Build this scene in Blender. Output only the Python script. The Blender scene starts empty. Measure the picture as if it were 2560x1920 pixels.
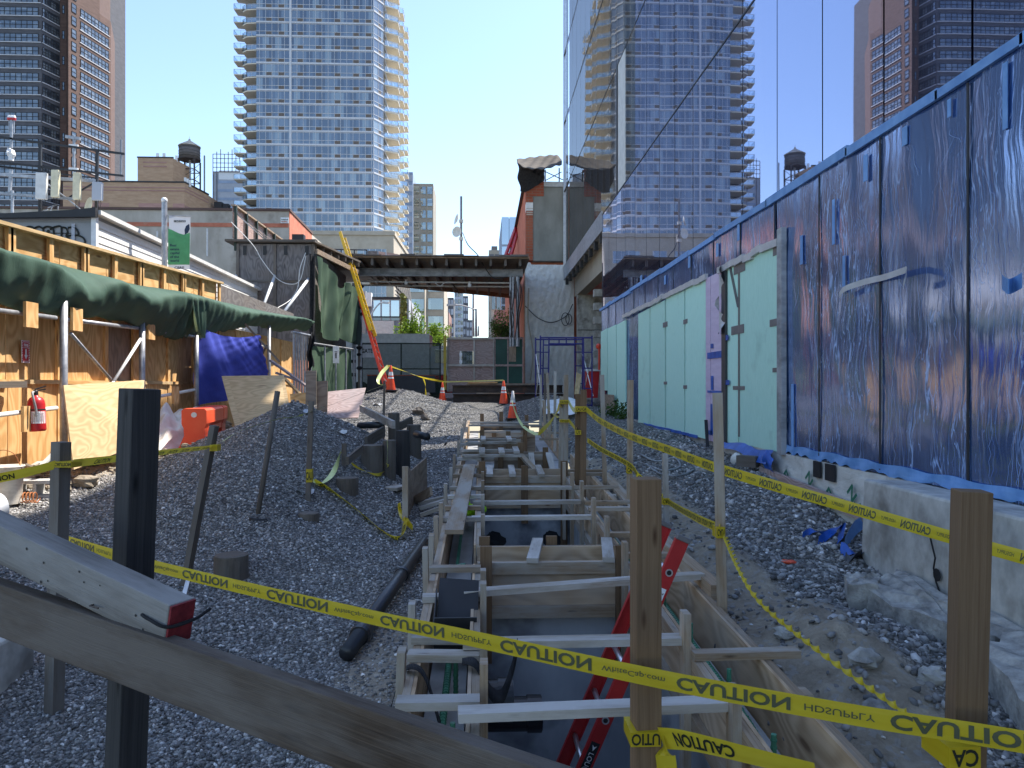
import bpy, math, random
import numpy as np
from mathutils import Vector, Matrix
random.seed(11); RNG = np.random.default_rng(5)
V = Vector
SC = bpy.context.scene
COL = SC.collection
# ---------------------------------------------------------------- camera model (site axes: +Y along the trench, eye at z = 0)
F, HOR, ANG = 1850.0, 963.0, math.radians(2.32)
SA, CA = math.sin(ANG), math.cos(ANG)
def ray(u, v):
    k = (u - 1280) / F
    return V((SA + k * CA, CA - k * SA, (HOR - v) / F))
def P(u, v, y=None, x=None, z=None):
    r = ray(u, v)
    t = y / r.y if y is not None else (x / r.x if x is not None else z / r.z)
    return r * t
def W(a, b): return (a * 1.15733, b * 1.15733)          # coordinates read off the 2212 px wide overview
def lerp(a, b, t): return a + (b - a) * t
def sstep(a, b, x):
    t = np.clip((x - a) / (b - a), 0, 1); return t * t * (3 - 2 * t)
# ---------------------------------------------------------------- mesh builder
class MB:
    def __init__(s): s.v = []; s.f = []; s.uv = []
    def face(s, pts, uvs=None, flip=False):
        pts = [V(p) for p in pts]
        if flip: pts.reverse(); uvs = list(reversed(uvs)) if uvs else None
        if uvs is None:
            n = (pts[1] - pts[0]).cross(pts[2] - pts[0])
            a = [abs(c) for c in n]
            if a[2] >= a[0] and a[2] >= a[1]: uvs = [(p.x, p.y) for p in pts]
            elif a[0] >= a[1]: uvs = [(p.y, p.z) for p in pts]
            else: uvs = [(p.x, p.z) for p in pts]
        b = len(s.v); s.v += [tuple(p) for p in pts]; s.f.append(tuple(range(b, b + len(pts)))); s.uv.append(uvs)
    def hexa(s, c, L=None):
        # c: 8 corners, 0-3 the start face, 4-7 the end face; u runs from start to end
        b = len(s.v); s.v += [tuple(p) for p in c]
        o = random.random() * 50; q = random.random() * 50
        c = [V(p) for p in c]
        L = L or (c[4] - c[0]).length
        per = [0]
        for i in range(4): per.append(per[-1] + (c[(i + 1) % 4] - c[i]).length)
        for i in range(4):
            j = (i + 1) % 4
            s.f.append((b + i, b + j, b + 4 + j, b + 4 + i))
            s.uv.append([(o, q + per[i]), (o, q + per[i + 1]), (o + L, q + per[i + 1]), (o + L, q + per[i])])
        w = (c[1] - c[0]).length; h = (c[3] - c[0]).length
        e = [(o, q), (o + w * .1, q), (o + w * .1, q + h), (o, q + h)]
        s.f.append((b + 3, b + 2, b + 1, b)); s.uv.append(e[::-1])
        s.f.append((b + 4, b + 5, b + 6, b + 7)); s.uv.append(e)
    def bar(s, p0, p1, w, h, up=(0, 0, 1), taper=1.0):
        p0, p1 = V(p0), V(p1); d = (p1 - p0).normalized(); up = V(up)
        if abs(d.dot(up)) > .98: up = V((0, 1, 0)) if abs(d.y) < .9 else V((1, 0, 0))
        x = d.cross(up).normalized(); z = x.cross(d).normalized()
        c = []
        for p, k in ((p0, 1), (p1, taper)):
            for a, e in ((-1, -1), (1, -1), (1, 1), (-1, 1)): c.append(p + x * (a * w / 2 * k) + z * (e * h / 2 * k))
        s.hexa(c)
    def box(s, x0, x1, y0, y1, z0, z1):
        d = (abs(x1 - x0), abs(y1 - y0), abs(z1 - z0)); m = d.index(max(d))
        xm, ym, zm = (x0 + x1) / 2, (y0 + y1) / 2, (z0 + z1) / 2
        if m == 0: s.bar((x0, ym, zm), (x1, ym, zm), d[1], d[2])
        elif m == 1: s.bar((xm, y0, zm), (xm, y1, zm), d[0], d[2])
        else: s.bar((xm, ym, z0), (xm, ym, z1), d[0], d[1], up=(0, 1, 0))
    def tube(s, pts, r, n=8, caps=True):
        pts = [V(p) for p in pts]; m = len(pts); b = len(s.v)
        rs = r if isinstance(r, (list, tuple)) else [r] * m
        pr = None; acc = 0
        us = []
        for i, p in enumerate(pts):
            t = (pts[min(i + 1, m - 1)] - pts[max(i - 1, 0)]).normalized()
            if pr is None:
                a = V((0, 0, 1)) if abs(t.z) < .9 else V((1, 0, 0)); pr = t.cross(a).normalized()
            pr = (pr - t * pr.dot(t)).normalized(); q = t.cross(pr)
            for k in range(n):
                an = 2 * math.pi * k / n
                s.v.append(tuple(p + (pr * math.cos(an) + q * math.sin(an)) * rs[i]))
            if i: acc += (p - pts[i - 1]).length
            us.append(acc)
        for i in range(m - 1):
            for k in range(n):
                k2 = (k + 1) % n
                s.f.append((b + i * n + k, b + i * n + k2, b + (i + 1) * n + k2, b + (i + 1) * n + k))
                c0, c1 = k * 2 * math.pi * rs[i] / n, (k + 1) * 2 * math.pi * rs[i] / n
                s.uv.append([(us[i], c0), (us[i], c1), (us[i + 1], c1), (us[i + 1], c0)])
        if caps:
            s.f.append(tuple(b + k for k in range(n - 1, -1, -1))); s.uv.append([(0, 0)] * n)
            s.f.append(tuple(b + (m - 1) * n + k for k in range(n))); s.uv.append([(0, 0)] * n)
    def lathe(s, c, prof, n=16, axis=(0, 0, 1), caps=True):
        c = V(c); ax = V(axis).normalized()
        a = ax.orthogonal().normalized(); q = ax.cross(a); b = len(s.v); m = len(prof)
        for (r, z) in prof:
            for k in range(n):
                an = 2 * math.pi * k / n
                s.v.append(tuple(c + ax * z + (a * math.cos(an) + q * math.sin(an)) * r))
        R = max(p[0] for p in prof)
        for i in range(m - 1):
            for k in range(n):
                k2 = (k + 1) % n
                s.f.append((b + i * n + k, b + i * n + k2, b + (i + 1) * n + k2, b + (i + 1) * n + k))
                u0, u1 = k / n * 6.283 * R, (k + 1) / n * 6.283 * R
                s.uv.append([(u0, prof[i][1]), (u1, prof[i][1]), (u1, prof[i + 1][1]), (u0, prof[i + 1][1])])
        if caps:
            s.f.append(tuple(b + k for k in range(n - 1, -1, -1))); s.uv.append([(0, 0)] * n)
            s.f.append(tuple(b + (m - 1) * n + k for k in range(n))); s.uv.append([(0, 0)] * n)
    def grid(s, fn, nu, nv, us=1.0, vs=1.0, close=False):
        b = len(s.v)
        for j in range(nv + 1):
            for i in range(nu + 1): s.v.append(tuple(fn(i / nu, j / nv)))
        for j in range(nv):
            for i in range(nu):
                a = b + j * (nu + 1) + i
                s.f.append((a, a + 1, a + nu + 2, a + nu + 1))
                s.uv.append([(i / nu * us, j / nv * vs), ((i + 1) / nu * us, j / nv * vs), ((i + 1) / nu * us, (j + 1) / nv * vs), (i / nu * us, (j + 1) / nv * vs)])
    def prism(s, pts, ext, uvs=None):
        pts = [V(p) for p in pts]; e = V(ext); n = len(pts)
        s.face(pts, flip=True); s.face([p + e for p in pts])
        for i in range(n):
            j = (i + 1) % n; s.face([pts[i], pts[j], pts[j] + e, pts[i] + e])
    def blob(s, c, r, rough=.25, n=2, sq=(1, 1, 1), seed=None):
        rd = random.Random(seed if seed is not None else random.random())
        c = V(c); nu, nv = 6 + 2 * n, 4 + n
        ph = [(rd.random() * 6, rd.random() * 6, rd.uniform(1, 4), rd.uniform(1, 4)) for _ in range(5)]
        b = len(s.v)
        for j in range(nv + 1):
            th = math.pi * j / nv
            for i in range(nu):
                fi = 2 * math.pi * i / nu
                d = V((math.sin(th) * math.cos(fi), math.sin(th) * math.sin(fi), math.cos(th)))
                k = 1 + rough * sum(math.sin(d.x * 3 * p[2] + p[0]) * math.sin(d.y * 3 * p[3] + p[1] + d.z * 4) for p in ph) / 2.2
                s.v.append(tuple(c + V((d.x * r * sq[0] * k, d.y * r * sq[1] * k, d.z * r * sq[2] * k))))
        for j in range(nv):
            for i in range(nu):
                i2 = (i + 1) % nu
                s.f.append((b + j * nu + i, b + (j + 1) * nu + i, b + (j + 1) * nu + i2, b + j * nu + i2))
                s.uv.append([(i / nu, j / nv), (i / nu, (j + 1) / nv), ((i + 1) / nu, (j + 1) / nv), ((i + 1) / nu, j / nv)])
    def add(s, verts, faces, fn):
        b = len(s.v)
        s.v += [tuple(fn(p)) for p in verts]
        for f in faces:
            s.f.append(tuple(b + i for i in f)); s.uv.append([(0, 0)] * len(f))
    def bounds(s):
        a = np.array(s.v); return a.min(0), a.max(0)
    def build(s, name, m, parent=None, loc=None, smooth=False, label=None, bevel=0):
        if loc is None:
            if parent is not None: loc = WL[parent.name]
            else:
                lo, hi = s.bounds(); loc = V(((lo[0] + hi[0]) / 2, (lo[1] + hi[1]) / 2, lo[2]))
        loc = V(loc)
        me = bpy.data.meshes.new(name)
        a = np.array(s.v, dtype=np.float64) - np.array(loc)
        me.from_pydata(a.tolist(), [], s.f)
        uvl = me.uv_layers.new(name='UVMap')
        flat = np.array([c for fu in s.uv for p in fu for c in p], dtype=np.float32)
        uvl.data.foreach_set('uv', flat)
        if smooth: me.polygons.foreach_set('use_smooth', [True] * len(me.polygons))
        me.materials.append(m)
        me.validate()
        o = bpy.data.objects.new(name, me); COL.objects.link(o)
        if parent is not None:
            o.parent = parent; o.location = loc - WL[parent.name]
        else: o.location = loc
        WL[o.name] = loc
        if label: o['label'] = label
        if bevel:
            b = o.modifiers.new('Bevel', 'BEVEL'); b.width = bevel; b.segments = 2; b.limit_method = 'ANGLE'
        return o
WL = {}
def T(name, label, cat, loc, group=None):
    o = bpy.data.objects.new(name, None); COL.objects.link(o); o.location = loc; o.empty_display_size = .1
    WL[o.name] = V(loc); o['label'] = label; o['category'] = cat
    if group: o['group'] = group
    return o
def tag(o, label, cat, group=None, kind=None):
    o['label'] = label; o['category'] = cat
    if group: o['group'] = group
    if kind: o['kind'] = kind
    return o
def one(name, mb, m, label, cat, group=None, **k):
    return tag(mb.build(name, m, **k), label, cat, group)
def dup(root, loc, label, rotz=None, group=None):
    r = root.copy(); COL.objects.link(r); r.location = loc; r['label'] = label
    if rotz is not None: r.rotation_euler.z = rotz
    if group: r['group'] = group
    for ch in list(root.children):
        c = ch.copy(); COL.objects.link(c); c.parent = r
        for g in list(ch.children):
            d = g.copy(); COL.objects.link(d); d.parent = c
    return r
# ---------------------------------------------------------------- lettering
_TC = {}
def text2d(s, bold=.0):
    k = (s, bold)
    if k in _TC: return _TC[k]
    cu = bpy.data.curves.new('lettering', 'FONT'); cu.body = s; cu.size = 1; cu.resolution_u = 3; cu.offset = bold
    o = bpy.data.objects.new('lettering', cu); COL.objects.link(o)
    dg = bpy.context.evaluated_depsgraph_get()
    me = bpy.data.meshes.new_from_object(o.evaluated_get(dg))
    vs = np.array([tuple(v.co) for v in me.vertices]); fs = [tuple(p.vertices) for p in me.polygons]
    bpy.data.objects.remove(o); bpy.data.curves.remove(cu); bpy.data.meshes.remove(me)
    lo, hi = vs.min(0), vs.max(0)
    vs = (vs - [lo[0], 0, 0]) / .72           # cap height -> 1
    _TC[k] = (vs, fs, vs[:, 0].max()); return _TC[k]
def put_text(mb, s, org, ex, ey, h, bold=.0, center=False, sx=1.0, right=False):
    vs, fs, wd = text2d(s, bold); org, ex, ey = V(org), V(ex), V(ey)
    o = -wd / 2 if center else (-wd if right else 0)
    mb.add(vs, fs, lambda p: org + ex * ((p[0] + o) * h * sx) + ey * (p[1] * h))
    return wd * h * sx
# ---------------------------------------------------------------- materials
class NT:
    def __init__(s, name):
        s.m = bpy.data.materials.new(name); s.m.use_nodes = True; s.t = s.m.node_tree; s.t.nodes.clear()
        s.out = s.t.nodes.new('ShaderNodeOutputMaterial')
    def n(s, typ, props=None, **ins):
        nd = s.t.nodes.new('ShaderNode' + typ)
        for k, v in (props or {}).items(): setattr(nd, k, v)
        for k, v in ins.items():
            k = k.replace('_', ' ') if k.replace('_', ' ') in nd.inputs else k
            s.set(nd.inputs[int(k[1:])] if k[0] == 'i' and k[1:].isdigit() else nd.inputs[k], v)
        return nd
    def set(s, sock, v):
        if isinstance(v, bpy.types.NodeSocket): s.t.links.new(v, sock)
        elif isinstance(v, bpy.types.Node): s.t.links.new(v.outputs[0], sock)
        else:
            if sock.type == 'RGBA' and len(v) == 3: v = (*v, 1)
            sock.default_value = v
    def math(s, op, a, b=0.0, c=0.0):
        return s.n('Math', {'operation': op}, i0=a, i1=b, i2=c).outputs[0]
    def mix(s, f, a, b, mode='MIX'):
        nd = s.t.nodes.new('ShaderNodeMix'); nd.data_type = 'RGBA'; nd.blend_type = mode
        s.set(nd.inputs[0], f); s.set(nd.inputs[6], a); s.set(nd.inputs[7], b); return nd.outputs[2]
    def ramp(s, f, stops, interp='LINEAR'):
        nd = s.n('ValToRGB', Fac=f); r = nd.color_ramp; r.interpolation = interp
        while len(r.elements) < len(stops): r.elements.new(.5)
        for e, (p, c) in zip(r.elements, stops): e.position = p; e.color = (*c, 1) if len(c) == 3 else c
        return nd.outputs[0]
    def coord(s, kind, scale=(1, 1, 1), rnd=True):
        tc = s.n('TexCoord'); o = tc.outputs['UV' if kind == 'uv' else 'Object']
        if rnd:
            oi = s.n('ObjectInfo'); ad = s.n('VectorMath', {'operation': 'ADD'}, i0=o, i1=s.n('VectorMath', {'operation': 'SCALE'}, i0=(37.1, 17.7, 9.3), Scale=oi.outputs['Random']))
            o = ad.outputs[0]
        return s.n('Mapping', Vector=o, Scale=scale).outputs[0]
    def noise(s, vec, scale=1.0, detail=4.0, rough=.55, dist=0.0):
        return s.n('TexNoise', Vector=vec, Scale=scale, Detail=detail, Roughness=rough, Distortion=dist).outputs[0]
    def bump(s, h, strength=.3, dist=.01, normal=None):
        k = dict(Height=h, Strength=strength, Distance=dist)
        if normal is not None: k['Normal'] = normal
        return s.n('Bump', **k).outputs[0]
    def bsdf(s, col, rough=.7, metal=0.0, spec=.5, normal=None, **k):
        b = s.n('BsdfPrincipled', **{'Base_Color': col, 'Roughness': rough, 'Metallic': metal, 'Specular IOR Level': spec}, **k)
        if normal is not None: s.set(b.inputs['Normal'], normal)
        return b.outputs[0]
    def done(s, sh): s.set(s.out.inputs[0], sh); return s.m
def mk(name, c0, c1, coord='obj', scale=(4, 4, 4), rough=.75, bump=.15, metal=0.0, spec=.4, detail=5.0, stain=None, rnd=.12, lo=.35, hi=.68, bd=.01):
    t = NT(name); v = t.coord(coord, scale); n = t.noise(v, 1.0, detail, .6)
    c = t.ramp(n, [(lo, c0), (hi, c1)])
    if stain:
        sc, ss, th = stain
        n2 = t.noise(t.coord(coord, (ss, ss, ss)), 1.0, 4.0, .6)
        c = t.mix(t.ramp(n2, [(th, (0, 0, 0)), (min(th + .14, 1), (1, 1, 1))]), c, sc)
    oi = t.n('ObjectInfo'); k = t.math('ADD', t.math('MULTIPLY', oi.outputs['Random'], rnd * 2), 1 - rnd)
    c = t.mix(1.0, c, t.n('CombineColor', i0=k, i1=k, i2=k).outputs[0], 'MULTIPLY')
    return t.done(t.bsdf(c, rough, metal, spec, t.bump(n, bump, bd) if bump else None))
def wood(name, c0, c1, knot, grain=95, rnd=.14, bump=.25, grey=None, wet=None):
    t = NT(name); v = t.coord('uv', (1, 1, 1))
    wv = t.n('VectorMath', {'operation': 'ADD'}, i0=v, i1=t.n('VectorMath', {'operation': 'SCALE'}, i0=t.n('TexNoise', Vector=t.n('Mapping', Vector=v, Scale=(.9, 4, 1)), Scale=1.0, Detail=2.0).outputs[1], Scale=.05)).outputs[0]
    g = t.noise(t.n('Mapping', Vector=wv, Scale=(1.3, grain, 1)).outputs[0], 1.0, 6.0, .7)
    g2 = t.noise(t.n('Mapping', Vector=wv, Scale=(5, grain * 4, 1)).outputs[0], 1.0, 3.0, .6)
    c = t.ramp(g, [(.32, c0), (.66, c1)])
    c = t.mix(t.math('MULTIPLY', g2, .35), c, tuple(x * .45 for x in c0))
    vo = t.n('TexVoronoi', Vector=t.n('Mapping', Vector=v, Scale=(3.2, 13, 1)).outputs[0], Scale=1.0, Randomness=1.0)
    kn = t.ramp(vo.outputs[0], [(.05, (1, 1, 1)), (.16, (0, 0, 0))])
    c = t.mix(kn, c, knot)
    if grey:
        n3 = t.noise(t.n('Mapping', Vector=v, Scale=(1.3, 5, 1)).outputs[0], 1.0, 5.0, .65)
        c = t.mix(t.ramp(n3, [(.42, (0, 0, 0)), (.62, (1, 1, 1))]), c, grey)
    oi = t.n('ObjectInfo'); k = t.math('ADD', t.math('MULTIPLY', oi.outputs['Random'], rnd * 2), 1 - rnd)
    c = t.mix(1.0, c, t.n('CombineColor', i0=k, i1=k, i2=k).outputs[0], 'MULTIPLY')
    return t.done(t.bsdf(c, .78, 0, .25, t.bump(t.math('ADD', g, g2), bump, .004)))
def ply(name, c0, c1, dark, rnd=.06, figure=3.0, dirt=None, bump=.1):
    # rotary-cut veneer: wandering figure along u, a few football knots
    t = NT(name); v = t.coord('uv', (1, 1, 1))
    d = t.n('TexNoise', Vector=t.n('Mapping', Vector=v, Scale=(.8, 2.2, 1)), Scale=1.0, Detail=2.0).outputs[0]
    ph = t.math('ADD', t.math('MULTIPLY', t.n('SeparateXYZ', Vector=v).outputs[1], 9.0), t.math('MULTIPLY', d, figure * 9))
    w = t.math('ADD', t.math('MULTIPLY', t.math('SINE', t.math('MULTIPLY', ph, 3.0)), .5), .5)
    n = t.noise(t.n('Mapping', Vector=v, Scale=(2, 55, 1)).outputs[0], 1.0, 5.0, .6)
    f = t.math('ADD', t.math('MULTIPLY', w, .45), t.math('MULTIPLY', n, .55))
    c = t.ramp(f, [(.25, c0), (.75, c1)])
    vo = t.n('TexVoronoi', Vector=t.n('Mapping', Vector=v, Scale=(1.1, 4.4, 1)).outputs[0], Scale=1.0)
    c = t.mix(t.ramp(vo.outputs[0], [(.05, (.85, .85, .85)), (.12, (0, 0, 0))]), c, dark)
    if dirt:
        n3 = t.noise(t.n('Mapping', Vector=v, Scale=(.9, .7, 1)).outputs[0], 1.0, 5.0, .65)
        c = t.mix(t.ramp(n3, [(.45, (0, 0, 0)), (.75, (.8, .8, .8))]), c, dirt)
    oi = t.n('ObjectInfo'); k = t.math('ADD', t.math('MULTIPLY', oi.outputs['Random'], rnd * 2), 1 - rnd)
    c = t.mix(1.0, c, t.n('CombineColor', i0=k, i1=k, i2=k).outputs[0], 'MULTIPLY')
    return t.done(t.bsdf(c, .75, 0, .25, t.bump(f, bump, .004)))
def plain(name, c, rough=.5, metal=0.0, spec=.4, var=.12, sc=6):
    return mk(name, tuple(x * (1 - var) for x in c), tuple(min(1, x * (1 + var)) for x in c), 'obj', (sc, sc, sc), rough, .03, metal, spec, rnd=.04)
M = {}
M['lumber'] = wood('lumber', (.29, .195, .115), (.46, .345, .235), (.10, .055, .03), grey=(.42, .375, .315))
M['lumber_grey'] = wood('lumber_grey', (.30, .25, .195), (.50, .44, .365), (.09, .06, .04), grey=(.53, .495, .45))
M['lumber_dark'] = wood('lumber_dark', (.10, .082, .066), (.19, .155, .125), (.04, .028, .02), grey=(.16, .145, .13))
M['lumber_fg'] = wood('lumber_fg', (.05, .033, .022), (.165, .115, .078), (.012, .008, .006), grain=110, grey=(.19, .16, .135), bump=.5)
M['lumber_rail'] = wood('lumber_rail', (.16, .14, .12), (.30, .275, .245), (.03, .022, .016), grain=110, grey=(.34, .32, .295), bump=.4)
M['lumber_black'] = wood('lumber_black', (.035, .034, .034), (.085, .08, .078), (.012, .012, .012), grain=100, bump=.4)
M['post'] = wood('post', (.165, .098, .053), (.27, .175, .10), (.08, .04, .02), grain=80)
M['red_end'] = mk('red_end', (.16, .012, .018), (.30, .03, .035), 'obj', (40, 40, 40), bump=.2)
M['ply_fence'] = ply('ply_fence', (.56, .31, .115), (.74, .47, .215), (.17, .065, .02), rnd=.1)
M['ply_pale'] = ply('ply_pale', (.50, .345, .175), (.64, .46, .25), (.22, .12, .05), rnd=.05)
M['ply_form'] = ply('ply_form', (.44, .29, .165), (.62, .44, .275), (.12, .06, .03), dirt=(.40, .36, .31))
M['ply_grey'] = ply('ply_grey', (.115, .105, .105), (.20, .185, .18), (.05, .045, .045), rnd=.1, dirt=(.16, .13, .11), bump=.25)
M['ply_brown'] = ply('ply_brown', (.24, .17, .115), (.36, .27, .19), (.10, .06, .03), rnd=.1, dirt=(.3, .26, .22))
M['ply_mauve'] = ply('ply_mauve', (.30, .205, .18), (.46, .335, .295), (.16, .07, .05), rnd=.05, dirt=(.34, .30, .28), figure=4.5)
M['concrete'] = mk('concrete', (.30, .285, .255), (.56, .54, .49), 'obj', (5, 5, 3.5), .85, .5, stain=((.20, .185, .16), 1.7, .52), detail=11.0, bd=.02)
M['concrete_pit'] = mk('concrete_pit', (.34, .36, .39), (.50, .52, .54), 'obj', (2.5, 2.5, 1.2), .7, .2, stain=((.17, .18, .20), 1.6, .52), detail=9.0)
M['concrete_pale'] = mk('concrete_pale', (.36, .36, .35), (.52, .52, .51), 'obj', (3, 3, 3), .8, .2, stain=((.26, .255, .25), 2.2, .56), detail=8.0)
M['rubble'] = mk('rubble', (.20, .19, .175), (.46, .44, .40), 'obj', (9, 9, 9), .9, .9, detail=10.0, bd=.04)
M['stucco'] = mk('stucco', (.70, .68, .64), (.82, .80, .76), 'obj', (5, 5, 4), .9, 1.0, stain=((.58, .56, .52), .6, .60), detail=5.0, bd=.10)
M['stucco_grey'] = mk('stucco_grey', (.17, .165, .14), (.24, .235, .205), 'obj', (2, 2, 1), .9, .2, stain=((.30, .265, .2), .35, .64))
M['stucco_tan'] = mk('stucco_tan', (.42, .37, .30), (.56, .50, .42), 'obj', (1.2, 1.2, .5), .9, .2, stain=((.30, .26, .21), .45, .58))
M['red_paint'] = mk('red_paint', (.46, .14, .08), (.62, .22, .13), 'obj', (2, 2, 2), .85, .2, stain=((.55, .33, .23), .8, .62))
M['galv'] = mk('galv', (.28, .29, .31), (.46, .47, .49), 'obj', (9, 9, 9), .5, .05, .55, stain=((.25, .17, .12), 3, .66))
M['alu'] = plain('alu', (.70, .71, .73), .32, .85)
M['white_pipe'] = plain('white_pipe', (.72, .72, .70), .45)
M['steel_rust'] = mk('steel_rust', (.035, .027, .025), (.085, .06, .05), 'obj', (3, 3, 8), .6, .2, .2, stain=((.13, .06, .035), 2, .6))
M['steel_grey'] = mk('steel_grey', (.20, .205, .21), (.40, .41, .42), 'obj', (3, 3, 6), .6, .1, .3, stain=((.22, .13, .08), 1.5, .62))
M['black'] = plain('black', (.018, .018, .02), .5)
M['black_pipe'] = plain('black_pipe', (.022, .023, .026), .38, spec=.5)
M['dark_cloth'] = mk('dark_cloth', (.012, .012, .014), (.035, .034, .036), 'obj', (12, 12, 12), .9, .3)
M['brown_tarp'] = mk('brown_tarp', (.028, .024, .019), (.07, .057, .045), 'obj', (2.5, 2.5, 6), .85, .3)
M['rebar'] = mk('rebar', (.055, .20, .12), (.09, .30, .18), 'obj', (20, 20, 20), .45, .1)
M['ladder_red'] = plain('ladder_red', (.46, .028, .028), .35)
M['ladder_orange'] = plain('ladder_orange', (.70, .06, .025), .4)
M['ladder_yellow'] = plain('ladder_yellow', (.72, .42, .02), .4)
M['orange'] = mk('orange', (.80, .075, .022), (.86, .11, .035), 'obj', (3, 3, 3), .42, .02, stain=((.72, .17, .09), 1.2, .62))
M['cone_orange'] = plain('cone_orange', (.82, .085, .03), .45)
M['white'] = plain('white', (.78, .78, .77), .5)
M['offwhite'] = plain('offwhite', (.66, .65, .62), .55)
M['cream'] = plain('cream', (.66, .60, .42), .55)
M['red'] = plain('red', (.50, .02, .025), .35)
M['sheet_white'] = mk('sheet_white', (.66, .63, .56), (.82, .80, .74), 'obj', (5, 5, 5), .6, .2, stain=((.5, .42, .32), 3, .62))
M['blue_steel'] = plain('blue_steel', (.025, .022, .16), .45)
M['blue_plastic'] = mk('blue_plastic', (.012, .07, .32), (.03, .13, .52), 'obj', (7, 7, 7), .35, .1)
M['blue_tape'] = mk('blue_tape', (.12, .27, .56), (.20, .38, .68), 'obj', (6, 6, 6), .45, .15)
M['grey_tape'] = plain('grey_tape', (.17, .155, .15), .5)
M['dark_tape'] = plain('dark_tape', (.05, .05, .055), .4)
M['silver_tape'] = plain('silver_tape', (.50, .48, .47), .4)
M['green_board'] = mk('green_board', (.48, .76, .62), (.56, .83, .69), 'obj', (1.5, 60, 9), .7, .06, rnd=.07, stain=((.42, .66, .54), 2.2, .62))
M['purple_board'] = mk('purple_board', (.56, .43, .55), (.64, .51, .63), 'obj', (2, 2, 14), .7, .05, rnd=.05)
M['green_paint'] = mk('green_paint', (.006, .05, .036), (.012, .075, .055), 'obj', (2, 2, 2), .5, .05)
M['dark_green'] = plain('dark_green', (.025, .04, .03), .6)
M['yellow_paint'] = plain('yellow_paint', (.42, .30, .03), .5)
M['neon'] = plain('neon', (.45, .85, .02), .6)
M['rust_wire'] = plain('rust_wire', (.42, .15, .05), .7)
M['bucket'] = mk('bucket', (.55, .50, .42), (.75, .70, .60), 'obj', (9, 9, 20), .5, .05, stain=((.5, .2, .13), 5, .6))
M['cmu'] = mk('cmu', (.40, .39, .37), (.55, .54, .51), 'obj', (25, 25, 25), .9, .4)
M['brown_cardboard'] = plain('brown_cardboard', (.33, .20, .11), .8)
M['print_black'] = plain('print_black', (.02, .022, .015), .5)
M['print_grey'] = plain('print_grey', (.09, .095, .05), .5)
M['print_white'] = plain('print_white', (.8, .8, .8), .5)
M['print_green'] = plain('print_green', (.02, .14, .08), .5)
M['print_navy'] = plain('print_navy', (.015, .03, .07), .5)
M['siding'] = plain('siding', (.72, .71, .68), .5, var=.05)
M['siding_grey'] = mk('siding_grey', (.24, .245, .25), (.34, .345, .34), 'obj', (1, 1, 1), .6, .05)
M['charcoal'] = plain('charcoal', (.03, .03, .033), .55)
M['banner_green'] = plain('banner_green', (.10, .36, .14), .6)
M['mast'] = plain('mast', (.22, .22, .23), .45, .5)
M['dish'] = plain('dish', (.72, .70, .63), .45)
M['tan_brick'] = mk('tan_brick', (.42, .27, .17), (.52, .35, .23), 'obj', (.6, .6, 2.5), .85, .1)
M['pink_brick'] = mk('pink_brick', (.34, .19, .16), (.42, .25, .21), 'obj', (.6, .6, 2.5), .85, .1)
M['brown_brick'] = mk('brown_brick', (.115, .07, .056), (.17, .105, .085), 'obj', (.5, .5, 3), .85, .1)
M['dark_brick'] = mk('dark_brick', (.075, .075, .085), (.12, .12, .135), 'obj', (.5, .5, 3), .85, .1)
M['tan_stone'] = mk('tan_stone', (.40, .34, .26), (.50, .44, .35), 'obj', (.5, .5, .5), .8, .1)
M['far_tan'] = mk('far_tan', (.30, .27, .22), (.38, .345, .29), 'obj', (.3, .3, .3), .85, 0)
M['far_dark'] = mk('far_dark', (.10, .10, .11), (.16, .16, .17), 'obj', (.3, .3, .3), .85, 0)
M['far_pale'] = mk('far_pale', (.42, .44, .48), (.52, .54, .58), 'obj', (.3, .3, .3), .85, 0)
M['far_blue'] = mk('far_blue', (.26, .32, .42), (.34, .41, .52), 'obj', (.3, .3, .3), .6, 0)
M['slab_grey'] = plain('slab_grey', (.58, .59, .62), .7)
M['balcony_cream'] = plain('balcony_cream', (.74, .66, .52), .8)
M['vent_brown'] = plain('vent_brown', (.15, .12, .10), .6)
M['tank_wood'] = wood('tank_wood', (.13, .115, .11), (.22, .195, .185), (.08, .07, .06), grain=6)
M['asphalt'] = mk('asphalt', (.045, .045, .048), (.07, .07, .072), 'obj', (30, 30, 30), .9, .2)
def _leaf(nm, a, b_):
    t = NT(nm); c = t.ramp(t.noise(t.coord('obj', (2, 2, 2)), 1.0, 3.0), [(.35, a), (.68, b_)])
    return t.done(t.n('MixShader', i0=.45, i1=t.bsdf(c, .55, 0, .3), i2=t.n('BsdfTranslucent', Color=c).outputs[0]).outputs[0])
M['leaf'] = _leaf('leaf', (.12, .22, .02), (.24, .36, .04))
M['leaf_dark'] = _leaf('leaf_dark', (.05, .10, .02), (.11, .18, .04))
M['ivy'] = mk('ivy', (.13, .15, .03), (.24, .23, .06), 'obj', (3, 3, 3), .7, 0)
M['bark'] = mk('bark', (.06, .05, .04), (.12, .10, .08), 'obj', (6, 6, 2), .9, .4)
M['dirt'] = mk('dirt', (.22, .18, .13), (.38, .32, .245), 'obj', (8, 8, 8), .95, .8, detail=9.0, bd=.04)
M['membrane'] = mk('membrane', (.58, .56, .50), (.76, .74, .68), 'obj', (3, 3, 8), .6, .5, stain=((.25, .235, .21), 2.2, .57), bd=.04)
def _pile_timber():
    return wood('pile_timber', (.09, .075, .06), (.19, .155, .125), (.04, .03, .02), grain=40, bump=.6, grey=(.16, .14, .12))
M['pile_timber'] = _pile_timber()
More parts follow.
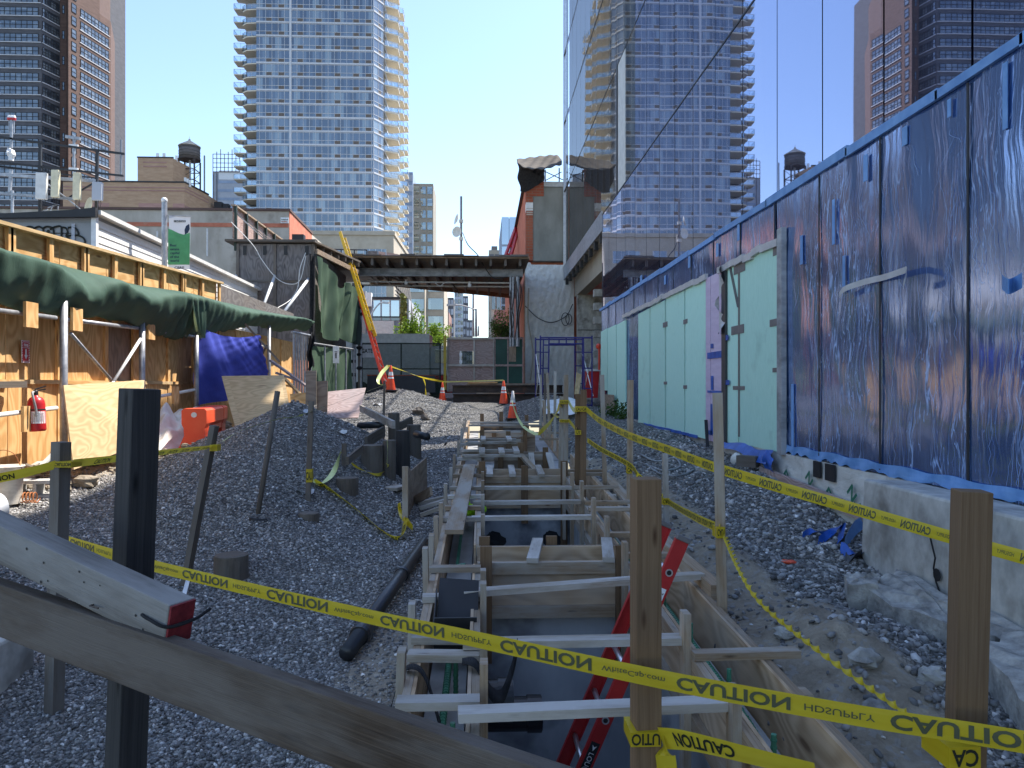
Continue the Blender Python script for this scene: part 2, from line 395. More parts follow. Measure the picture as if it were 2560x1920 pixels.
def _brick():
    t = NT('brick'); v = t.coord('uv', (1, 1, 1), rnd=False)
    b = t.n('TexBrick', Vector=v, Color1=(.36, .085, .04), Color2=(.27, .06, .032), Mortar=(.22, .15, .11), Scale=1.0, Mortar_Size=.012, Brick_Width=.34, Row_Height=.12)
    n = t.noise(t.coord('uv', (1.5, 1.5, 1)), 1.0, 5.0)
    c = t.mix(t.ramp(n, [(.35, (0, 0, 0)), (.8, (.6, .6, .6))]), b.outputs[0], (.42, .16, .09))
    return t.done(t.bsdf(c, .85, 0, .2, t.bump(b.outputs[1], -.4, .02)))
M['brick'] = _brick()
def _net():
    t = NT('green_net'); v = t.coord('uv', (60, 60, 1), rnd=False)
    n = t.noise(t.coord('obj', (2, 2, 1.2)), 1.0, 5.0)
    c = t.ramp(n, [(.35, (.085, .145, .095)), (.7, (.14, .21, .145))])
    d = t.bsdf(c, .85, 0, .2)
    tr = t.n('BsdfTranslucent', Color=(.10, .17, .10)).outputs[0]
    return t.done(t.n('MixShader', i0=.4, i1=d, i2=tr).outputs[0])
M['green_net'] = _net()
def _tarp(name, a, b, tr, mixf):
    t = NT(name); n = t.noise(t.coord('obj', (1.2, 1.2, 2.0)), 1.0, 6.0, .6)
    c = t.ramp(n, [(.35, a), (.7, b)])
    fine = t.noise(t.coord('uv', (60, 6, 1)), 1.0, 2.0)
    nb = t.bump(t.math('ADD', t.math('MULTIPLY', n, 3.0), fine), .25, .02)
    d = t.bsdf(c, .72, 0, .25, nb); s = t.n('BsdfTranslucent', Color=tr).outputs[0]
    return t.done(t.n('MixShader', i0=mixf, i1=d, i2=s).outputs[0])
M['green_tarp'] = _tarp('green_tarp', (.075, .14, .105), (.125, .205, .155), (.17, .21, .11), .36)
M['blue_tarp'] = _tarp('blue_tarp', (.03, .045, .30), (.075, .10, .50), (.05, .07, .35), .15)
M['banner_cloth'] = _tarp('banner_cloth', (.62, .63, .68), (.70, .71, .75), (.6, .6, .6), .3)
def _mesh_screen():
    t = NT('mesh_screen'); v = t.coord('uv', (1, 1, 1), rnd=False); x = t.n('SeparateXYZ', Vector=v)
    n = t.noise(t.coord('uv', (3, 3, 1)), 1.0, 5.0)
    d = t.bsdf(t.ramp(n, [(.35, (.03, .06, .042)), (.7, (.065, .10, .075))]), .7, 0, .3)
    return t.done(t.n('MixShader', i0=.42, i1=d, i2=t.n('BsdfTransparent').outputs[0]).outputs[0])
M['mesh_screen'] = _mesh_screen()
def _tape():
    t = NT('caution_yellow'); n = t.noise(t.coord('uv', (3, 30, 1)), 1.0, 4.0)
    c = t.ramp(n, [(.35, (.70, .50, .015)), (.7, (.80, .62, .04))])
    d = t.bsdf(c, .3, 0, .5, t.bump(n, .15, .004)); s = t.n('BsdfTranslucent', Color=(.75, .62, .06)).outputs[0]
    return t.done(t.n('MixShader', i0=.35, i1=d, i2=s).outputs[0])
M['tape'] = _tape()
M['tape_pale'] = plain('tape_pale', (.62, .68, .25), .4)
def _tower_glass(name, pw, ph, cols, refl=.3):
    t = NT(name); v = t.coord('uv', (1 / pw, 1 / ph, 1), rnd=False); x = t.n('SeparateXYZ', Vector=v)
    cell = t.n('CombineXYZ', X=t.math('FLOOR', x.outputs[0]), Y=t.math('FLOOR', x.outputs[1]))
    oi = t.n('ObjectInfo')
    w = t.n('TexWhiteNoise', {'noise_dimensions': '4D'}, Vector=cell, W=t.math('MULTIPLY', oi.outputs['Random'], 99.0))
    c = t.ramp(w.outputs[0], cols, 'CONSTANT')
    d = t.bsdf(c, .35, 0, .3); g = t.n('BsdfGlossy', Color=(.75, .82, .9, 1), Roughness=.02).outputs[0]
    return t.done(t.n('MixShader', i0=refl, i1=d, i2=g).outputs[0])
M['tower_glass'] = _tower_glass('tower_glass', 1.32, 30, [(0, (.035, .05, .08)), (.28, (.07, .095, .14)), (.55, (.12, .155, .20)), (.80, (.20, .25, .285)), (.93, (.035, .04, .055))], .16)
M['dark_glass'] = _tower_glass('dark_glass', 1.1, .95, [(0, (.03, .04, .055)), (.4, (.06, .075, .095)), (.7, (.11, .13, .15)), (.9, (.17, .19, .21))], .14)
M['blue_glass'] = _tower_glass('blue_glass', 1.6, 3.2, [(0, (.03, .05, .08)), (.5, (.05, .08, .12))], .5)
M['green_glass'] = _tower_glass('green_glass', .9, 3.0, [(0, (.05, .07, .07)), (.4, (.12, .17, .16)), (.75, (.22, .27, .25))], .25)
def _facade(name, thru):
    # coated curtain-wall glass: strong violet-blue mirror over a dark interior, panes very slightly out of plane
    t = NT(name); v = t.coord('obj', (1, 1, 1), rnd=False)
    n1 = t.noise(t.n('Mapping', Vector=v, Scale=(.5, .55, .16)).outputs[0], 1.0, 1.5)
    nb = t.bump(n1, .05, .06)
    st = t.noise(t.n('Mapping', Vector=v, Scale=(1, 9, .25)).outputs[0], 1.0, 3.0)
    g = t.n('BsdfGlossy', Color=(1, 1, 1, 1) if thru else (.60, .64, .83, 1), Roughness=.012, Normal=nb).outputs[0]
    d = t.bsdf(t.ramp(st, [(.4, (.035, .035, .075)), (.75, (.07, .07, .13))]), .3, 0, .2)
    if thru: d = t.n('MixShader', i0=thru, i1=d, i2=t.n('BsdfTransparent', Color=(.95, .97, 1, 1)).outputs[0]).outputs[0]
    return t.done(t.n('MixShader', i0=.30 if thru else .74, i1=d, i2=g).outputs[0])
M['facade_glass'] = _facade('facade_glass', 0)
M['facade_thin'] = _facade('facade_thin', .98)
def _film():
    # glass under creased blue protective film: blurred mirror, faint vertical crease highlights painted in pale blue
    t = NT('film'); v = t.coord('obj', (1, 1, 1), rnd=False)
    wob = t.n('VectorMath', {'operation': 'ADD'}, i0=v, i1=t.n('VectorMath', {'operation': 'SCALE'}, i0=t.n('TexNoise', Vector=v, Scale=1.3, Detail=3.0).outputs[1], Scale=.32)).outputs[0]
    def rid(sy, sz, th, sc=1.0):
        n = t.noise(t.n('Mapping', Vector=wob, Scale=(1, sy, sz)).outputs[0], sc, 3.0, .5)
        a = t.math('ABSOLUTE', t.math('SUBTRACT', n, .5)); return t.math('SUBTRACT', 1.0, t.math('MULTIPLY', a, th), 0), n
    r1, n1 = rid(7.0, .7, 60.0); r2, n2 = rid(14.0, 1.6, 70.0)
    cl = t.noise(t.n('Mapping', Vector=v, Scale=(1, 1.1, .35)).outputs[0], 1.0, 3.0)
    k = t.math('MULTIPLY', t.math('MAXIMUM', t.math('MAXIMUM', r1, r2), 0.0), t.ramp(cl, [(.42, (0, 0, 0)), (.58, (1, 1, 1))]))
    nb = t.bump(t.math('ADD', n1, n2), .10, .03)
    g = t.n('BsdfGlossy', Color=(.62, .72, 1, 1), Roughness=.11, Normal=nb).outputs[0]
    base = t.ramp(t.noise(t.n('Mapping', Vector=v, Scale=(1, .5, .5)).outputs[0], 1.0, 4.0), [(.35, (.02, .06, .17)), (.7, (.055, .12, .29))])
    d = t.bsdf(t.mix(k, base, (.42, .56, .84)), .3, 0, .4, nb)
    return t.done(t.n('MixShader', i0=t.math('MULTIPLY', t.math('SUBTRACT', 1.0, k), .50), i1=d, i2=g).outputs[0])
M['film'] = _film()
def _stone():
    t = NT('gravel_stone'); a = t.n('Attribute', {'attribute_name': 'tone'})
    n = t.noise(t.coord('obj', (60, 60, 60), rnd=False), 1.0, 3.0)
    c = t.mix(t.math('MULTIPLY', n, .35), a.outputs[0], (.12, .12, .125))
    return t.done(t.bsdf(c, .75, 0, .35))
M['stone'] = _stone()
def _ground():
    t = NT('gravel_ground'); v = t.coord('obj', (1, 1, 1), rnd=False)
    dirt = t.n('Attribute', {'attribute_name': 'dirt'}).outputs[2]
    vo = t.n('TexVoronoi', Vector=v, Scale=32.0, Randomness=1.0)
    ve = t.n('TexVoronoi', {'feature': 'DISTANCE_TO_EDGE'}, Vector=v, Scale=32.0)
    w = t.n('SeparateColor', Color=vo.outputs[1])
    c = t.ramp(w.outputs[0], [(0, (.10, .097, .093)), (.35, (.19, .182, .173)), (.7, (.34, .325, .305)), (.88, (.54, .52, .48)), (1, (.72, .695, .65))])
    c = t.mix(t.ramp(ve.outputs[0], [(.0, (1, 1, 1)), (.10, (0, 0, 0))]), c, (.03, .03, .03))
    big = t.noise(t.n('Mapping', Vector=v, Scale=(.6, .6, .6)).outputs[0], 1.0, 5.0)
    c = t.mix(t.ramp(big, [(.4, (0, 0, 0)), (.75, (.4, .4, .4))]), c, (.40, .37, .32))
    dn = t.noise(t.n('Mapping', Vector=v, Scale=(7, 7, 7)).outputs[0], 1.0, 9.0, .7)
    dc = t.ramp(dn, [(.3, (.20, .16, .115)), (.7, (.44, .375, .285))])
    sp = t.math('MULTIPLY', t.ramp(w.outputs[1], [(.8, (0, 0, 0)), (.82, (1, 1, 1))]), .5)
    dc = t.mix(sp, dc, (.33, .32, .30))
    c = t.mix(dirt, c, dc)
    hg = t.ramp(ve.outputs[0], [(0, (0, 0, 0)), (.35, (1, 1, 1))])
    h = t.math('ADD', t.math('MULTIPLY', t.math('SUBTRACT', 1.0, dirt), hg), t.math('MULTIPLY', dirt, t.math('MULTIPLY', dn, 2.2)))
    h = t.math('ADD', h, t.math('MULTIPLY', t.math('MULTIPLY', w.outputs[2], 1.2), t.math('SUBTRACT', 1.0, dirt)))
    return t.done(t.bsdf(c, .85, 0, .2, t.bump(h, 1.0, .022)))
M['ground'] = _ground()
# ================================================================ GROUND
FX = 3.6                                   # plane of the glass facade
OL, IL, IR, OR_ = -.32, -.06, 1.136, 1.44  # trench form lines
def zf(y): return -1.55 + .036 * y         # top of the trench forms
def ground_np(x, y):
    x = np.asarray(x, float); y = np.asarray(y, float)
    b = np.interp(y, [-50, 3, 5, 13, 18, 21.5, 24, 34, 900], [-1.74, -1.72, -1.62, -1.27, -1.06, -.74, -.62, -.62, -.62])
    site = (y < 34).astype(float)
    # rise to the plywood fence
    b = b + site * sstep(-2.6, -5.2, x) * np.interp(y, [2, 6, 9, 14, 20, 24], [.25, .42, .36, .25, .1, 0])
    # rise to the facade
    tgt = np.interp(y, [2, 4, 6, 8, 11, 16, 22, 30], [-1.66, -1.56, -1.44, -1.16, -.96, -.84, -.7, -.62])
    k = sstep(1.5, 3.3, x) * site; b = b * (1 - k) + np.maximum(tgt, b) * k
    def hump(cx, cy, rx, ry, h, p=1.0, rot=0.0):
        c, s = math.cos(rot), math.sin(rot); dx, dy = x - cx, y - cy
        r = np.sqrt(((dx * c + dy * s) / rx) ** 2 + ((-dx * s + dy * c) / ry) ** 2)
        t = np.clip(1 - r, 0, 1); return h * (np.sqrt(t * t + .012) - .11) * (t > 0) * 1.1
    b = b + hump(-2.8, 11.2, 2.0, 4.6, 1.16)
    b = b + hump(-2.3, 8.0, 1.6, 3.0, .22)
    b = b + hump(-2.6, 21.3, 2.5, 4.2, .72)
    b = b + hump(1.85, 21.0, 1.9, 3.2, .52)
    b = b + hump(2.05, 4.2, .75, 1.2, .26) + hump(1.95, 6.3, .6, 1.3, .16) + hump(2.2, 9.5, .7, 1.6, .14)
    b = b + hump(-4.9, 9.8, .6, .9, .18) + hump(-4.98, 11.9, .6, 1.4, .50) + hump(-5.0, 13.2, .9, 1.2, .45)
    dz_ = np.exp(-((x - 1.95) / .42) ** 2) * np.exp(-((y - 5.2) / 3.2) ** 2); b = b + dz_ * (.035 * np.sin(x * 9 + np.sin(y * 5) * 2) * np.sin(y * 8 + x * 3) + .028 * np.sin(x * 21 + y * 9) * np.sin(y * 19 - x * 11) + .02 * np.sin(x * 37 - y * 15) * np.sin(y * 33 + x * 23))
    n = np.sin(x * 2.3 + y * .7) * np.sin(y * 1.9 - x * .6) * .03 + np.sin(x * 6.1 + 1.3) * np.sin(y * 5.3) * .014 + np.sin(x * 13.7 + y * 3) * np.sin(y * 11.9) * .007
    return b + n * site * np.where(x > FX, 0, 1)
def gz(x, y): return float(ground_np(x, y))
def G(u, v):
    r = ray(u, v); t = .8; pt = t
    while t < 80:
        p = r * t
        if p.z < gz(p.x, p.y):
            a, c = pt, t
            for _ in range(20):
                m = (a + c) / 2; q = r * m
                if q.z < gz(q.x, q.y): c = m
                else: a = m
            return r * c
        pt = t; t += .05
    return r * 80
xs = np.unique(np.concatenate([[-1200, -600, -300, -150, -80, -45, -25, -16, -11, -8.5, -7], np.arange(-6.4, OL, .085), np.arange(OL, OR_ + .01, .22), [OL, OR_], np.arange(OR_ + .085, FX + .1, .085), [3.9, 4.5, 6, 9, 14, 25, 45, 80, 150, 300, 600, 1200]]))
xs = xs[np.concatenate([[True], np.diff(xs) > .004])]
ys = np.unique(np.concatenate([[-60, -20, -8, -3, -1, 0, 1, 1.6], np.arange(2.0, 14, .085), np.arange(14, 25, .14), [26, 28, 30, 32, 34, 36, 40, 48, 60, 80, 110, 150, 200, 300, 450, 700, 1000, 1600]]))
ys = np.unique(np.concatenate([ys, [2.7, 18.7]])); ys = ys[np.concatenate([[True], np.diff(ys) > .004])]
X, Y = np.meshgrid(xs, ys); Z = ground_np(X, Y)
nx, ny = len(xs), len(ys)
verts = np.stack([X.ravel(), Y.ravel(), Z.ravel()], 1)
faces = []; fm = []
for j in range(ny - 1):
    yc = (ys[j] + ys[j + 1]) / 2
    for i in range(nx - 1):
        xc = (xs[i] + xs[i + 1]) / 2
        if OL < xc < OR_ and 2.7 < yc < 18.7: continue
        a = j * nx + i; faces.append((a, a + 1, a + nx + 1, a + nx)); fm.append(1 if yc > 34 or xc < -7 else 0)
me = bpy.data.meshes.new('ground'); me.from_pydata(verts.tolist(), [], faces)
me.polygons.foreach_set('use_smooth', [True] * len(faces)); me.materials.append(M['ground']); me.materials.append(M['asphalt'])
me.polygons.foreach_set('material_index', fm)
nz = np.sin(X * 1.7 + 2) * np.sin(Y * 1.3) * .5 + np.sin(X * 4.1 + Y * 2.2) * .3 + np.sin(Y * 5.7 - X * 3.3) * .2
dirt = sstep(.15, .6, nz * .5 + 1.15 - ((X - 1.75) / .62) ** 2 - np.where(Y < 8, 0, (Y - 8) / 6) - np.where(X < OR_, 9, 0))
dirt = np.maximum(dirt, sstep(.2, .7, nz * .5 + 1.2 - ((X + 4.9) / .8) ** 2 - ((Y - 11.5) / 3.2) ** 2))
dirt = np.maximum(dirt, .75 * sstep(.2, .7, nz * .4 + 1.0 - ((X + .6) / .33) ** 2 - ((Y - 4.3) / 1.2) ** 2))
at = me.attributes.new('dirt', 'FLOAT', 'POINT'); at.data.foreach_set('value', dirt.ravel().astype(np.float32))
go = bpy.data.objects.new('ground', me); COL.objects.link(go); go['kind'] = 'structure'; go['label'] = 'grey gravel and dirt ground of the building site running out to the street'; go['category'] = 'ground'
dirtf = dirt
def dirt_at(x, y):
    i = np.clip(np.searchsorted(xs, x) - 1, 0, nx - 2); j = np.clip(np.searchsorted(ys, y) - 1, 0, ny - 2); return dirtf[j, i]
# ---------------------------------------------------------------- loose stones over the nearer gravel
def stones(name, label, boxes, seed):
    rg = np.random.default_rng(seed)
    ico = bpy.data.meshes.new('tmp'); import bmesh
    bm = bmesh.new(); bmesh.ops.create_icosphere(bm, subdivisions=1, radius=1); bm.verts.ensure_lookup_table()
    bv = np.array([v.co[:] for v in bm.verts]); bf = np.array([[v.index for v in f.verts] for f in bm.faces]); bm.free(); bpy.data.meshes.remove(ico)
    PX, PY, R = [], [], []
    for (x0, x1, y0, y1, dens, r0, r1) in boxes:
        n = int((x1 - x0) * (y1 - y0) * dens); x = rg.uniform(x0, x1, n); y = rg.uniform(y0, y1, n)
        k = (x - OL) * (x - OR_) > 0
        k |= y < 2.7
        # only what the view and a step to the side can see
        k &= (x > -.78 * y - .6) & (x < .80 * y + .8)
        PX.append(x[k]); PY.append(y[k]); R.append(r0 + (r1 - r0) * rg.random(k.sum()) ** 1.8)
    px, py, r = map(np.concatenate, (PX, PY, R)); n = len(px)
    dd = dirt_at(px, py); keep = rg.random(n) > dd * .88; px, py, r = px[keep], py[keep], r[keep]; n = len(px)
    pz = ground_np(px, py) + r * .12
    jit = 1 + rg.uniform(-.28, .28, (n, len(bv), 1)); sc = np.stack([rg.uniform(.75, 1.3, n), rg.uniform(.6, 1.0, n), rg.uniform(.38, .7, n)], 1)[:, None, :]
    v = bv[None] * jit * sc * r[:, None, None]
    a, b, c = rg.uniform(0, 6.28, n), rg.normal(0, .45, n), rg.normal(0, .45, n)
    def rot(v, ang, i, j):
        co, si = np.cos(ang)[:, None], np.sin(ang)[:, None]; w = v.copy()
        w[..., i] = v[..., i] * co - v[..., j] * si; w[..., j] = v[..., i] * si + v[..., j] * co; return w
    v = rot(rot(rot(v, b, 1, 2), c, 0, 2), a, 0, 1) + np.stack([px, py, pz], 1)[:, None, :]
    nv = len(bv); f = (bf[None] + (np.arange(n) * nv)[:, None, None]).reshape(-1, 3)
    me = bpy.data.meshes.new(name); me.vertices.add(n * nv); me.vertices.foreach_set('co', v.ravel().astype(np.float32))
    m = len(f); me.loops.add(m * 3); me.loops.foreach_set('vertex_index', f.ravel().astype(np.int32))
    me.polygons.add(m); me.polygons.foreach_set('loop_start', np.arange(0, m * 3, 3, dtype=np.int32)); me.polygons.foreach_set('loop_total', np.full(m, 3, np.int32))
    tone = rg.choice([.10, .16, .25, .38, .56, .80], n, p=[.2, .29, .26, .16, .07, .02]) * rg.uniform(.85, 1.15, n)
    warm = rg.normal(0, .03, n)
    col = np.stack([tone * (1.05 + warm), tone, tone * (.955 - warm * .7), np.ones(n)], 1)
    at = me.attributes.new('tone', 'FLOAT_COLOR', 'POINT'); at.data.foreach_set('color', np.repeat(col, nv, 0).ravel().astype(np.float32))
    me.update(calc_edges=True); me.materials.append(M['stone'])
    o = bpy.data.objects.new(name, me); COL.objects.link(o); tag(o, label, 'gravel', kind='stuff'); return o
stones('gravel', 'loose dark grey crushed stone heaped on both sides of the trench',
       [(-3.6, OL, 2.2, 4.5, 4300, .0075, .0165), (-4.6, OL, 4.5, 7.5, 2700, .009, .018), (-6.0, OL, 7.5, 11.0, 1100, .011, .022), (-6, OL, 11, 15, 380, .013, .026), (-5, .6, 15, 24, 160, .014, .03),
        (OR_, 3.6, 2.2, 5.5, 1300, .011, .034), (OR_, 3.6, 5.5, 9, 900, .013, .036), (OR_, 3.6, 9, 15, 330, .015, .038), (.9, 3.6, 18.8, 23, 160, .014, .03)], 3)
# ================================================================ PIT AND FOOTINGS
pit = T('concrete_pit', 'grey poured concrete pit walls and footings in the long trench under the wooden forms', 'foundation', (.56, 2.7, -3.1))
FLOOR = -3.12
def slopebox(mb, x0, x1, y0, y1, z0, dz):      # a block whose top follows the forms, dz below their top
    c = [(x0, y0, z0), (x1, y0, z0), (x1, y0, zf(y0) - dz), (x0, y0, zf(y0) - dz), (x0, y1, z0), (x1, y1, z0), (x1, y1, zf(y1) - dz), (x0, y1, zf(y1) - dz)]
    mb.hexa(c)
fl = MB(); fl.box(OL, OR_, 2.4, 18.7, FLOOR - .15, FLOOR); fl.build('pit_floor', M['concrete_pit'], pit)
b = MB(); slopebox(b, OL + .02, IL - .03, 2.70, 18.7, FLOOR + .003, .30); b.build('footing_wall', M['concrete_pale'], pit)
b = MB(); slopebox(b, IR + .03, OR_ - .02, 2.70, 18.7, FLOOR + .003, .33); b.build('footing_wall', M['concrete_pale'], pit)
XW0, XW1 = IL - .027, IR + .027
for (y0, y1) in ((5.70, 6.08), (9.83, 10.35)):
    b = MB(); slopebox(b, XW0, XW1, y0, y1, FLOOR + .003, .32); b.build('footing_wall', M['concrete_pit'], pit)
b = MB(); slopebox(b, .56, XW1, 10.353, 11.9, FLOOR + .003, .42); b.build('footing_slab', M['concrete_pale'], pit)
b = MB(); slopebox(b, XW0, XW1, 13.6, 18.7, FLOOR + .003, .45); b.build('footing_slab', M['concrete_pale'], pit)
b = MB(); b.box(OL, OR_, 2.3, 2.66, -3.3, -1.86); b.build('footing_wall', M['concrete_pit'], pit)
for (x, z, r) in ((.16, -2.05, .17), (.92, -2.05, .17)):       # dark pipe sleeves broken through the second cross wall
    b = MB(); b.tube([(x, 9.823, z), (x, 9.86, z)], r * .7, 7); b.blob((x + .02, 9.84, z - .02), r, .35, 1, (1, .12, .72), seed=4); b.build('pipe_hole', M['black'], pit)
# ================================================================ FORMWORK
def fp(x, y, dz=0): return (x, y, zf(y) + dz)
def form_run(t, x, side, y0, y1, seam=2.44):
    # plywood sheet with a doubled top waler and a lower waler on the outer face (side = +1 or -1 in x)
    y = y0
    while y < y1 - .05:
        e = min(y + seam, y1); b = MB()
        b.hexa([(x - .009, y, zf(y) - .42), (x + .009, y, zf(y) - .42), (x + .009, y, zf(y)), (x - .009, y, zf(y)), (x - .009, e - .006, zf(e) - .42), (x + .009, e - .006, zf(e) - .42), (x + .009, e - .006, zf(e)), (x - .009, e - .006, zf(e))])
        b.build('form_panel', M['ply_form'], t)
        for dz, hh in ((-.047, .089), (-.35, .089)):
            b = MB(); b.bar((x + side * .030, y, zf(y) + dz), (x + side * .030, e - .012, zf(e) + dz + random.uniform(-.006, .006)), .038, hh); b.build('waler', M['lumber'], t)
        y = e
def stake(t, x, y, up, down=.55, m='lumber', face='y', tilt=(0, 0), mb=None):
    b = MB(); w, d = (.089, .038) if face == 'y' else (.038, .089)
    b.bar((x - tilt[0] * down, y - tilt[1] * down, zf(y) - down), (x + tilt[0] * up, y + tilt[1] * up, zf(y) + up), w, d, up=(0, 1, 0)); b.build('stake', M[m], t)
tl = T('wall_formwork', 'weathered plywood and lumber formwork along the side of the trench beside the gravel heap', 'formwork', (-.2, 3, -1.6))
form_run(tl, OL, -1, 2.75, 18.6); form_run(tl, IL, 1, 2.75, 5.6); form_run(tl, IL, 1, 6.15, 9.75); form_run(tl, IL, 1, 10.5, 13.4)
for (y, up) in ((3.55, .16), (4.12, .20), (5.15, .24), (5.62, .22), (6.35, .20), (7.05, .18), (7.9, .22), (9.2, .20), (10.3, .22), (12.1, .20), (13.8, .25), (15.6, .18), (17.4, .16)):
    stake(tl, OL - .068, y, up, face='x', m='lumber' if random.random() < .6 else 'lumber_grey', tilt=(random.uniform(-.04, .04), random.uniform(-.03, .03)))
for (y, up) in ((3.45, .14), (3.78, .10), (4.6, .16), (5.02, .12), (6.9, .10), (7.8, .12), (8.7, .12), (9.5, .10)): stake(tl, IL + .068, y, up, .7, face='x')
for y in (3.3, 3.83, 4.06, 4.74, 5.4, 7.08, 7.6, 8.2, 8.75, 9.7, 10.5, 11.3, 12.0, 13.2): 
    b = MB(); e = random.uniform(-.03, .03); b.bar((OL - .06, y, zf(y) + .0205), (IL + .05, y + e, zf(y) + .0205), .089, .038); b.build('spreader', M['lumber_grey' if random.random() < .5 else 'lumber'], tl)
tr = T('wall_formwork', 'plywood and lumber formwork along the side of the trench nearest the glass building', 'formwork', (1.3, 3, -1.6))
form_run(tr, IR, -1, 2.75, 5.6); form_run(tr, IR, -1, 6.15, 9.75); form_run(tr, OR_, 1, 2.75, 12.0); form_run(tr, OR_, 1, 13.5, 18.6)
for (y, up) in ((3.1, .16), (3.85, .22), (5.5, .18), (6.3, .20), (7.05, .22), (7.9, .24), (8.75, .2), (9.6, .2)): stake(tr, IR - .068, y, up, .8, face='x')
for (y, up) in ((3.4, .0), (5.2, .02), (6.9, .05), (8.4, .0), (10.6, .1), (14.2, .2), (16.2, .15)): stake(tr, OR_ + .068, y, up, .5, face='x')
for y in (3.78, 5.72, 6.4, 7.5, 7.82, 8.75, 9.75, 10.05, 14.0, 15.2, 16.6):
    b = MB(); b.bar((IR - .05, y, zf(y) + .0205), (OR_ + random.uniform(.12, .26), y + random.uniform(-.02, .02), zf(y) + .0205), .075, .038); b.build('spreader', M['lumber'], tr)
b = MB(); b.bar(fp(OR_ + .2, 9.9, -.0), fp(OR_ + .1, 5.0, -.02), .12, .04); b.build('top_plank', M['lumber'], tr)
b = MB(); b.bar(fp(OR_ + .09, 4.75, .03), fp(OR_ + .02, 6.7, .035), .09, .10); b.build('top_plank', M['lumber'], tr)
def cross(label, y0, y1, posts, m='ply_form', x0=IL + .02, x1=IR - .02, h=.42):
    t = T('cross_formwork', label, 'formwork', ((x0 + x1) / 2, y0, zf(y0) - h), 'cross wall forms in the trench')
    for (y, sd) in ((y0, -1), (y1, 1)):
        b = MB(); b.bar((x0, y, zf(y) - h / 2 - .002), (x1, y, zf(y) - h / 2 - .002), .018, h, up=(0, 0, 1)); b.build('form_panel', M[m], t)
        for dz in (-.047, -h + .04):
            b = MB(); b.bar((x0 + .01, y + sd * .030, zf(y) + dz), (x1 - .01, y + sd * .030, zf(y) + dz), .038, .089); b.build('waler', M['lumber'], t)
    for (x, up, dn) in posts:
        b = MB(); b.bar((x, y0 - .071, zf(y0) - dn), (x, y0 - .071, zf(y0) + up), .089, .038, up=(0, 1, 0)); b.build('stake', M['post'], t)
    return t
ca = cross('broad fresh plywood cross form dividing the nearest open pit from the second pit', 5.66, 6.10, ((.03, .13, .75), (1.06, .13, .75)))
for x in (.42, 1.0):
    b = MB(); b.bar((x - .04, 5.58, zf(5.6) + .0225), (x + .05, 6.22, zf(6.2) + .0225), .089, .038); b.build('spreader', M['lumber_grey'], ca)
for x in (.02, .58):
    b = MB(); b.bar((x, 6.17, zf(6.1) - .3), (x, 6.17, zf(6.1) + .07), .089, .038, up=(0, 1, 0)); b.build('stake', M['post'], ca)
cb = cross('cross form of stacked boards and tall stakes at the far side of the second pit', 9.79, 10.38, ((.0, .2, .4), (.56, .14, .62), (1.08, .2, .95)))
for x in (.1, .4, .78):
    b = MB(); b.bar((x, 9.66, zf(9.7) + .0225), (x + .01, 10.5, zf(10.5) + .0225), .085, .038); b.build('spreader', M['lumber_grey'], cb)
cross('brown plywood cross form behind the pale slab beyond the second pit', 11.95, 12.3, ((.30, .15, .4), (.62, .2, .4), (1.02, .12, .4)), m='ply_brown', x0=.2)
cross('dark cross form between the third pit and the last footing', 14.2, 14.6, ((.0, .18, .4), (.5, .16, .4)), m='ply_brown', x1=.75)
cross('thin grey cross form in front of the last footing bay', 15.5, 15.9, ((.25, .1, .4), (.9, .16, .4)), m='ply_brown')
cross('dark end form closing the far end of the trench by the gravel pile', 17.5, 17.9, ((.0, .25, .4), (.45, .3, .4), (1.05, .22, .4)), m='ply_grey')
# braces and planks lying over the pits: each one a thing
def plank(p0, p1, label, w=.089, h=.038, m='lumber_grey', name='plank', cat='plank', group='planks laid over the trench', up=(0, 0, 1)):
    b = MB(); b.bar(p0, p1, w, h, up); return one(name, b, M[m], label, cat, group)
plank(fp(-.10, 3.10, .062), fp(1.07, 3.16, .062), 'pale plank across the nearest pit, beside the caution wrapped post')
plank(fp(-.10, 3.87, .062), fp(1.07, 3.89, .062), 'plank across the nearest pit passing behind the red ladder rails')
plank(fp(-.12, 4.70, .062), fp(1.50, 4.99, .075), 'long slanting plank just in front of the broad plywood cross form')
plank(fp(-.10, 7.08, .024), fp(1.07, 7.10, .024), 'plank across the second pit, nearest of its three planks')
plank(fp(-.10, 7.84, .024), fp(1.05, 7.86, .024), 'plank across the second pit, middle of its three planks')
plank(fp(-.10, 8.74, .024), fp(1.06, 8.72, .024), 'plank across the second pit, closest to the stacked board cross form')
plank(fp(-.24, 6.36, .062), fp(-.17, 10.15, .085), 'long wide loose board lying lengthwise on the spreaders above the footing', w=.16, m='lumber')
for i, (y, x0, x1, lb) in enumerate(((11.25, -.3, .60, 'grey plank over the third pit, next to the pale slab'), (11.9, -.3, .62, 'thin plank over the third pit with short blocks across it'), (13.0, -.28, .6, 'pale edged plank beyond the third pit blocks'), (13.5, -.3, .62, 'second of two close planks beyond the third pit'), (14.95, -.25, .78, 'long thin plank in front of the grey end bays'), (16.4, -.3, 1.3, 'grey plank second from the far end of the trench'), (17.1, -.28, 1.35, 'last grey plank at the far end of the trench'))):
    plank(fp(x0, y, .07), fp(x1, y + .03, .07), lb)
for i, (x, y, lb) in enumerate(((.0, 11.5, 'short white block bridging the planks over the third pit beside the footing'), (.30, 11.45, 'short white block in the middle of the planks over the third pit'), (.53, 11.6, 'short white block at the slab end of the third pit planks'), (.02, 13.25, 'small block across two planks far down the trench beside the footing'), (.48, 13.25, 'small block across two planks far down the trench toward the slab'))):
    plank((x, y - .35, zf(y) + .11), (x, y + .35, zf(y) + .125), lb, group='short blocks across the trench planks')
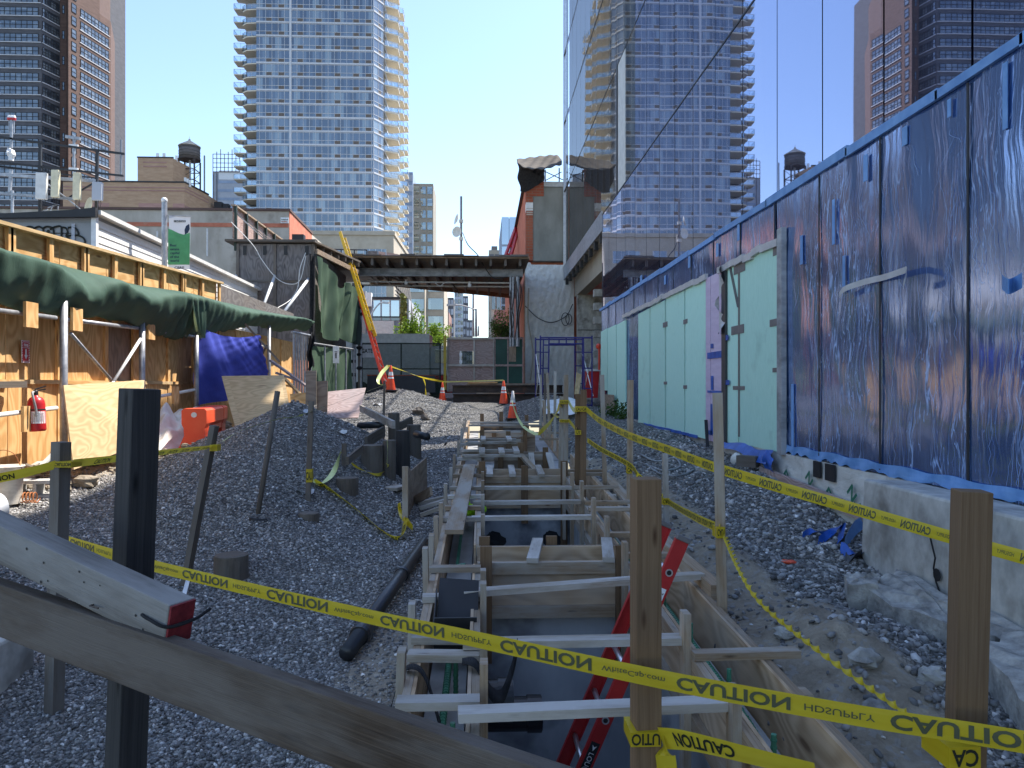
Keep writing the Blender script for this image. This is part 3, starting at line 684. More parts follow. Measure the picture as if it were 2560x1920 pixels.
plank((.62, 10.45, zf(10.4) - .05), (.98, 10.9, zf(10.9) - .33), 'short dark brace leaning down onto the pale slab', m='lumber_dark', group='braces on the pale slab')
plank((.60, 11.9, zf(12) + .02), (1.0, 10.9, zf(11) - .33), 'long thin double brace sloping across the pale slab', m='lumber', group='braces on the pale slab')
plank((.78, 11.8, zf(12) + .03), (.80, 11.35, zf(11) - .34), 'white brace standing against the brown cross form', m='lumber_grey', group='braces on the pale slab')
plank((1.06, 11.8, zf(12) + .03), (1.13, 11.2, zf(11) - .34), 'white brace at the outer end of the brown cross form', m='lumber_grey', group='braces on the pale slab')
# reinforcing bars
def rebar(pts, label, r=.009, ribs=True):
    b = MB(); pts = [V(p) for p in pts]; b.tube(pts, r, 8)
    for i in range(len(pts) - 1):
        d = pts[i + 1] - pts[i]; L = d.length
        if not ribs or L < .05: continue
        for k in range(1, min(int(L / .03), 60)): q = pts[i] + d * (k * .03 / L); b.tube([q, q + d * (.008 / L)], r * 1.22, 8)
    return one('rebar', b, M['rebar'], label, 'rebar', 'green coated reinforcing bars', smooth=False)
rebar([fp(-.19, 2.9, -.2), fp(-.19, 4.5, -.2), fp(-.185, 5.1, -.17), fp(-.13, 5.14, -.16), fp(-.09, 5.15, -.16)], 'thick green bar along the footing beside the nearest pit', .016)
rebar([fp(-.13, 5.8, -.06), fp(-.20, 5.83, -.08), fp(-.21, 5.86, -.10), fp(-.10, 5.83, -.11), fp(1.3, 5.86, -.11)], 'green bar with a hooked end running across between the two cross form boards', .011)
rebar([fp(-.21, 6.3, -.2), fp(-.20, 9.6, -.2)], 'green bar along the footing beside the second pit under the long loose board', .012)
rebar([fp(1.28, 2.9, -.26), fp(1.285, 3.6, -.2), fp(1.29, 5.6, -.18)], 'long green bar along the footing next to the red ladder', .016)
rebar([fp(1.24, 3.2, -.22), fp(1.24, 4.6, -.18)], 'shorter green bar lapped beside the long bar next to the ladder', .018)
rebar([fp(1.29, 5.9, -.2), fp(1.28, 9.2, -.2)], 'green bar along the footing nearest the glass building', .012)
for i, (x, y, lb) in enumerate(((-.13, 3.28, 'green dowel stub standing in the footing beside the tape scrap'), (-.14, 3.95, 'green dowel stub standing in the footing near the black sheet metal box'), (1.22, 3.05, 'green dowel stub by the end of the ladder side footing'), (1.25, 3.7, 'green dowel stub below the short double spreader'), (1.24, 4.35, 'green dowel stub between the ladder side forms'), (1.23, 4.95, 'green dowel stub behind the tall foreground post'))):
    rebar([fp(x, y, -.32), fp(x, y, -.02 if i > 1 else -.06)], lb, .012)
# pipe stubs through the side of the near pit, water stop strips, sheet metal box
def pipe_stub(y, z, r, x1, lb, ring=True):
    t = T('pipe_stub', lb, 'pipe', (-.05, y, z), 'black plastic pipe stubs in the pit wall')
    b = MB(); b.tube([(-.08, y, z), (x1, y, z)], r, 24, caps=True); b.build('pipe', M['black_pipe'], t, smooth=False)
    b = MB(); b.tube([(x1 - .10, y, z), (x1 - .005, y, z)], r * 1.09, 24); b.build('collar', M['black_pipe'], t)
pipe_stub(4.75, -2.02, .125, .20, 'upper ribbed black pipe stub out of the nearest pit wall')
pipe_stub(4.95, -2.20, .11, .40, 'longest black pipe stub out of the nearest pit wall')
pipe_stub(4.45, -2.28, .095, .15, 'lowest black pipe stub with clear wrap out of the pit wall')
t = T('duct_box', 'black sheet metal box set over the footing form behind the yellow tape', 'metal box', fp(-.17, 4.5, 0))
b = MB(); b.box(-.28, -.03, 4.37, 4.385, zf(4.4) - .22, zf(4.4) + .02); b.build('front_plate', M['black'], t)
b = MB(); b.hexa([(-.28, 4.39, zf(4.4) - .2), (-.03, 4.39, zf(4.4) - .2), (-.03, 4.39, zf(4.4) - .19), (-.28, 4.39, zf(4.4) - .19), (-.27, 4.72, zf(4.7) + .14), (-.02, 4.72, zf(4.7) + .12), (-.02, 4.73, zf(4.7) + .135), (-.27, 4.73, zf(4.7) + .155)]); b.build('back_plate', M['charcoal'], t)
b = MB(); b.bar((-.285, 4.38, zf(4.4) - .1), (-.285, 4.7, zf(4.7) + .02), .006, .18); b.build('side_plate', M['charcoal'], t)
def strip(name, pts, w, m, lb, cat, group=None, tw=0):
    b = MB(); pts = [V(p) for p in pts]; n = len(pts)
    for i in range(n - 1):
        a0, a1 = tw * i / n, tw * (i + 1) / n
        w0 = V((0, math.cos(a0), math.sin(a0))) * w / 2; w1 = V((0, math.cos(a1), math.sin(a1))) * w / 2
        b.face([pts[i] - w0, pts[i] + w0, pts[i + 1] + w1, pts[i + 1] - w1])
    o = one(name, b, m, lb, cat, group, smooth=True)
    so = o.modifiers.new('Solidify', 'SOLIDIFY'); so.thickness = .003; return o
def curve(pts, n=8):
    # Catmull-Rom through the points
    pts = [V(p) for p in pts]; q = [pts[0] * 2 - pts[1]] + pts + [pts[-1] * 2 - pts[-2]]; o = []
    for i in range(1, len(q) - 2):
        for k in range(n):
            t = k / n; a, b_, c, d = q[i - 1], q[i], q[i + 1], q[i + 2]
            o.append(.5 * ((2 * b_) + (c - a) * t + (2 * a - 5 * b_ + 4 * c - d) * t * t + (3 * b_ - a - 3 * c + d) * t ** 3))
    o.append(pts[-1]); return o
strip('waterstop_strip', curve([fp(-.46, 3.75, -.22), fp(-.40, 3.70, -.02), fp(-.33, 3.66, .03), fp(-.27, 3.62, -.02), fp(-.19, 3.5, -.2), fp(-.12, 3.42, -.28), fp(-.075, 3.4, -.24)]), .07, M['dark_cloth'], 'black rubber strip draped over the outer footing form and hanging in a loop', 'rubber strip')
strip('waterstop_strip', curve([fp(-.10, 3.72, .03), fp(-.03, 3.68, .03), fp(.04, 3.66, -.10), fp(.10, 3.68, -.13), fp(.15, 3.72, -.02), fp(.18, 3.78, .08)]), .08, M['dark_cloth'], 'crumpled black rubber strip looped over the inner form beside the plank', 'rubber strip', tw=1.5)
b = MB(); 
for i in range(9): b.blob(fp(-.20 + .022 * i, 8.05 + .05 * math.sin(i * 2.1), -.10 + .03 * math.sin(i * 1.7)), .075, .35, 1, (1.0, 1.2, .8), seed=i)
t = one('safety_vest', b, M['neon'], 'crumpled neon yellow safety vest stuffed between the footing forms', 'vest', smooth=True)
# ================================================================ GLASS BUILDING (mirror facade in the plane x = FX)
def FP(u, v, x=FX): return P(u, v, x=x)
YK = [5.294 + 1.2 * k for k in range(-5, 23)]
ROWS = [(2.27, 5.10, -9, 22.2), (5.10, 8.50, 9.0, 32.4), (8.50, 11.5, 15.0, 32.4), (11.5, 14.5, 19.5, 32.4), (14.5, 17.5, 24.0, 32.4)]
YS = 17.29                                   # beyond this the upper glass is a free standing screen with no floors behind
gb = T('glass_building', 'new office building with a mirror glass wall reflecting the towers along the trench', 'building', (6, 14, -.8))
b = MB(); b.box(3.66, 18, -8, YS, -.9, 14.6); b.build('core', M['charcoal'], gb)
b = MB(); b.box(3.68, 18, YS + .003, 32.3, 4.72, 5.06); b.build('floor_slab', M['concrete'], gb)
b = MB(); b.box(3.9, 18, 32.65, 32.95, 5.07, 17.5); b.build('end_wall', M['charcoal'], gb)  # dark wall added so the see-through glass screen stays dark
b = MB(); b.box(3.66, 18, YS + .003, 21.9, -.9, 4.70); b.build('core', M['charcoal'], gb)
def pane(mb, y0, y1, z0, z1, back):
    a = random.uniform(-.002, .002); c = random.uniform(-.0013, .0013); g = .012
    def q(y, z, d=0): return (FX + a * (y - (y0 + y1) / 2) + c * (z - (z0 + z1) / 2) + d, y, z)
    f = [q(y0 + g, z0 + g), q(y1 - g, z0 + g), q(y1 - g, z1 - g), q(y0 + g, z1 - g)]
    mb.face([f[0], f[3], f[2], f[1]])
    if back: mb.face([V(p) + V((.02, 0, 0)) for p in f])
for (z0, z1, ya, yb) in ROWS:
    hid = MB(); nh = 0
    for k in range(len(YK) - 1):
        y0, y1 = YK[k], YK[k + 1]
        if z0 < 5 and y0 > 22 or (z0 > 14 and y1 < YS + .1): continue
        thin = z0 > 5 and y0 >= YS - .1
        if abs(z0 - 5.10) < .01 and abs(y0 - 18.494) < .05:
            b = MB(); b.box(3.60, 3.63, 18.51, 19.48, 5.12, 8.48); b.build('backing_board', M['offwhite'], gb, label='bare white board where a glass pane is missing')
            b = MB(); b.box(3.585, 3.64, 19.50, 19.69, 5.08, 8.52); b.build('edge_frame', M['black'], gb); continue
        if z1 > 0 and (y1 < ya or y0 > yb): 
            pane(hid, y0, y1, z0, z1, True); nh += 1; continue
        b = MB(); pane(b, y0, y1, z0, z1, not thin); b.build('glass_pane', M['facade_thin' if thin else 'facade_glass'], gb)
    if nh: o = hid.build('glass_pane', M['facade_glass'], gb); o['kind'] = 'stuff'
b = MB()
for y in YK:
    if y > YS: b.box(3.622, 3.70, y - .012, y + .012, 5.1 if y > 22.3 else 2.3, 17.5)
b.build('mullion', M['black'], gb)
for z in (5.1, 8.5, 11.5, 14.5):
    b = MB(); b.box(3.592, 3.66, -6, 32.4 if z > 5.2 else 22.2, z - .014, z + .014); b.build('joint_strip', M['black'], gb)
b = MB(); b.box(3.57, 3.70, 32.38, 32.44, 5.2, 17.5); b.build('edge_trim', M['alu'], gb)
# fascia and open ground floor bay at the far end
for k in range(9):
    y0 = 22.0 + k * 1.16
    b = MB(); b.box(3.575, 3.61, y0, min(y0 + 1.145, 32.40), 4.62, 5.22); b.build('fascia_panel', M['steel_grey'] if False else M['galv'], gb)
for k in range(9):
    y0 = 22.4 + k * 1.16; b = MB(); b.box(3.60, 3.72, y0, y0 + .14, 4.33, 4.60); b.build('fascia_bracket', M['black'], gb)
b = MB(); b.box(4.05, 4.45, 22.3, 32.3, 3.86, 4.70); b.build('concrete_beam', M['tan_stone'], gb)
b = MB(); b.box(3.70, 4.2, 21.95, 22.5, -.9, 4.70); b.build('concrete_column', M['concrete_pale'], gb)
b = MB(); b.box(4.06, 10, 31.3, 31.7, -.9, 3.85); b.build('bay_wall', M['concrete'], gb)
b = MB(); b.box(4.055, 10.02, 31.285, 31.30, 2.33, 2.36); b.build('wall_joint', M['charcoal'], gb)
b = MB(); b.box(10, 10.3, 22, 31.7, -.9, 4.7); b.build('bay_wall', M['concrete'], gb)
b = MB(); b.box(4.42, 5.2, 26.9, 27.2, -.9, 3.85); b.build('block_wall', M['charcoal'], gb)
for k in range(9):
    b = MB(); b.box(4.10, 4.418, 26.88, 27.22, -.75 + k * .5, -.75 + k * .5 + .26); b.build('wall_block', M['concrete'], gb)
b = MB(); b.box(3.575, 3.66, 2.2, 22.2, -1.75, -.80); b.build('base_wall', M['concrete'], gb)
b = MB(); b.box(3.575, 3.66, -8, 2.19, -1.75, -.80); b.build('base_wall', M['concrete'], gb)
b = MB()
for k in range(-5, 14):
    y0, y1 = YK[k + 5], YK[k + 6]; pane(b, y0, y1, -.78, 2.27, True)
o = b.build('glass_pane', M['facade_glass'], gb); o['kind'] = 'stuff'
# ---------------------------------------------------------------- blue film and tape over the lower glass
def XB(mb, u0, u1, v0, v1, x, th=.006):      # a flat patch on the facade, from its corners in the photo
    a = P(u0, v0, x=x); c = P(u1, v1, x=x)
    mb.box(x, x + th, min(a.y, c.y), max(a.y, c.y), min(a.z, c.z), max(a.z, c.z))
fm = T('protective_film', 'creased blue plastic film taped over the lower mirror glass beside the green boards', 'plastic film', (3.57, 6.2, -.78))
def rip(y, z): return .006 * math.sin(y * 5.1 + math.sin(z * 2.3) * 1.5) * math.sin(z * 1.1 + y) + .003 * math.sin(y * 13 + z * 2.0)
b = MB(); b.grid(lambda a, c: (3.575 - rip(lerp(3.0, 8.86, a), lerp(-.79, 2.26, c)), lerp(8.86, 2.6, a), lerp(-.79, 2.26, c)), 90, 36); b.build('film_sheet', M['film'], fm, smooth=True)
b = MB(); b.grid(lambda a, c: (3.577 - rip(lerp(8.9, 22.0, a) * .7, c), lerp(22.0, 8.87, a), lerp(1.55, 2.26, c)), 90, 6); b.build('film_strip', M['film'], fm, smooth=True)
b = MB(); b.grid(lambda a, c: (3.577, lerp(18.4, 16.85, a), lerp(-.84, 1.55, c)), 6, 10); b.build('film_sheet', M['film'], fm, smooth=True)
b = MB(); b.grid(lambda a, c: (3.577, lerp(11.9, 10.6, a), lerp(-.84, 1.55, c)), 6, 10); b.build('film_sheet', M['film'], fm, smooth=True)
rd = random.Random(4)
y = 22.2; i = 0
while y > 2.8:
    L_ = rd.uniform(.7, 2.2); b = MB(); e = max(y - L_, 2.6); z = 2.27 + rd.uniform(-.015, .02)
    b.bar((3.555, y, z), (3.555, e, 2.27 + rd.uniform(-.02, .02)), .03, .085 + rd.uniform(-.015, .02)); b.build('tape_band', M['blue_tape'], fm); y = e + .03
b = MB(); b.grid(lambda a, c: (3.556 - .006 * math.sin(a * 90 + c * 3), lerp(8.84, 2.6, a), lerp(-.695 + .008 * math.sin(a * 61), -.79 - .016 * math.sin(a * 47 + math.sin(a * 130)) - .012 * math.sin(a * 171), c)), 160, 3)
b.build('tape_band', M['blue_tape'], fm)
for (u, v0, v1, wd) in ((1978, 960, 1170, 5), (1955, 735, 820, 7), (2080, 500, 610, 6), (2106, 640, 730, 6), (2158, 390, 450, 10), (2255, 320, 360, 12), (2368, 250, 290, 8), (2506, 160, 320, 12), (1790, 610, 640, 5), (1720, 640, 668, 5), (1660, 690, 710, 4), (2000, 590, 660, 6), (1600, 690, 712, 5), (1843, 560, 600, 5)):
    b = MB(); XB(b, u, u + wd, v0, v1, 3.553); b.build('tape_strip', M['blue_tape'], fm)
sm = MB()
for k in range(-2, 4):
    y = 5.294 + 1.2 * k
    if y < 8.8: sm.box(3.560, 3.568, y - .010, y + .010, -.76, 2.22)
for y in (8.9, 10.1, 11.3, 12.5, 13.7, 14.9, 16.1, 17.3, 18.5, 19.7, 20.9): sm.box(3.566, 3.572, y - .012, y + .012, 1.6, 2.22)
so_ = sm.build('pane_joint', M['charcoal'], fm); so_['kind'] = 'stuff'
cr = MB()
def crease_glint(y, z, L_, wd, lean):
    n = max(4, int(L_ / .05)); ph = rd.uniform(0, 6); am = rd.uniform(.005, .035); pts = []
    for i in range(n + 1):
        t = i / n; pts.append((y + lean * t * L_ + am * math.sin(t * rd.uniform(4, 9) + ph) * (1 if i % 2 else .7), z - t * L_))
    for i in range(n):
        w0 = wd * (.25 + .75 * math.sin(math.pi * (i + .2) / (n + .4))); w1 = wd * (.25 + .75 * math.sin(math.pi * (i + 1.2) / (n + 1.4)))
        (ya, za), (yb, zb) = pts[i], pts[i + 1]
        cr.face([(3.5625, ya - w0, za), (3.5625, yb - w1, zb), (3.5625, yb + w1, zb), (3.5625, ya + w0, za)])
cols = [8.6, 8.2, 7.75, 7.5, 7.05, 6.85, 6.3, 6.05, 5.75, 5.5, 5.05, 4.8, 4.62, 4.3, 4.05]
for c in cols:
    for k in range(11):
        crease_glint(c + rd.gauss(0, .10), rd.uniform(-.4, 2.1), rd.uniform(.15, 1.1), rd.uniform(.0009, .0028), rd.gauss(0, .10))
for k in range(34): crease_glint(rd.uniform(4, 8.7), rd.uniform(.6, 2.15), rd.uniform(.1, .35), rd.uniform(.001, .0025), rd.uniform(-1.2, 1.2))
for k in range(30): crease_glint(rd.uniform(8.9, 20), rd.uniform(1.9, 2.15), rd.uniform(.1, .3), rd.uniform(.001, .0025), rd.uniform(-.6, .6))
M['crease_glint'] = plain('crease_glint', (.28, .40, .66), .35); o = cr.build('crease_glint', M['crease_glint'], fm); o['kind'] = 'stuff'  # pale ribbons paint the highlights along the film's wrinkles
# ---------------------------------------------------------------- rigid insulation boards leaned over the far half
def gy(u, x=3.54): return x * 1853 / (u - 1205) - x * .0405
board_list = [(1502.5, 1518, 1.60, -.15), (1519.5, 1540, 1.60, -.40), (1542, 1564, 1.60, -.84), (1596, 1624.5, 1.62, -.86), (1626.5, 1662.5, 1.64, -.86), (1666, 1711, 1.66, -.86), (1714, 1765, 1.69, -.85), (1813, 1845, 1.73, -.82), (1848, 1948, 1.735, -.80)]
blab = ['narrow green insulation board at the open bay end, shortest of its row', 'green insulation board second from the open bay, cut off above the timber', 'green insulation board just before the uncovered strip of blue glass', 'green insulation board just after the uncovered strip of blue glass', 'green insulation board behind the tallest thin stake', 'green insulation board between the two seams with small grey tape squares', 'green insulation board beside the purple panel, away from the camera', 'narrow green insulation board between the purple panel and the widest green board', 'widest green insulation board, next to the blue film']
for (u0, u1, zt, zb), lb in zip(board_list, blab):
    b = MB(); y0, y1 = gy(u1), gy(u0); dz = rd.uniform(-.01, .015)
    b.hexa([(3.535, y0, zb), (3.565, y0, zb), (3.565, y0, zt + dz), (3.535, y0, zt + dz), (3.535, y1, zb), (3.565, y1, zb), (3.565, y1, zt - dz), (3.535, y1, zt - dz)])
    one('insulation_board', b, M['green_board'], lb, 'insulation board', 'green boards against the glass')
pb = T('purple_panel', 'purple gypsum strip patched with blue tape between the green boards', 'wall panel', (3.54, gy(1790), -.9))
for (u0, u1) in ((1767.5, 1779), (1780, 1808)):
    b = MB(); b.box(3.52, 3.55, gy(u1), gy(u0), -.86, 1.68); b.build('panel_strip', M['purple_board'], pb)
for (u0, u1, v0, v1) in ((1768, 1808, 882, 893), (1768, 1808, 976, 983), (1776, 1783, 1010, 1085), (1777, 1782, 940, 975), (1768, 1780, 1075, 1088), (1798, 1812, 1080, 1092), (1805, 1820, 840, 850), (1806, 1822, 950, 962), (1776, 1782, 860, 870)):
    b = MB(); XB(b, u0, u1, v0, v1, 3.505); b.build('tape_patch', M['blue_plastic'], pb)
b = MB(); b.box(3.50, 3.53, gy(1820), gy(1810), -.9, 1.72); b.build('edge_channel', M['dark_tape'], pb)
b = MB(); b.grid(lambda a, c: (3.49 - .05 * a * math.sin(c * 14) - .02 * a, gy(1806) - a * .12 * (1 + math.sin(c * 9)), 1.75 - c * 1.0), 4, 14); o = b.build('torn_flap', M['silver_tape'], pb)
ch = MB(); ch.box(3.50, 3.56, gy(1962), gy(1950), -.82, 1.85); one('channel_strip', ch, M['steel_grey'], 'dark metal channel standing upright between the widest green board and the blue film', 'metal channel')
def tape_patch(u0, u1, v0, v1, lb, m='grey_tape', x=3.527):
    b = MB(); XB(b, u0, u1, v0, v1, x); return one('tape_piece', b, M[m], lb, 'tape', 'grey tape pieces on the boards')
for (u0, u1, v0, v1, lb) in ((1657, 1668, 807, 816, 'small grey tape square high on the seam of the middle green boards'), (1708, 1718, 800, 808, 'grey tape square high on the seam near the purple panel'), (1708, 1717, 963, 972, 'grey tape square low on the seam near the purple panel'), (1659, 1667, 954, 961, 'small grey tape square low on the seam of the middle green boards'), (1828, 1859, 817, 832, 'grey tape strip across the seam of the widest green board at mid height'), (1832, 1861, 965, 975, 'grey tape strip across the seam of the widest green board, lower down'), (1924, 1952, 800, 812, 'grey tape strip at the edge of the widest board near the blue film, mid height'), (1931, 1952, 920, 930, 'grey tape strip at the edge of the widest board near the blue film, low'), (1932, 1952, 619, 632, 'grey tape strip at the edge of the widest board near the blue film, high'), (1834, 1862, 659, 676, 'grey tape strip across the top of the seam of the widest green board')):
    tape_patch(u0, u1, v0, v1, lb)
b = MB(); XB(b, 1845, 1848.5, 640, 1092, 3.526); a = P(1824, 655, x=3.524); c = P(1847, 768, x=3.524); b.bar(a, c, .008, .05, up=(1, 0, 0)); one('seam_tape', b, M['grey_tape'], 'long dark seam tape with a loose diagonal strip on the widest green board', 'tape')
for i in range(3):
    u0, u1 = ((1560, 1660), (1662, 1770), (1800, 1950))[i]; b = MB(); za = .05
    n = 7
    for k in range(n):
        ua, ub = lerp(u0, u1, k / n), lerp(u0, u1, (k + 1) / n); ya, yb = gy(ua), gy(ub)
        b.bar((3.515, ya, 1.70 + rd.uniform(-.02, .02)), (3.515, yb, 1.71 + rd.uniform(-.03, .03)), .05, .09)
    one('tape_band', b, M['silver_tape'], ('loose silver tape along the top of the far green boards', 'loose silver tape along the top of the middle green boards', 'crumpled silver tape along the top of the widest green board')[i], 'tape', 'silver tape along the board tops')
for i, (ya, yb, lb) in enumerate(((16.0, 12.0, 'blue tape along the bottom edge of the middle green boards'),)):
    b = MB(); y = ya
    while y > yb: e = y - .5; b.bar((3.525, y, -.845 + rd.uniform(-.01, .01)), (3.525, e, -.845 + rd.uniform(-.01, .01)), .012, .05); y = e
    one('bottom_tape', b, M['blue_plastic'], lb, 'tape')
b = MB(); b.grid(lambda a, c: (3.51 - .10 * c - .03 * math.sin(a * 9), lerp(10.75, 8.75, a), -.80 - .02 * math.sin(a * 11) - (.05 + .12 * a) * c), 18, 5); one('tape_flap', b, M['blue_plastic'], 'bright blue plastic flap hanging along the bottom of the widest green board', 'plastic flap', smooth=True)
b = MB(); b.grid(lambda a, c: (3.42 - .03 * math.sin(c * 8), lerp(8.85, 8.55, a), -.82 - .42 * c + .05 * math.sin(a * 5)), 4, 10); one('tape_flap', b, M['blue_plastic'], 'torn blue plastic tail dangling at the corner of the film and green board', 'plastic flap', smooth=True)
# peeled tape on the film
def peel(pts, w, m, lb):
    b = MB(); q = curve(pts, 6)
    for i in range(len(q) - 1): b.face([q[i] - V((0, 0, w / 2)), q[i + 1] - V((0, 0, w / 2)), q[i + 1] + V((0, 0, w / 2)), q[i] + V((0, 0, w / 2))])
    return one('peeled_tape', b, m, lb, 'tape', smooth=True)
q = [P(2098, 738, x=3.50), P(2112, 722, x=3.46), P(2160, 705, x=3.53), P(2210, 693, x=3.53), P(2255, 678, x=3.50), P(2267, 676, x=3.46), P(2262, 700, x=3.40), P(2258, 716, x=3.44)]
peel(q, .055, M['silver_tape'], 'half peeled silver tape strip curling off the blue film')
peel([P(2505, 705, x=3.46), P(2520, 716, x=3.36), P(2535, 712, x=3.45), P(2556, 700, x=3.4)], .10, M['blue_tape'], 'bunched blue tape tuft sticking out of the film')
# printed membrane under the film
mb_ = T('membrane', 'wrinkled off white waterproofing membrane with green print under the blue film', 'membrane', (3.56, 8, -1.4))
b = MB(); b.grid(lambda a, c: (3.545 - .012 * math.sin(a * 31 + c * 5) * math.sin(c * 4) - .07 * (1 - c) ** 2, lerp(11.2, 5.95, a), lerp(-1.5, -.80, c)), 60, 8); b.build('membrane_sheet', M['membrane'], mb_, smooth=True)
b = MB()
for (y, z, s_) in ((9.15, -.96, 'N-73'), (8.5, -1.03, 'EL'), (7.9, -.98, 'N-73'), (7.45, -1.09, 'EL'), (6.98, -1.0, 'N-73EL'), (6.35, -1.05, 'EL')):
    put_text(b, s_, (3.505, y, z - .02), V((0, -.6, -.62)), V((0, -.75, .66)) * .8, .17, .03)
b.build('print', M['print_green'], mb_)
for (y, w_) in ((9.0, .1), (7.72, .16), (7.45, .2)):
    b = MB(); b.box(3.51, 3.53, y - w_, y, -.97, -.80); b.build('patch', M['black'], mb_)
plank((3.44, 9.0, -1.06), (3.47, 6.0, -1.20), 'long dusty plank lying along the foot of the printed membrane', w=.05, h=.12, m='ply_mauve', name='plank', cat='plank', group='timbers along the glass wall')
# ---------------------------------------------------------------- concrete barrier and rubble
cbk = MB()
def cb(x, y, z): return (x, y, z)
cbk.hexa([(3.12, 1.5, -1.75), (3.545, 1.5, -1.75), (3.545, 1.5, -.79), (3.15, 1.5, -.775), (3.12, 6.0, -1.75), (3.545, 6.0, -1.75), (3.545, 6.0, -.79), (3.15, 6.0, -.775)])
bo = one('concrete_barrier', cbk, M['concrete'], 'long stained concrete barrier with a vertical crack at the foot of the film covered glass', 'barrier', bevel=.02)
bc = MB(); q = [P(*c, x=3.116) for c in ((2326, 1345), (2338, 1395), (2334, 1420), (2340, 1455), (2352, 1488))]
for i in range(4): bc.bar(q[i], q[i + 1], .003, .012, up=(1, 0, 0))
bc.build('crack', M['black'], bo)
bc = MB(); bc.lathe((3.118, 4.95, -1.30), [(.0, 0), (.04, .001), (.045, .003)], 10, axis=(-1, 0, 0)); bc.build('hole', M['black'], bo)
def rock(name, pts, z0, lb, cat, m='rubble', seed=1, amp=.06, sub=5, slope=0, group=None):
    # broken slab: jagged outline, rough top
    r = random.Random(seed); c = V((sum(p[0] for p in pts) / len(pts), sum(p[1] for p in pts) / len(pts), 0)); out = []
    n = len(pts)
    for i in range(n):
        a, e = V(pts[i]), V(pts[(i + 1) % n])
        for k in range(sub): p = a.lerp(e, k / sub); out.append(p + (p - V((c.x, c.y, p.z))) * r.uniform(-amp, amp) * 1.5 + V((0, 0, r.uniform(-amp, amp) * .4)))
    b = MB(); rings = [(1.0, 1.0), (.82, 1.08), (.5, 1.03), (.2, 1.05)]; vv = [[] for _ in range(6)]
    base = [V((c.x + (p.x - c.x) * .86, c.y + (p.y - c.y) * .86, z0)) for p in out]
    mid = [V((c.x + (p.x - c.x) * r.uniform(.92, 1.04), c.y + (p.y - c.y) * r.uniform(.92, 1.04), lerp(z0, p.z, .55))) for p in out]
    lay = [base, mid] + [[V((c.x + (p.x - c.x) * s, c.y + (p.y - c.y) * s, p.z + r.uniform(-.5, .7) * amp * .5)) for p in out] for s in (1, .8, .5, .22)]
    N = len(out)
    for j in range(len(lay) - 1):
        for i in range(N): k = (i + 1) % N; b.face([lay[j][i], lay[j][k], lay[j + 1][k], lay[j + 1][i]])
    b.face(lay[-1])
    return one(name, b, M[m], lb, cat, group)
rock('broken_slab', [(2.62, 5.05, -1.40), (3.08, 5.35, -1.36), (3.10, 4.0, -1.40), (2.78, 4.2, -1.46)], -1.85, 'jagged broken concrete slab at the foot of the barrier, farther piece', 'rubble', seed=3, group='broken concrete along the barrier')
rock('broken_slab', [(2.70, 4.05, -1.42), (3.10, 4.0, -1.38), (3.10, 2.4, -1.42), (2.45, 2.5, -1.5), (2.5, 3.2, -1.48)], -1.95, 'jagged broken concrete slab at the foot of the barrier, piece behind the end post', 'rubble', seed=8, group='broken concrete along the barrier')
rock('broken_slab', [(2.52, 5.0, -1.38), (2.62, 5.25, -1.36), (2.85, 5.2, -1.36), (2.7, 4.95, -1.37)], -1.6, 'small flat pale chip of concrete beside the blue tape scraps', 'rubble', m='rubble', seed=5, amp=.03, group='broken concrete along the barrier')
g = G(1640, 1052); rock('flat_rock', [(g.x - .45, g.y - .3, g.z + .24), (g.x - .3, g.y + .5, g.z + .25), (g.x + .9, g.y + .4, g.z + .28), (g.x + .95, g.y - .25, g.z + .25)], g.z - .1, 'large flat grey rock beside the green weeds under the boards', 'rock', seed=12, amp=.05)
for i, (u, v, s_, lb) in enumerate(((2165, 1655, .07, 'angular grey rock in the rubble under the broken slab'), (2330, 1700, .07, 'rounded grey rock beside the foot of the end post'), (1760, 1180, .08, 'dark earth clod beneath the long caution tape'), (2190, 1780, .06, 'pale grey rock at the lower edge of the rubble'), (1960, 1590, .05, 'dark flat stone on the dirt heap'))):
    g = G(u, v); b = MB(); b.blob((g.x, g.y, g.z + s_ * .3), s_, .3, 2, (1.2, .9, .7), seed=i + 40); one('rock', b, M['rubble'], lb, 'rock', 'rocks in the rubble beside the trench')
# scraps of blue tape
def scrap(pts, w, m, lb, tw=1.0):
    q = curve(pts, 6); b = MB(); n = len(q)
    for i in range(n - 1):
        def wv(k): a = tw * 3 * k / n; return V((math.cos(a) * .4, math.sin(a) * .5 + .5, math.cos(a * 1.3))) * w / 2
        b.face([q[i] - wv(i), q[i + 1] - wv(i + 1), q[i + 1] + wv(i + 1), q[i] + wv(i)])
    return one('tape_scrap', b, m, lb, 'tape scrap', 'torn tape scraps on the gravel', smooth=True)
def gp(u, v, h): q = G(u, v); return V((q.x, q.y, q.z + h * .6))
scrap([gp(2005, 1348, .03), gp(2030, 1338, .07), gp(2060, 1342, .05), gp(2085, 1350, .08)], .08, M['blue_plastic'], 'small bright blue tape twist farthest from the barrier')
scrap([gp(2045, 1362, .03), gp(2080, 1345, .10), gp(2105, 1338, .14), gp(2098, 1365, .06)], .10, M['blue_plastic'], 'blue tape loop in the middle of the scraps')
scrap([gp(2110, 1372, .04), gp(2140, 1345, .16), gp(2172, 1335, .18), gp(2182, 1352, .10)], .14, M['blue_tape'], 'broad pale blue tape strip with a silver back', .5)
scrap([gp(2100, 1380, .03), gp(2125, 1392, .09), gp(2150, 1398, .05), gp(2183, 1378, .12)], .12, M['blue_plastic'], 'blue tape strip curling against the barrier end')
scrap([gp(2112, 1400, .02), gp(2140, 1405, .08), gp(2165, 1396, .06)], .10, M['dark_tape'], 'black tape tangle under the blue scraps', 2)
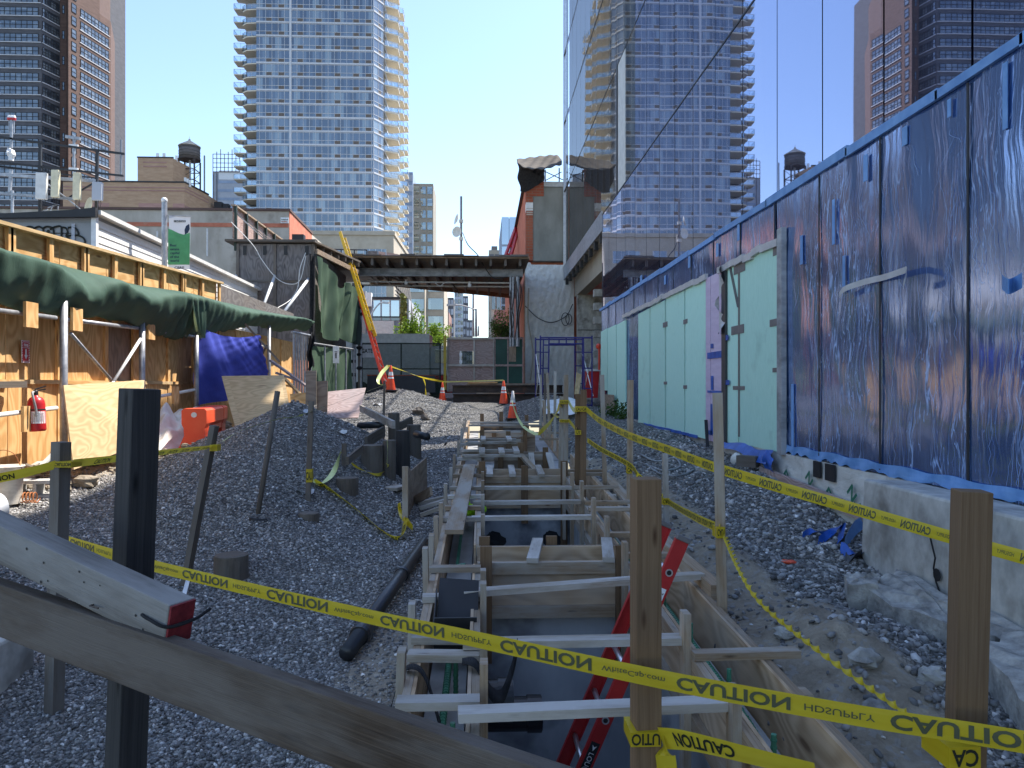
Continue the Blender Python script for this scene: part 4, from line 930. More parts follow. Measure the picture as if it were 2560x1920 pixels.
g = gp(1972, 1408, .02); b = MB(); b.blob(g, .05, .3, 1, (1.4, 1, .3), seed=3); one('orange_scrap', b, M['orange'], 'tiny orange plastic scrap on the gravel', 'scrap')
# weeds
def weeds(x, y, z, h, n, lb, m='leaf_dark', sp=.25):
    b = MB(); r = random.Random(int(x * 100))
    for k in range(n):
        a = r.uniform(0, 6.28); d = r.uniform(0, sp); L_ = h * r.uniform(.4, 1); p = V((x + d * math.cos(a), y + d * math.sin(a), z + L_ * r.random())); s_ = r.uniform(.025, .06)
        n1 = V((r.gauss(0, 1), r.gauss(0, 1), r.gauss(0, 1) + .6)).normalized(); t1 = n1.orthogonal().normalized(); t2 = n1.cross(t1)
        b.face([p - t1 * s_, p + t2 * s_ * .45, p + t1 * s_, p - t2 * s_ * .45])
    return one('weed', b, M[m], lb, 'plant')
g = G(1530, 1040); weeds(g.x, g.y, g.z, .32, 260, 'low green weeds by the timber offcuts at the open bay', sp=.4)
weeds(3.35, gy(1560, 3.4), gz(3.35, gy(1560, 3.4)) - .05, .55, 220, 'taller green weed below the uncovered strip of glass', sp=.2)
# timber and odds by the wall
plank(P(1868, 1168, x=3.25) + V((0, .3, .05)), P(1895, 1155, x=3.42), 'thick dark beam end poking out from under the membrane', w=.12, h=.14, m='lumber_dark', group='timbers along the glass wall')
plank(P(1765, 1050, x=3.47), P(1773, 1190, x=3.40), 'black strap hanging from the foot of the purple panel', w=.05, h=.02, m='black', name='strap', cat='strap', group=None)
for i, (u0, u1, v0, v1, m, lb) in enumerate(((1504, 1534, 985, 1045, 'ply_brown', 'brown plywood offcut standing under the shortest green board'), (1516, 1537, 1005, 1050, 'ply_grey', 'grey plywood offcut standing under the cut green board'))):
    b = MB(); XB(b, u0, u1, v0, v1, 3.43 + .04 * i, .02); one('plywood_offcut', b, M[m], lb, 'plywood', 'plywood offcuts by the open bay')
for k, pts in enumerate((((1600, 1140), (1640, 1158), (1685, 1150), (1700, 1172), (1660, 1182), (1625, 1170)), ((1615, 1165), (1650, 1190), (1700, 1195), (1735, 1180)))):
    b = MB(); b.tube(curve([gp(u, v, .05) for u, v in pts], 8), .014, 6); one('ground_cable', b, M['steel_grey'], ('muddy cable looped on the gravel behind the tall square stake', 'second muddy cable trailing on the gravel below the loop')[k], 'cable', 'muddy cables on the gravel', smooth=True)
b = MB(); b.blob(gp(1850, 1160, .08), .13, .2, 2, (1, .9, .9), seed=5); one('sand_bag', b, M['membrane'], 'pale cloth bundle lying beside the dark beam end', 'bundle', smooth=True)
# ================================================================ PLYWOOD FENCE ON THE STREET SIDE
XF = -5.35
def ftop(y): return 1.79 + .042 * (y - 8.2)
rd = random.Random(21)
fn = T('plywood_fence', 'tall orange plywood fence with framed parapet above the green tarp', 'fence', (XF, 11, -1.1))
seams = [4.6, 5.8, 7.0, 8.36, 9.43, 10.6, 11.45, 12.7, 13.8, 15.0, 16.2, 17.4, 18.6, 19.8, 21.0]
for i in range(len(seams) - 1):
    y0, y1 = seams[i] + .008, seams[i + 1] - .008; yc = (y0 + y1) / 2
    m = 'ply_brown' if abs(y0 - 10.608) < .02 else 'ply_fence'
    b = MB(); b.bar((XF, yc, -1.35), (XF, yc, .02), .02, y1 - y0, up=(0, 1, 0)); b.build('lower_panel', M['ply_fence'], fn)
    off = -.03 if m == 'ply_brown' else 0
    b = MB(); b.bar((XF - .022 + off, yc, .024), (XF - .022 + off, yc, 1.22), .02, y1 - y0, up=(0, 1, 0)); b.build('upper_panel', M[m], fn)
    if seams[i] < 15: b = MB(); b.bar((XF - .024, y0, ftop(y0) - .34), (XF - .024, y1, ftop(y1) - .34), .02, .72); b.build('parapet_panel', M['ply_fence'], fn)
    b = MB(); b.bar((XF - .02, seams[i], 0.04), (XF + .02, seams[i + 1] - .03, .04), .08, .05); b.build('ledger', M['ply_fence'] if i % 3 else M['ply_pale'], fn)
    if i > 2:
        b = MB(); b.bar((XF + .005, seams[i + 1] - .06, -1.2), (XF + .005, seams[i + 1] - .06, 1.2), .038, .089, up=(0, 1, 0)); b.build('stud', M['ply_fence'], fn)
for y in (6.8, 7.55, 8.35, 9.14, 9.93, 10.75, 11.55, 12.4, 13.2, 14.1, 15.0):
    for dy in ((0, .045) if y in (8.35, 9.93, 11.55, 13.2) else (0,)):
        b = MB(); b.bar((XF + .035, y + dy, .9), (XF + .035, y + dy, ftop(y) - .022), .09, .038, up=(1, 0, 0)); b.build('parapet_stud', M['ply_fence'], fn)
b = MB(); b.bar((XF + .03, 4.6, ftop(4.6)), (XF + .03, 15.1, ftop(15.1)), .13, .04); b.build('top_rail', M['ply_pale'], fn)
b = MB(); b.bar((XF, 15.12, ftop(15) - .28), (XF, 21, ftop(15) - .30), .04, .5); b.build('dark_parapet', M['ply_grey'], fn)
# posts, pipes, pads, braces of the shed frame
sf = T('canopy_scaffold', 'galvanized pipe frame of posts, rails and braces standing before the orange fence', 'scaffold', (-5.0, 11, -1.1))
def pipe(name, p0, p1, r, m='galv', n=12): b = MB(); b.tube([p0, p1], r, n); return b.build(name, M[m], sf, smooth=True)
for (y, x, zt) in ((5.6, -5.0, .97), (8.9, -5.02, .96), (10.95, -5.02, .95), (13.05, -5.03, .95), (17.4, -5.0, 1.3)): pipe('post', (x, y, -1.25), (x, y, zt + .1), .043)
pipe('rail', (-5.06, 4.8, .74), (-5.06, 8.8, .80), .026); pipe('rail', (-5.06, 9.0, .80), (-5.06, 10.9, .84), .026); pipe('rail', (-5.06, 11.1, .84), (-5.06, 17.2, .9), .026)
pipe('rail', (-5.05, 5, -.42), (-5.05, 8.8, -.27), .026, 'white_pipe'); pipe('rail', (-5.05, 10.95, -.22), (-5.05, 13.0, -.08), .026, 'white_pipe')
pipe('brace', (-5.02, 9.05, .63), (-5.2, 10.5, .02), .022); pipe('brace', (-5.02, 10.9, .68), (-4.95, 9.95, .04), .022, 'white_pipe')
pipe('brace', (-4.95, 9.95, .04), (-4.5, 9.15, -.95), .022, 'white_pipe')
for (y, z) in ((8.22, .79), (9.15, .82), (11.2, .84), (8.18, -.36), (12.1, -.15)):
    b = MB(); b.box(-5.02, -4.985, y - .11, y + .11, z - .15, z + .13); b.build('pad', M['ply_fence'], sf)
# green tarp rolled along the canopy
ct = T('canopy_tarp', 'long sagging green tarp hung along the top of the pipe frame with a bunched fold', 'tarp', (-4.9, 13, .9))
YY = [5.0, 7.5, 8.64, 9.6, 10.7, 11.7, 12.7, 14.0, 15.4, 18, 20.4, 21.6]
TOPZ = [1.42, 1.46, 1.49, 1.51, 1.50, 1.55, 1.62, 1.66, 1.70, 1.78, 1.87, 1.90]; BOTZ = [.84, .86, .89, .87, .85, .82, .82, .98, 1.22, 1.36, 1.49, 1.62]
def tarp(a, c):
    y = lerp(5.0, 21.5, a); zt, zb = float(np.interp(y, YY, TOPZ)), float(np.interp(y, YY, BOTZ))
    c0 = .16 + .52 * math.exp(-((y - 9.35) / .42) ** 2) + .3 * math.exp(-((y - 10.8) / .5) ** 2) + .22 * math.exp(-((y - 16) / 2.5) ** 2)
    bu = .46 - .1 * math.sin(y * .9)
    x = -5.28 + bu * (math.sin(min(c / c0, 1) * math.pi / 2) if c < c0 else 1 - .62 * ((c - c0) / (1 - c0)) ** 1.6)
    f = math.exp(-((y - 12.35) / .55) ** 2)
    w = .014 * math.sin(y * 7 + c * 3) + .009 * math.sin(y * 17 - c * 6) + .006 * math.sin(y * 31 + c * 9)
    w += f * .055 * math.sin((y - .35 * c) * 26) * (.3 + c) + .02 * math.sin(y * 5.3 + c * 7) * c
    z = lerp(zt, zb, c) + .012 * math.sin(y * 9.7) * c + .05 * math.sin(y * 1.9 + 1) * c + f * .03 * math.sin(y * 22) * c
    return (x + w, y + f * .08 * math.sin(c * 5), z)
b = MB(); b.grid(tarp, 300, 22, 16, .6); o = b.build('tarp_sheet', M['green_tarp'], ct, smooth=True); so = o.modifiers.new('Solidify', 'SOLIDIFY'); so.thickness = .006
def flap(a, c):
    y = lerp(12.05, 12.75, a); k = 1 - .55 * c
    return (-4.74 - .05 * c + .035 * math.sin(a * 19 + c * 2) * (.4 + c), 12.45 + (y - 12.45) * k + .12 * c, 1.42 - (.52 + .10 * a) * c)
b = MB(); b.grid(flap, 36, 16, .8, .6); b.build('hanging_fold', M['green_tarp'], ct, smooth=True)
# fire sign and extinguisher
sg = T('fire_sign', 'red and white striped fire extinguisher sign with a down arrow on the plywood', 'sign', (XF + .0, 8.66, .26))
xs0 = -5.322
b = MB(); b.box(xs0 - .004, xs0, 8.585, 8.735, .262, .522); b.build('board', M['print_white'], sg)
b = MB()
for k in range(9):
    z0 = .268 + k * .028
    for (ya, yb) in ((8.589, 8.604), (8.716, 8.731)): b.face([(xs0 + .0015, ya, z0), (xs0 + .0015, yb, z0 + .012), (xs0 + .0015, yb, z0 + .027), (xs0 + .0015, ya, z0 + .015)])
for k in range(6):
    y0 = 8.606 + k * .019
    for (za, zb) in ((.504, .518), (.266, .280)): b.face([(xs0 + .0015, y0, za), (xs0 + .0015, y0 + .010, za), (xs0 + .0015, y0 + .016, zb), (xs0 + .0015, y0 + .006, zb)])
b.box(xs0 + .0005, xs0 + .002, 8.607, 8.713, .284, .500); b.build('red_field', M['red'], sg)
b = MB(); e1, e2 = V((0, 1, 0)), V((0, 0, 1))
put_text(b, 'FIRE', (xs0 + .004, 8.66, .452), e1, e2, .032, .03, center=True); put_text(b, 'EXTINGUISHER', (xs0 + .004, 8.66, .432), e1, e2, .013, .01, center=True, sx=.8)
xq = xs0 + .004; b.face([(xq, 8.645, .42), (xq, 8.645, .35), (xq, 8.675, .35), (xq, 8.675, .42)]); b.face([(xq, 8.625, .352), (xq, 8.66, .300), (xq, 8.695, .352)])
b.build('lettering', M['print_white'], sg)
ex = T('fire_extinguisher', 'red fire extinguisher with white label hanging on the pipe rail', 'fire extinguisher', (-4.98, 8.28, -.52))
tl_ = V((-.05, 0, 1)).normalized(); bs = V((-4.965, 8.28, -.515))
b = MB(); b.lathe(bs, [(.075, 0), (.086, .012), (.088, .03), (.088, .30), (.082, .34), (.06, .375), (.03, .39), (.026, .41)], 24, axis=tl_); b.build('cylinder', M['red'], ex, smooth=True)
b = MB(); b.lathe(bs, [(.0885, .232), (.0895, .235), (.0895, .245), (.0885, .248)], 24, axis=tl_); b.build('strap', M['black'], ex)
b = MB(); b.lathe(bs + tl_ * .40, [(.028, 0), (.028, .05), (.018, .06)], 12, axis=tl_); b.bar(bs + tl_ * .45 + V((0, -.02, 0)), bs + tl_ * .47 + V((.05, .10, .0)), .02, .012); b.bar(bs + tl_ * .47, bs + tl_ * .49 + V((.05, .11, .015)), .02, .012); b.build('valve', M['black'], ex)
b = MB(); b.tube(curve([bs + tl_ * .44 + V((0, -.03, 0)), bs + tl_ * .44 + V((.02, -.09, -.01)), bs + tl_ * .36 + V((.04, -.11, 0)), bs + tl_ * .24 + V((.055, -.10, 0)), bs + tl_ * .17 + V((.05, -.10, 0))]), .012, 8); b.build('hose', M['steel_grey'], ex, smooth=True)
lb_ = MB()
for k in range(6):
    a0, a1 = math.radians(-95 + 17 * k), math.radians(-95 + 17 * (k + 1))
    f_ = lambda a, h: bs + tl_ * h + V((math.cos(a) * .0885, math.sin(a) * .0885, 0))
    lb_.face([f_(a0, .09), f_(a1, .09), f_(a1, .225), f_(a0, .225)])
lb_.build('paper_label', M['print_white'], ex)
lb_ = MB()
for j in range(8):
    for k in range(4):
        a0, a1 = math.radians(-85 + 19 * k), math.radians(-85 + 19 * k + rd.uniform(10, 17)); f_ = lambda a, h: bs + tl_ * h + V((math.cos(a) * .0893, math.sin(a) * .0893, 0))
        lb_.face([f_(a0, .115 + .012 * j), f_(a1, .115 + .012 * j), f_(a1, .119 + .012 * j), f_(a0, .119 + .012 * j)])
lb_.build('fine_print', M['grey_tape'], ex)
plank((-5.28, 7.95, .0), (-5.18, 8.55, .01), 'weathered ledge board above the fire extinguisher', w=.14, h=.07, m='lumber_dark', name='ledge_board', group=None)
for o in (fn, sf, sg, ex, ct): o.location.y += .20
# leaning plywood sheets
def sheet(name, cs, m, lb, cat='plywood sheet', th=.016, group='loose plywood sheets'):
    cs = [V(c) for c in cs]; n = (cs[1] - cs[0]).cross(cs[3] - cs[0]).normalized() * th; b = MB()
    b.hexa([cs[0], cs[3], cs[3] + n, cs[0] + n, cs[1], cs[2], cs[2] + n, cs[1] + n]); return one(name, b, M[m], lb, cat, group)
sheet('plywood_sheet', [P(159, 963, x=-4.78), P(361, 950, x=-4.86), P(352, 1110, x=-4.5), P(185, 1174, x=-4.55)], 'ply_pale', 'pale plywood sheet leaning before the fence beside the fire extinguisher')
sheet('plywood_sheet', [P(554, 940, y=13.7), P(710, 938, y=13.9), P(726, 1030, y=13.1), P(588, 1068, y=12.3)], 'ply_pale', 'bright plywood sheet leaning back behind the orange barrier')
sheet('plywood_sheet', [P(820, 979, y=14.6), P(915, 969, y=15.2), P(896, 1044, y=13.9), P(818, 1045, y=13.6)], 'ply_mauve', 'grey brown plywood sheet slanting on the gravel heap beside the standing boards')
sheet('plywood_sheet', [P(725, 985, y=14.2), P(768, 981, y=14.2), P(768, 1012, y=14.1), P(727, 1012, y=14.1)], 'ply_fence', 'low orange plywood offcut on the crest of the gravel heap')
sheet('plywood_sheet', [P(764, 927, y=13.9), P(791, 926, y=13.9), P(791, 1012, y=13.8), P(764, 1012, y=13.8)], 'ply_brown', 'tall narrow brown board standing on the gravel heap')
sheet('plywood_sheet', [P(792, 953, y=14.0), P(819, 952, y=14.0), P(818, 1030, y=13.9), P(792, 1030, y=13.9)], 'ply_brown', 'shorter narrow brown board standing beside the tallest one')
# orange water filled barrier
ob = T('plastic_barrier', 'orange plastic road barrier with a scuffed end half sunk in the gravel', 'barrier', (-4.35, 11, -1.0))
d_ = V((-.17, .985, 0)); n_ = V((.985, .17, 0)); o_ = V((-4.17, 10.9, -1.03))
prof = [(-.25, 0), (.25, 0), (.235, .06), (.135, .30), (.14, .40), (.17, .47), (.17, .66), (.14, .69), (-.14, .69), (-.17, .66), (-.17, .47), (-.14, .40), (-.135, .30), (-.235, .06)]
def obp(L_, a, z): return o_ + d_ * L_ + n_ * a + V((0, 0, z))
b = MB(); q = [obp(0, a, z) for a, z in prof]; b.prism(q, d_ * .30); b.build('end_foot', M['orange'], ob, bevel=.02)
b = MB(); q = [obp(1.5, a, z) for a, z in prof]; b.prism(q, d_ * .35); b.build('end_foot', M['orange'], ob, bevel=.02)
b = MB(); q = [obp(.302, a, z) for a, z in ((-.13, .34), (.13, .34), (.135, .42), (.165, .47), (.165, .655), (.13, .685), (-.13, .685), (-.165, .655), (-.165, .47), (-.135, .42))]; b.prism(q, d_ * 1.196); b.build('body', M['orange'], ob, bevel=.012)
b = MB(); q = [obp(.75, a, z) for a, z in ((-.18, 0), (.18, 0), (.12, .34), (-.12, .34))]; b.prism(q, d_ * .35); b.build('middle_foot', M['orange'], ob, bevel=.015)
b = MB(); b.lathe(obp(-.003, 0, .60), [(0, 0), (.035, .001), (.04, .004)], 10, axis=-d_); b.build('filler_mark', M['white'], ob)
# white sheeting, clods, debris
def crump(a, c):
    x = lerp(-5.25, -4.5, c) - .2 * a * c; y = lerp(10.7, 13.4, a)
    h = .10 + .10 * math.sin(a * 9 + c * 4) * math.sin(c * 7 + a * 3) + .05 * math.sin(a * 23 + c * 11) + .03 * math.sin(c * 29 - a * 13)
    e = min(1, min(a, 1 - a, c, 1 - c) * 6); return (x, y, gz(x, y) + .02 + max(h, 0) * e + .12 * e * a)
b = MB(); b.grid(crump, 46, 34); one('plastic_sheeting', b, M['sheet_white'], 'crumpled dirty white plastic sheeting heaped behind the orange barrier', 'plastic sheet')
b = MB(); r = random.Random(9)
for (cx, cy, n, sp, dz) in ((-4.85, 9.6, 90, .45, .15), (-4.6, 10.4, 70, .35, .1), (-5.0, 8.4, 50, .4, .02), (-4.5, 14.0, 80, .5, .15), (-4.9, 10.9, 40, .3, .2)):
    for k in range(n):
        x, y = r.gauss(cx, sp * .5), r.gauss(cy, sp * .6); s_ = .02 + .07 * r.random() ** 2.5
        b.blob((x, y, gz(x, y) + s_ * .4 + dz * math.exp(-((x - cx) ** 2 + (y - cy) ** 2) / sp ** 2) * r.random()), s_, .35, 0, (1.2, 1, .75), seed=r.random())
o = b.build('rubble', M['dirt']); tag(o, 'brown earth clods and rubble scattered along the foot of the fence', 'rubble', kind='stuff')
g = P(213, 1186, y=8.6); b = MB(); b.blob((g.x, g.y, gz(g.x, g.y) + .06), .13, .25, 2, (1.1, .8, .6), seed=2); one('rock', b, M['dirt'], 'rounded tan lump of earth beside the taped stake', 'rock')
def bucket(c, ax, lb, m):
    t = T('bucket', lb, 'bucket', c, 'buckets by the fence'); b = MB()
    b.lathe(c, [(.13, 0), (.15, .36), (.158, .36), (.158, .375), (.148, .375), (.128, .012), (.0, .012)], 24, axis=ax, caps=False); b.build('pail', M[m], t, smooth=True)
    for h in (.27, .31): b = MB(); b.lathe(c, [(.147 + (h - .3) * .05, h), (.157, h + .004), (.157, h + .012), (.148, h + .016)], 24, axis=ax, caps=False); b.build('rib', M[m], t)
    return t
g = P(16, 1225, y=7.55); t = bucket((g.x, g.y, gz(g.x, g.y)), (0, 0, 1), 'dirty cream bucket standing upright at the foot of the fence', 'bucket')
b = MB(); b.tube(curve([(g.x - .15, g.y, gz(g.x, g.y) + .33), (g.x - .05, g.y - .05, gz(g.x, g.y) + .52), (g.x + .1, g.y - .05, gz(g.x, g.y) + .50), (g.x + .155, g.y, gz(g.x, g.y) + .33)]), .004, 6); b.build('wire_handle', M['rust_wire'], t)
g = P(28, 1222, y=6.85); t = bucket((g.x - .17, g.y + .1, gz(g.x, g.y) + .15), (-.35, -.9, -.05), 'white bucket lying on its side with wood scraps inside', 'white')
b = MB(); b.bar((g.x - .21, g.y, gz(g.x, g.y) + .13), (g.x - .37, g.y - .45, gz(g.x, g.y) + .15), .07, .04); b.build('scrap', M['lumber_dark'], t)
cm = MB(); c_ = P(86, 1222, y=7.9); zz = gz(c_.x, c_.y) - .02; a_ = V((.97, .1, 0)); n2 = V((-.1, .97, 0))
def cbx(mb, l0, l1, d0, d1, z0, z1):
    o0 = V((c_.x, c_.y, zz)); k = [o0 + a_ * l + n2 * d + V((0, 0, z)) for l, d, z in ((l0, d0, z0), (l0, d1, z0), (l0, d1, z1), (l0, d0, z1), (l1, d0, z0), (l1, d1, z0), (l1, d1, z1), (l1, d0, z1))]; mb.hexa(k)
cbx(cm, -.2, .2, 0, .19, 0, .035); cbx(cm, -.2, .2, 0, .19, .155, .19)
for l in (-.2, -.018, .165): cbx(cm, l, l + .035, 0, .19, .036, .154)
one('concrete_block', cm, M['cmu'], 'hollow concrete block lying with its cores facing out near the buckets', 'concrete block')
b = MB(); q = []; c0 = V((c_.x - .12, c_.y - .32, zz + .06))
for k in range(150): a = k * .42; q.append(c0 + a_ * (k * .0022) + V((0, math.cos(a) * .05, math.sin(a) * .05)))
b.tube(q, .006, 5); one('wire_coil', b, M['rust_wire'], 'rusty coil of wire lying in front of the concrete block', 'wire coil')
for i, (u0, v0, u1, v1, w_, m, lb) in enumerate(((96, 1172, 140, 1128, .06, 'sheet_white', 'white wooden strip leaning out of the debris by the stake'), (60, 1160, 95, 1172, .05, 'ply_brown', 'brown splintered board in the debris by the bucket'), (82, 1165, 100, 1155, .05, 'lumber_grey', 'short grey splinter in the debris by the fence'), (100, 1160, 118, 1150, .05, 'lumber_grey', 'pale broken lath in the debris by the fence'), (120, 1175, 136, 1120, .05, 'lumber_grey', 'pale lath standing in the debris behind the taped stake'))):
    plank(P(u0, v0, y=8.0 + .1 * i), P(u1, v1, y=8.2 + .1 * i), lb, w=w_, h=.02, m=m, name='wood_scrap', cat='wood scrap', group='wood scraps at the fence')
# blue tarp
def bt(a, c):
    y = lerp(13.5, 16.1, a); x = lerp(-5.05, -4.78, a); sp = 1 + .35 * c
    w = .10 * math.sin(a * 15 - c * 4.2) * (.25 + .8 * c) * (1 - .75 * a) + .02 * math.sin(a * 33 - c * 11) * (1 - .6 * a) + a * (.010 * math.sin(c * 31 - a * 55 + math.sin(a * 23)) + .008 * math.sin(c * 55 + a * 24 + 2 * math.sin(c * 9)))
    return (x + w + .18 * c * a, y * 1 + (a - .5) * .7 * c, lerp(1.02 + .06 * a, -.38 + .25 * a, c) - .1 * math.sin(a * 3.1) * (1 - c))
b = MB(); b.grid(bt, 80, 44, 2.6, 1.5); o = one('blue_tarp', b, M['blue_tarp'], 'creased blue tarp hanging under the green canopy tarp', 'tarp', smooth=True)
# timbers and pickets past the tarp
def stick(u0, v0, y0, u1, v1, y1, lb, w=.07, h=.04, m='ply_mauve', group='loose boards leaning behind the heap', name='board'):
    return plank(P(u0, v0, y=y0), P(u1, v1, y=y1), lb, w=w, h=h, m=m, name=name, cat='board', group=group)
stick(612, 809, 16.0, 699, 905, 16.2, 'long board slanting down from the tarp edge past the blue tarp', m='ply_brown'); stick(676, 901, 15.6, 766, 965, 15.2, 'mauve board slanting onto the standing brown boards'); stick(690, 932, 15.4, 744, 951, 15.3, 'short mauve board under the slanting one'); stick(700, 935, 15.8, 755, 990, 15.4, 'board crossing below the mauve one', m='ply_fence')
stick(668, 862, 16.8, 633, 930, 16.9, 'thin dark brace behind the blue tarp', w=.03, h=.03, m='lumber_dark')
pk = T('barrier_gate', 'grey gate of close vertical bars standing at the end of the canopy', 'gate', P(752, 990, y=17.2))
for k in range(7):
    u = 734 + k * 6.6; b = MB(); b.tube([P(u, 834 + k * 1.2, y=17.2 + .15 * k), P(u + 1, 992, y=17.2 + .15 * k)], .028, 8); b.build('bar', M['galv'], pk)
b = MB(); b.tube([P(730, 830, y=17.15), P(780, 840, y=18.2)], .03, 8); b.build('top_bar', M['galv'], pk)
b = MB(); b.grid(lambda a, c: P(769 + 14 * a + 3 * math.sin(c * 9), 838 + 85 * c + 8 * math.sin(a * 6), y=17.9 + .1 * math.sin(a * 9 + c * 5)), 8, 18); one('dark_rag', b, M['dark_cloth'], 'black rag hanging at the end of the barred gate', 'cloth', smooth=True)
# ---------------------------------------------------------------- overhead plywood shed and netting
YB = 24.0
sb = T('plywood_shed', 'weathered grey plywood box of the overhead shed with four notched joist holes', 'shed', (-6.7, YB, 1.2))
xa, xb_ = P(595, 700, y=YB).x, P(783, 700, y=YB).x; xm = P(688, 700, y=YB).x
for (x0, x1) in ((xa, xm - .01), (xm + .01, xb_)):
    xc = (x0 + x1) / 2
    for (z0, z1) in ((1.0, 3.33), (3.35, 4.52)): b = MB(); b.bar((xc, YB, z0), (xc, YB, z1), x1 - x0, .02, up=(0, 1, 0)); b.build('wall_panel', M['ply_grey'], sb)
for x in (xa, xm, xb_): b = MB(); b.box(x - .045, x + .045, YB - .055, YB - .012, 1.0, 4.52); b.build('corner_stud', M['lumber_dark'], sb)
b = MB(); b.box(xa, xb_, YB - .05, YB - .012, 3.31, 3.37); b.build('cross_rail', M['lumber_dark'], sb)
for u in (611, 661, 713, 766): p = P(u, 628, y=YB - .02); b = MB(); b.box(p.x - .04, p.x + .06, YB - .035, YB - .011, p.z - .12, p.z + .17); b.build('joist_hole', M['black'], sb)
b = MB(); b.box(xa + .05, xb_ - .05, YB + .3, YB + 6, 1.0, 4.4); b.build('body', M['ply_grey'], sb)
b = MB(); b.bar((xa - .35, YB - .06, 4.60), (xb_ + .1, YB - .06, 4.60), .3, .07); b.build('roof_edge', M['lumber_dark'], sb)
b = MB(); q = [(xa - .35, YB - .1, 4.57), (xb_ + .08, YB - .1, 4.57), (-4.5, 27.9, 4.57), (-4.5, 33, 4.57), (xa - .35, 33, 4.57)]; b.prism(q, (0, 0, .06)); b.build('roof_deck', M['lumber_dark'], sb)
for k in range(7):
    t_ = k / 6; p = V((lerp(xb_ + .05, -4.55, t_), lerp(YB + .2, 27.6, t_), 4.47)); b = MB(); b.bar(p, p + V((-1.6, .2, 0)), .06, .16); b.build('joist', M['lumber_dark'], sb)
b = MB(); b.bar((xb_ + .1, YB, 4.3), (-4.6, 27.8, 4.2), .08, .16); b.build('eave_beam', M['ply_brown'], sb)
# parapet on the shed roof
pp = T('roof_parapet', 'braced plywood parapet standing along the shed roof', 'parapet', (xa - .1, 26, 4.65))
x0_ = xa - .12
for k in range(6):
    y0 = YB - .05 + k * 1.1; b = MB(); b.bar((x0_ - .03, y0, 5.2 - .004 * k), (x0_ - .03, y0 + 1.09, 5.2), .02, 1.0); b.build('parapet_panel', M['ply_mauve'], pp)
    b = MB(); b.bar((x0_ + .05, y0 + .04, 4.3 if k == 0 else 4.64), (x0_ + .05, y0 + .04, 5.74), .08, .09, up=(0, 1, 0)); b.build('parapet_stud', M['dark_green'], pp)
    b = MB(); b.bar((x0_ + .06, y0 + .1, 5.5), (x0_ + .95, y0 + .2, 4.66), .04, .04); b.build('brace', M['lumber_grey'], pp)
b = MB(); b.bar((x0_, YB - .1, 5.74), (x0_, YB + 6.6, 5.74), .14, .05); b.build('top_rail', M['ply_brown'], pp)
b = MB(); b.box(-6.6, -6.2, 26, 26.3, 4.66, 5.25); b.box(-6.15, -5.8, 26.1, 26.4, 4.66, 5.1); one('roof_boxes', b, M['charcoal'], 'dark equipment boxes on the shed roof', 'equipment box')
# white braces and cables in front of the box
for i, ((u0, v0, y0), (u1, v1, y1), lb) in enumerate((((590, 690, 23.6), (573, 746, 21.8), 'first pipe brace of the plywood box, at its outer corner'), ((687, 690, 23.9), (658, 766, 21.6), 'pipe brace rising to the middle stud of the plywood box'), ((772, 696, 23.9), (711, 779, 21.4), 'pipe brace at the netting corner of the plywood box'))):
    b = MB(); b.tube([P(u0, v0, y=y0), P(u1, v1, y=y1)], .045, 8); one('pipe_brace', b, M['white_pipe'], lb, 'brace', 'pipe braces of the plywood box', smooth=True)
def cable(pts, r, m, lb, cat='cable', n=5): b = MB(); b.tube(curve(pts, 8), r, n); return one('cable', b, M[m], lb, cat, 'hanging cables')
cable([P(578, 555, y=23.5), P(632, 612, y=23.6), P(655, 650, y=23.7), P(690, 694, y=23.7), P(722, 710, y=23.7), P(750, 700, y=23.7), P(765, 640, y=23.8)], .013, 'offwhite', 'pale cable looping down across the plywood box')
cable([P(764, 632, y=23.8), P(750, 672, y=23.7), P(744, 720, y=23.6), P(725, 750, y=23.3), P(690, 772, y=22)], .012, 'offwhite', 'pale cable trailing from the box corner onto the tarp')
# green netting hung beside the box
nt_ = T('debris_netting', 'torn green debris netting draped beside the plywood box', 'netting', (-5.1, 26, .9))
def nf(a, c):
    p0, p1 = V((-5.42, 24.0, 0)), V((-4.72, 27.4, 0)); p = p0.lerp(p1, a); zt = lerp(4.15, 3.55, a) - .45 * math.exp(-((a - .55) / .13) ** 2)
    w = .10 * math.sin(a * 15 + c * 1.6) * (.3 + c) + .05 * math.sin(a * 33 + c * 2) + .02 * math.sin(c * 13 + a * 20)
    zb = 1.62 + .12 * math.sin(a * 14); return (p.x + w + .12, p.y, lerp(zt, zb, c) - .12 * math.sin(a * 6.28 * 1.5) * c * (1 - c))
b = MB(); b.grid(nf, 70, 34, 3.4, 2.4); o = b.build('net_sheet', M['green_net'], nt_, smooth=True)
b = MB(); b.grid(lambda a, c: (-5.50 + .16 * a + .05 * math.sin(a * 9 + c * 2), 23.85 + .05 * math.sin(a * 11), lerp(4.2, 1.1, c) - .1 * a), 14, 20); b.build('dark_drape', M['dark_cloth'], nt_, smooth=True)
b = MB(); b.grid(lambda a, c: (lerp(-4.75, -4.52, a) + .04 * math.sin(c * 7 + a * 9), 27.4 + .4 * a, lerp(3.6, 1.5, c)), 8, 20); b.build('dark_drape', M['dark_green'], nt_, smooth=True)
lf = T('mesh_fence', 'low green mesh fence panel with a white notice under the netting', 'fence', (-5.0, 24, -.7))
b = MB(); b.grid(lambda a, c: (lerp(-5.45, -4.62, a) + .04 * math.sin(a * 17 + c * 3), lerp(23.6, 26.6, a), lerp(1.25, -.75, c)), 40, 20, 3, 2); b.build('mesh_panel', M['green_net'], lf, smooth=True)
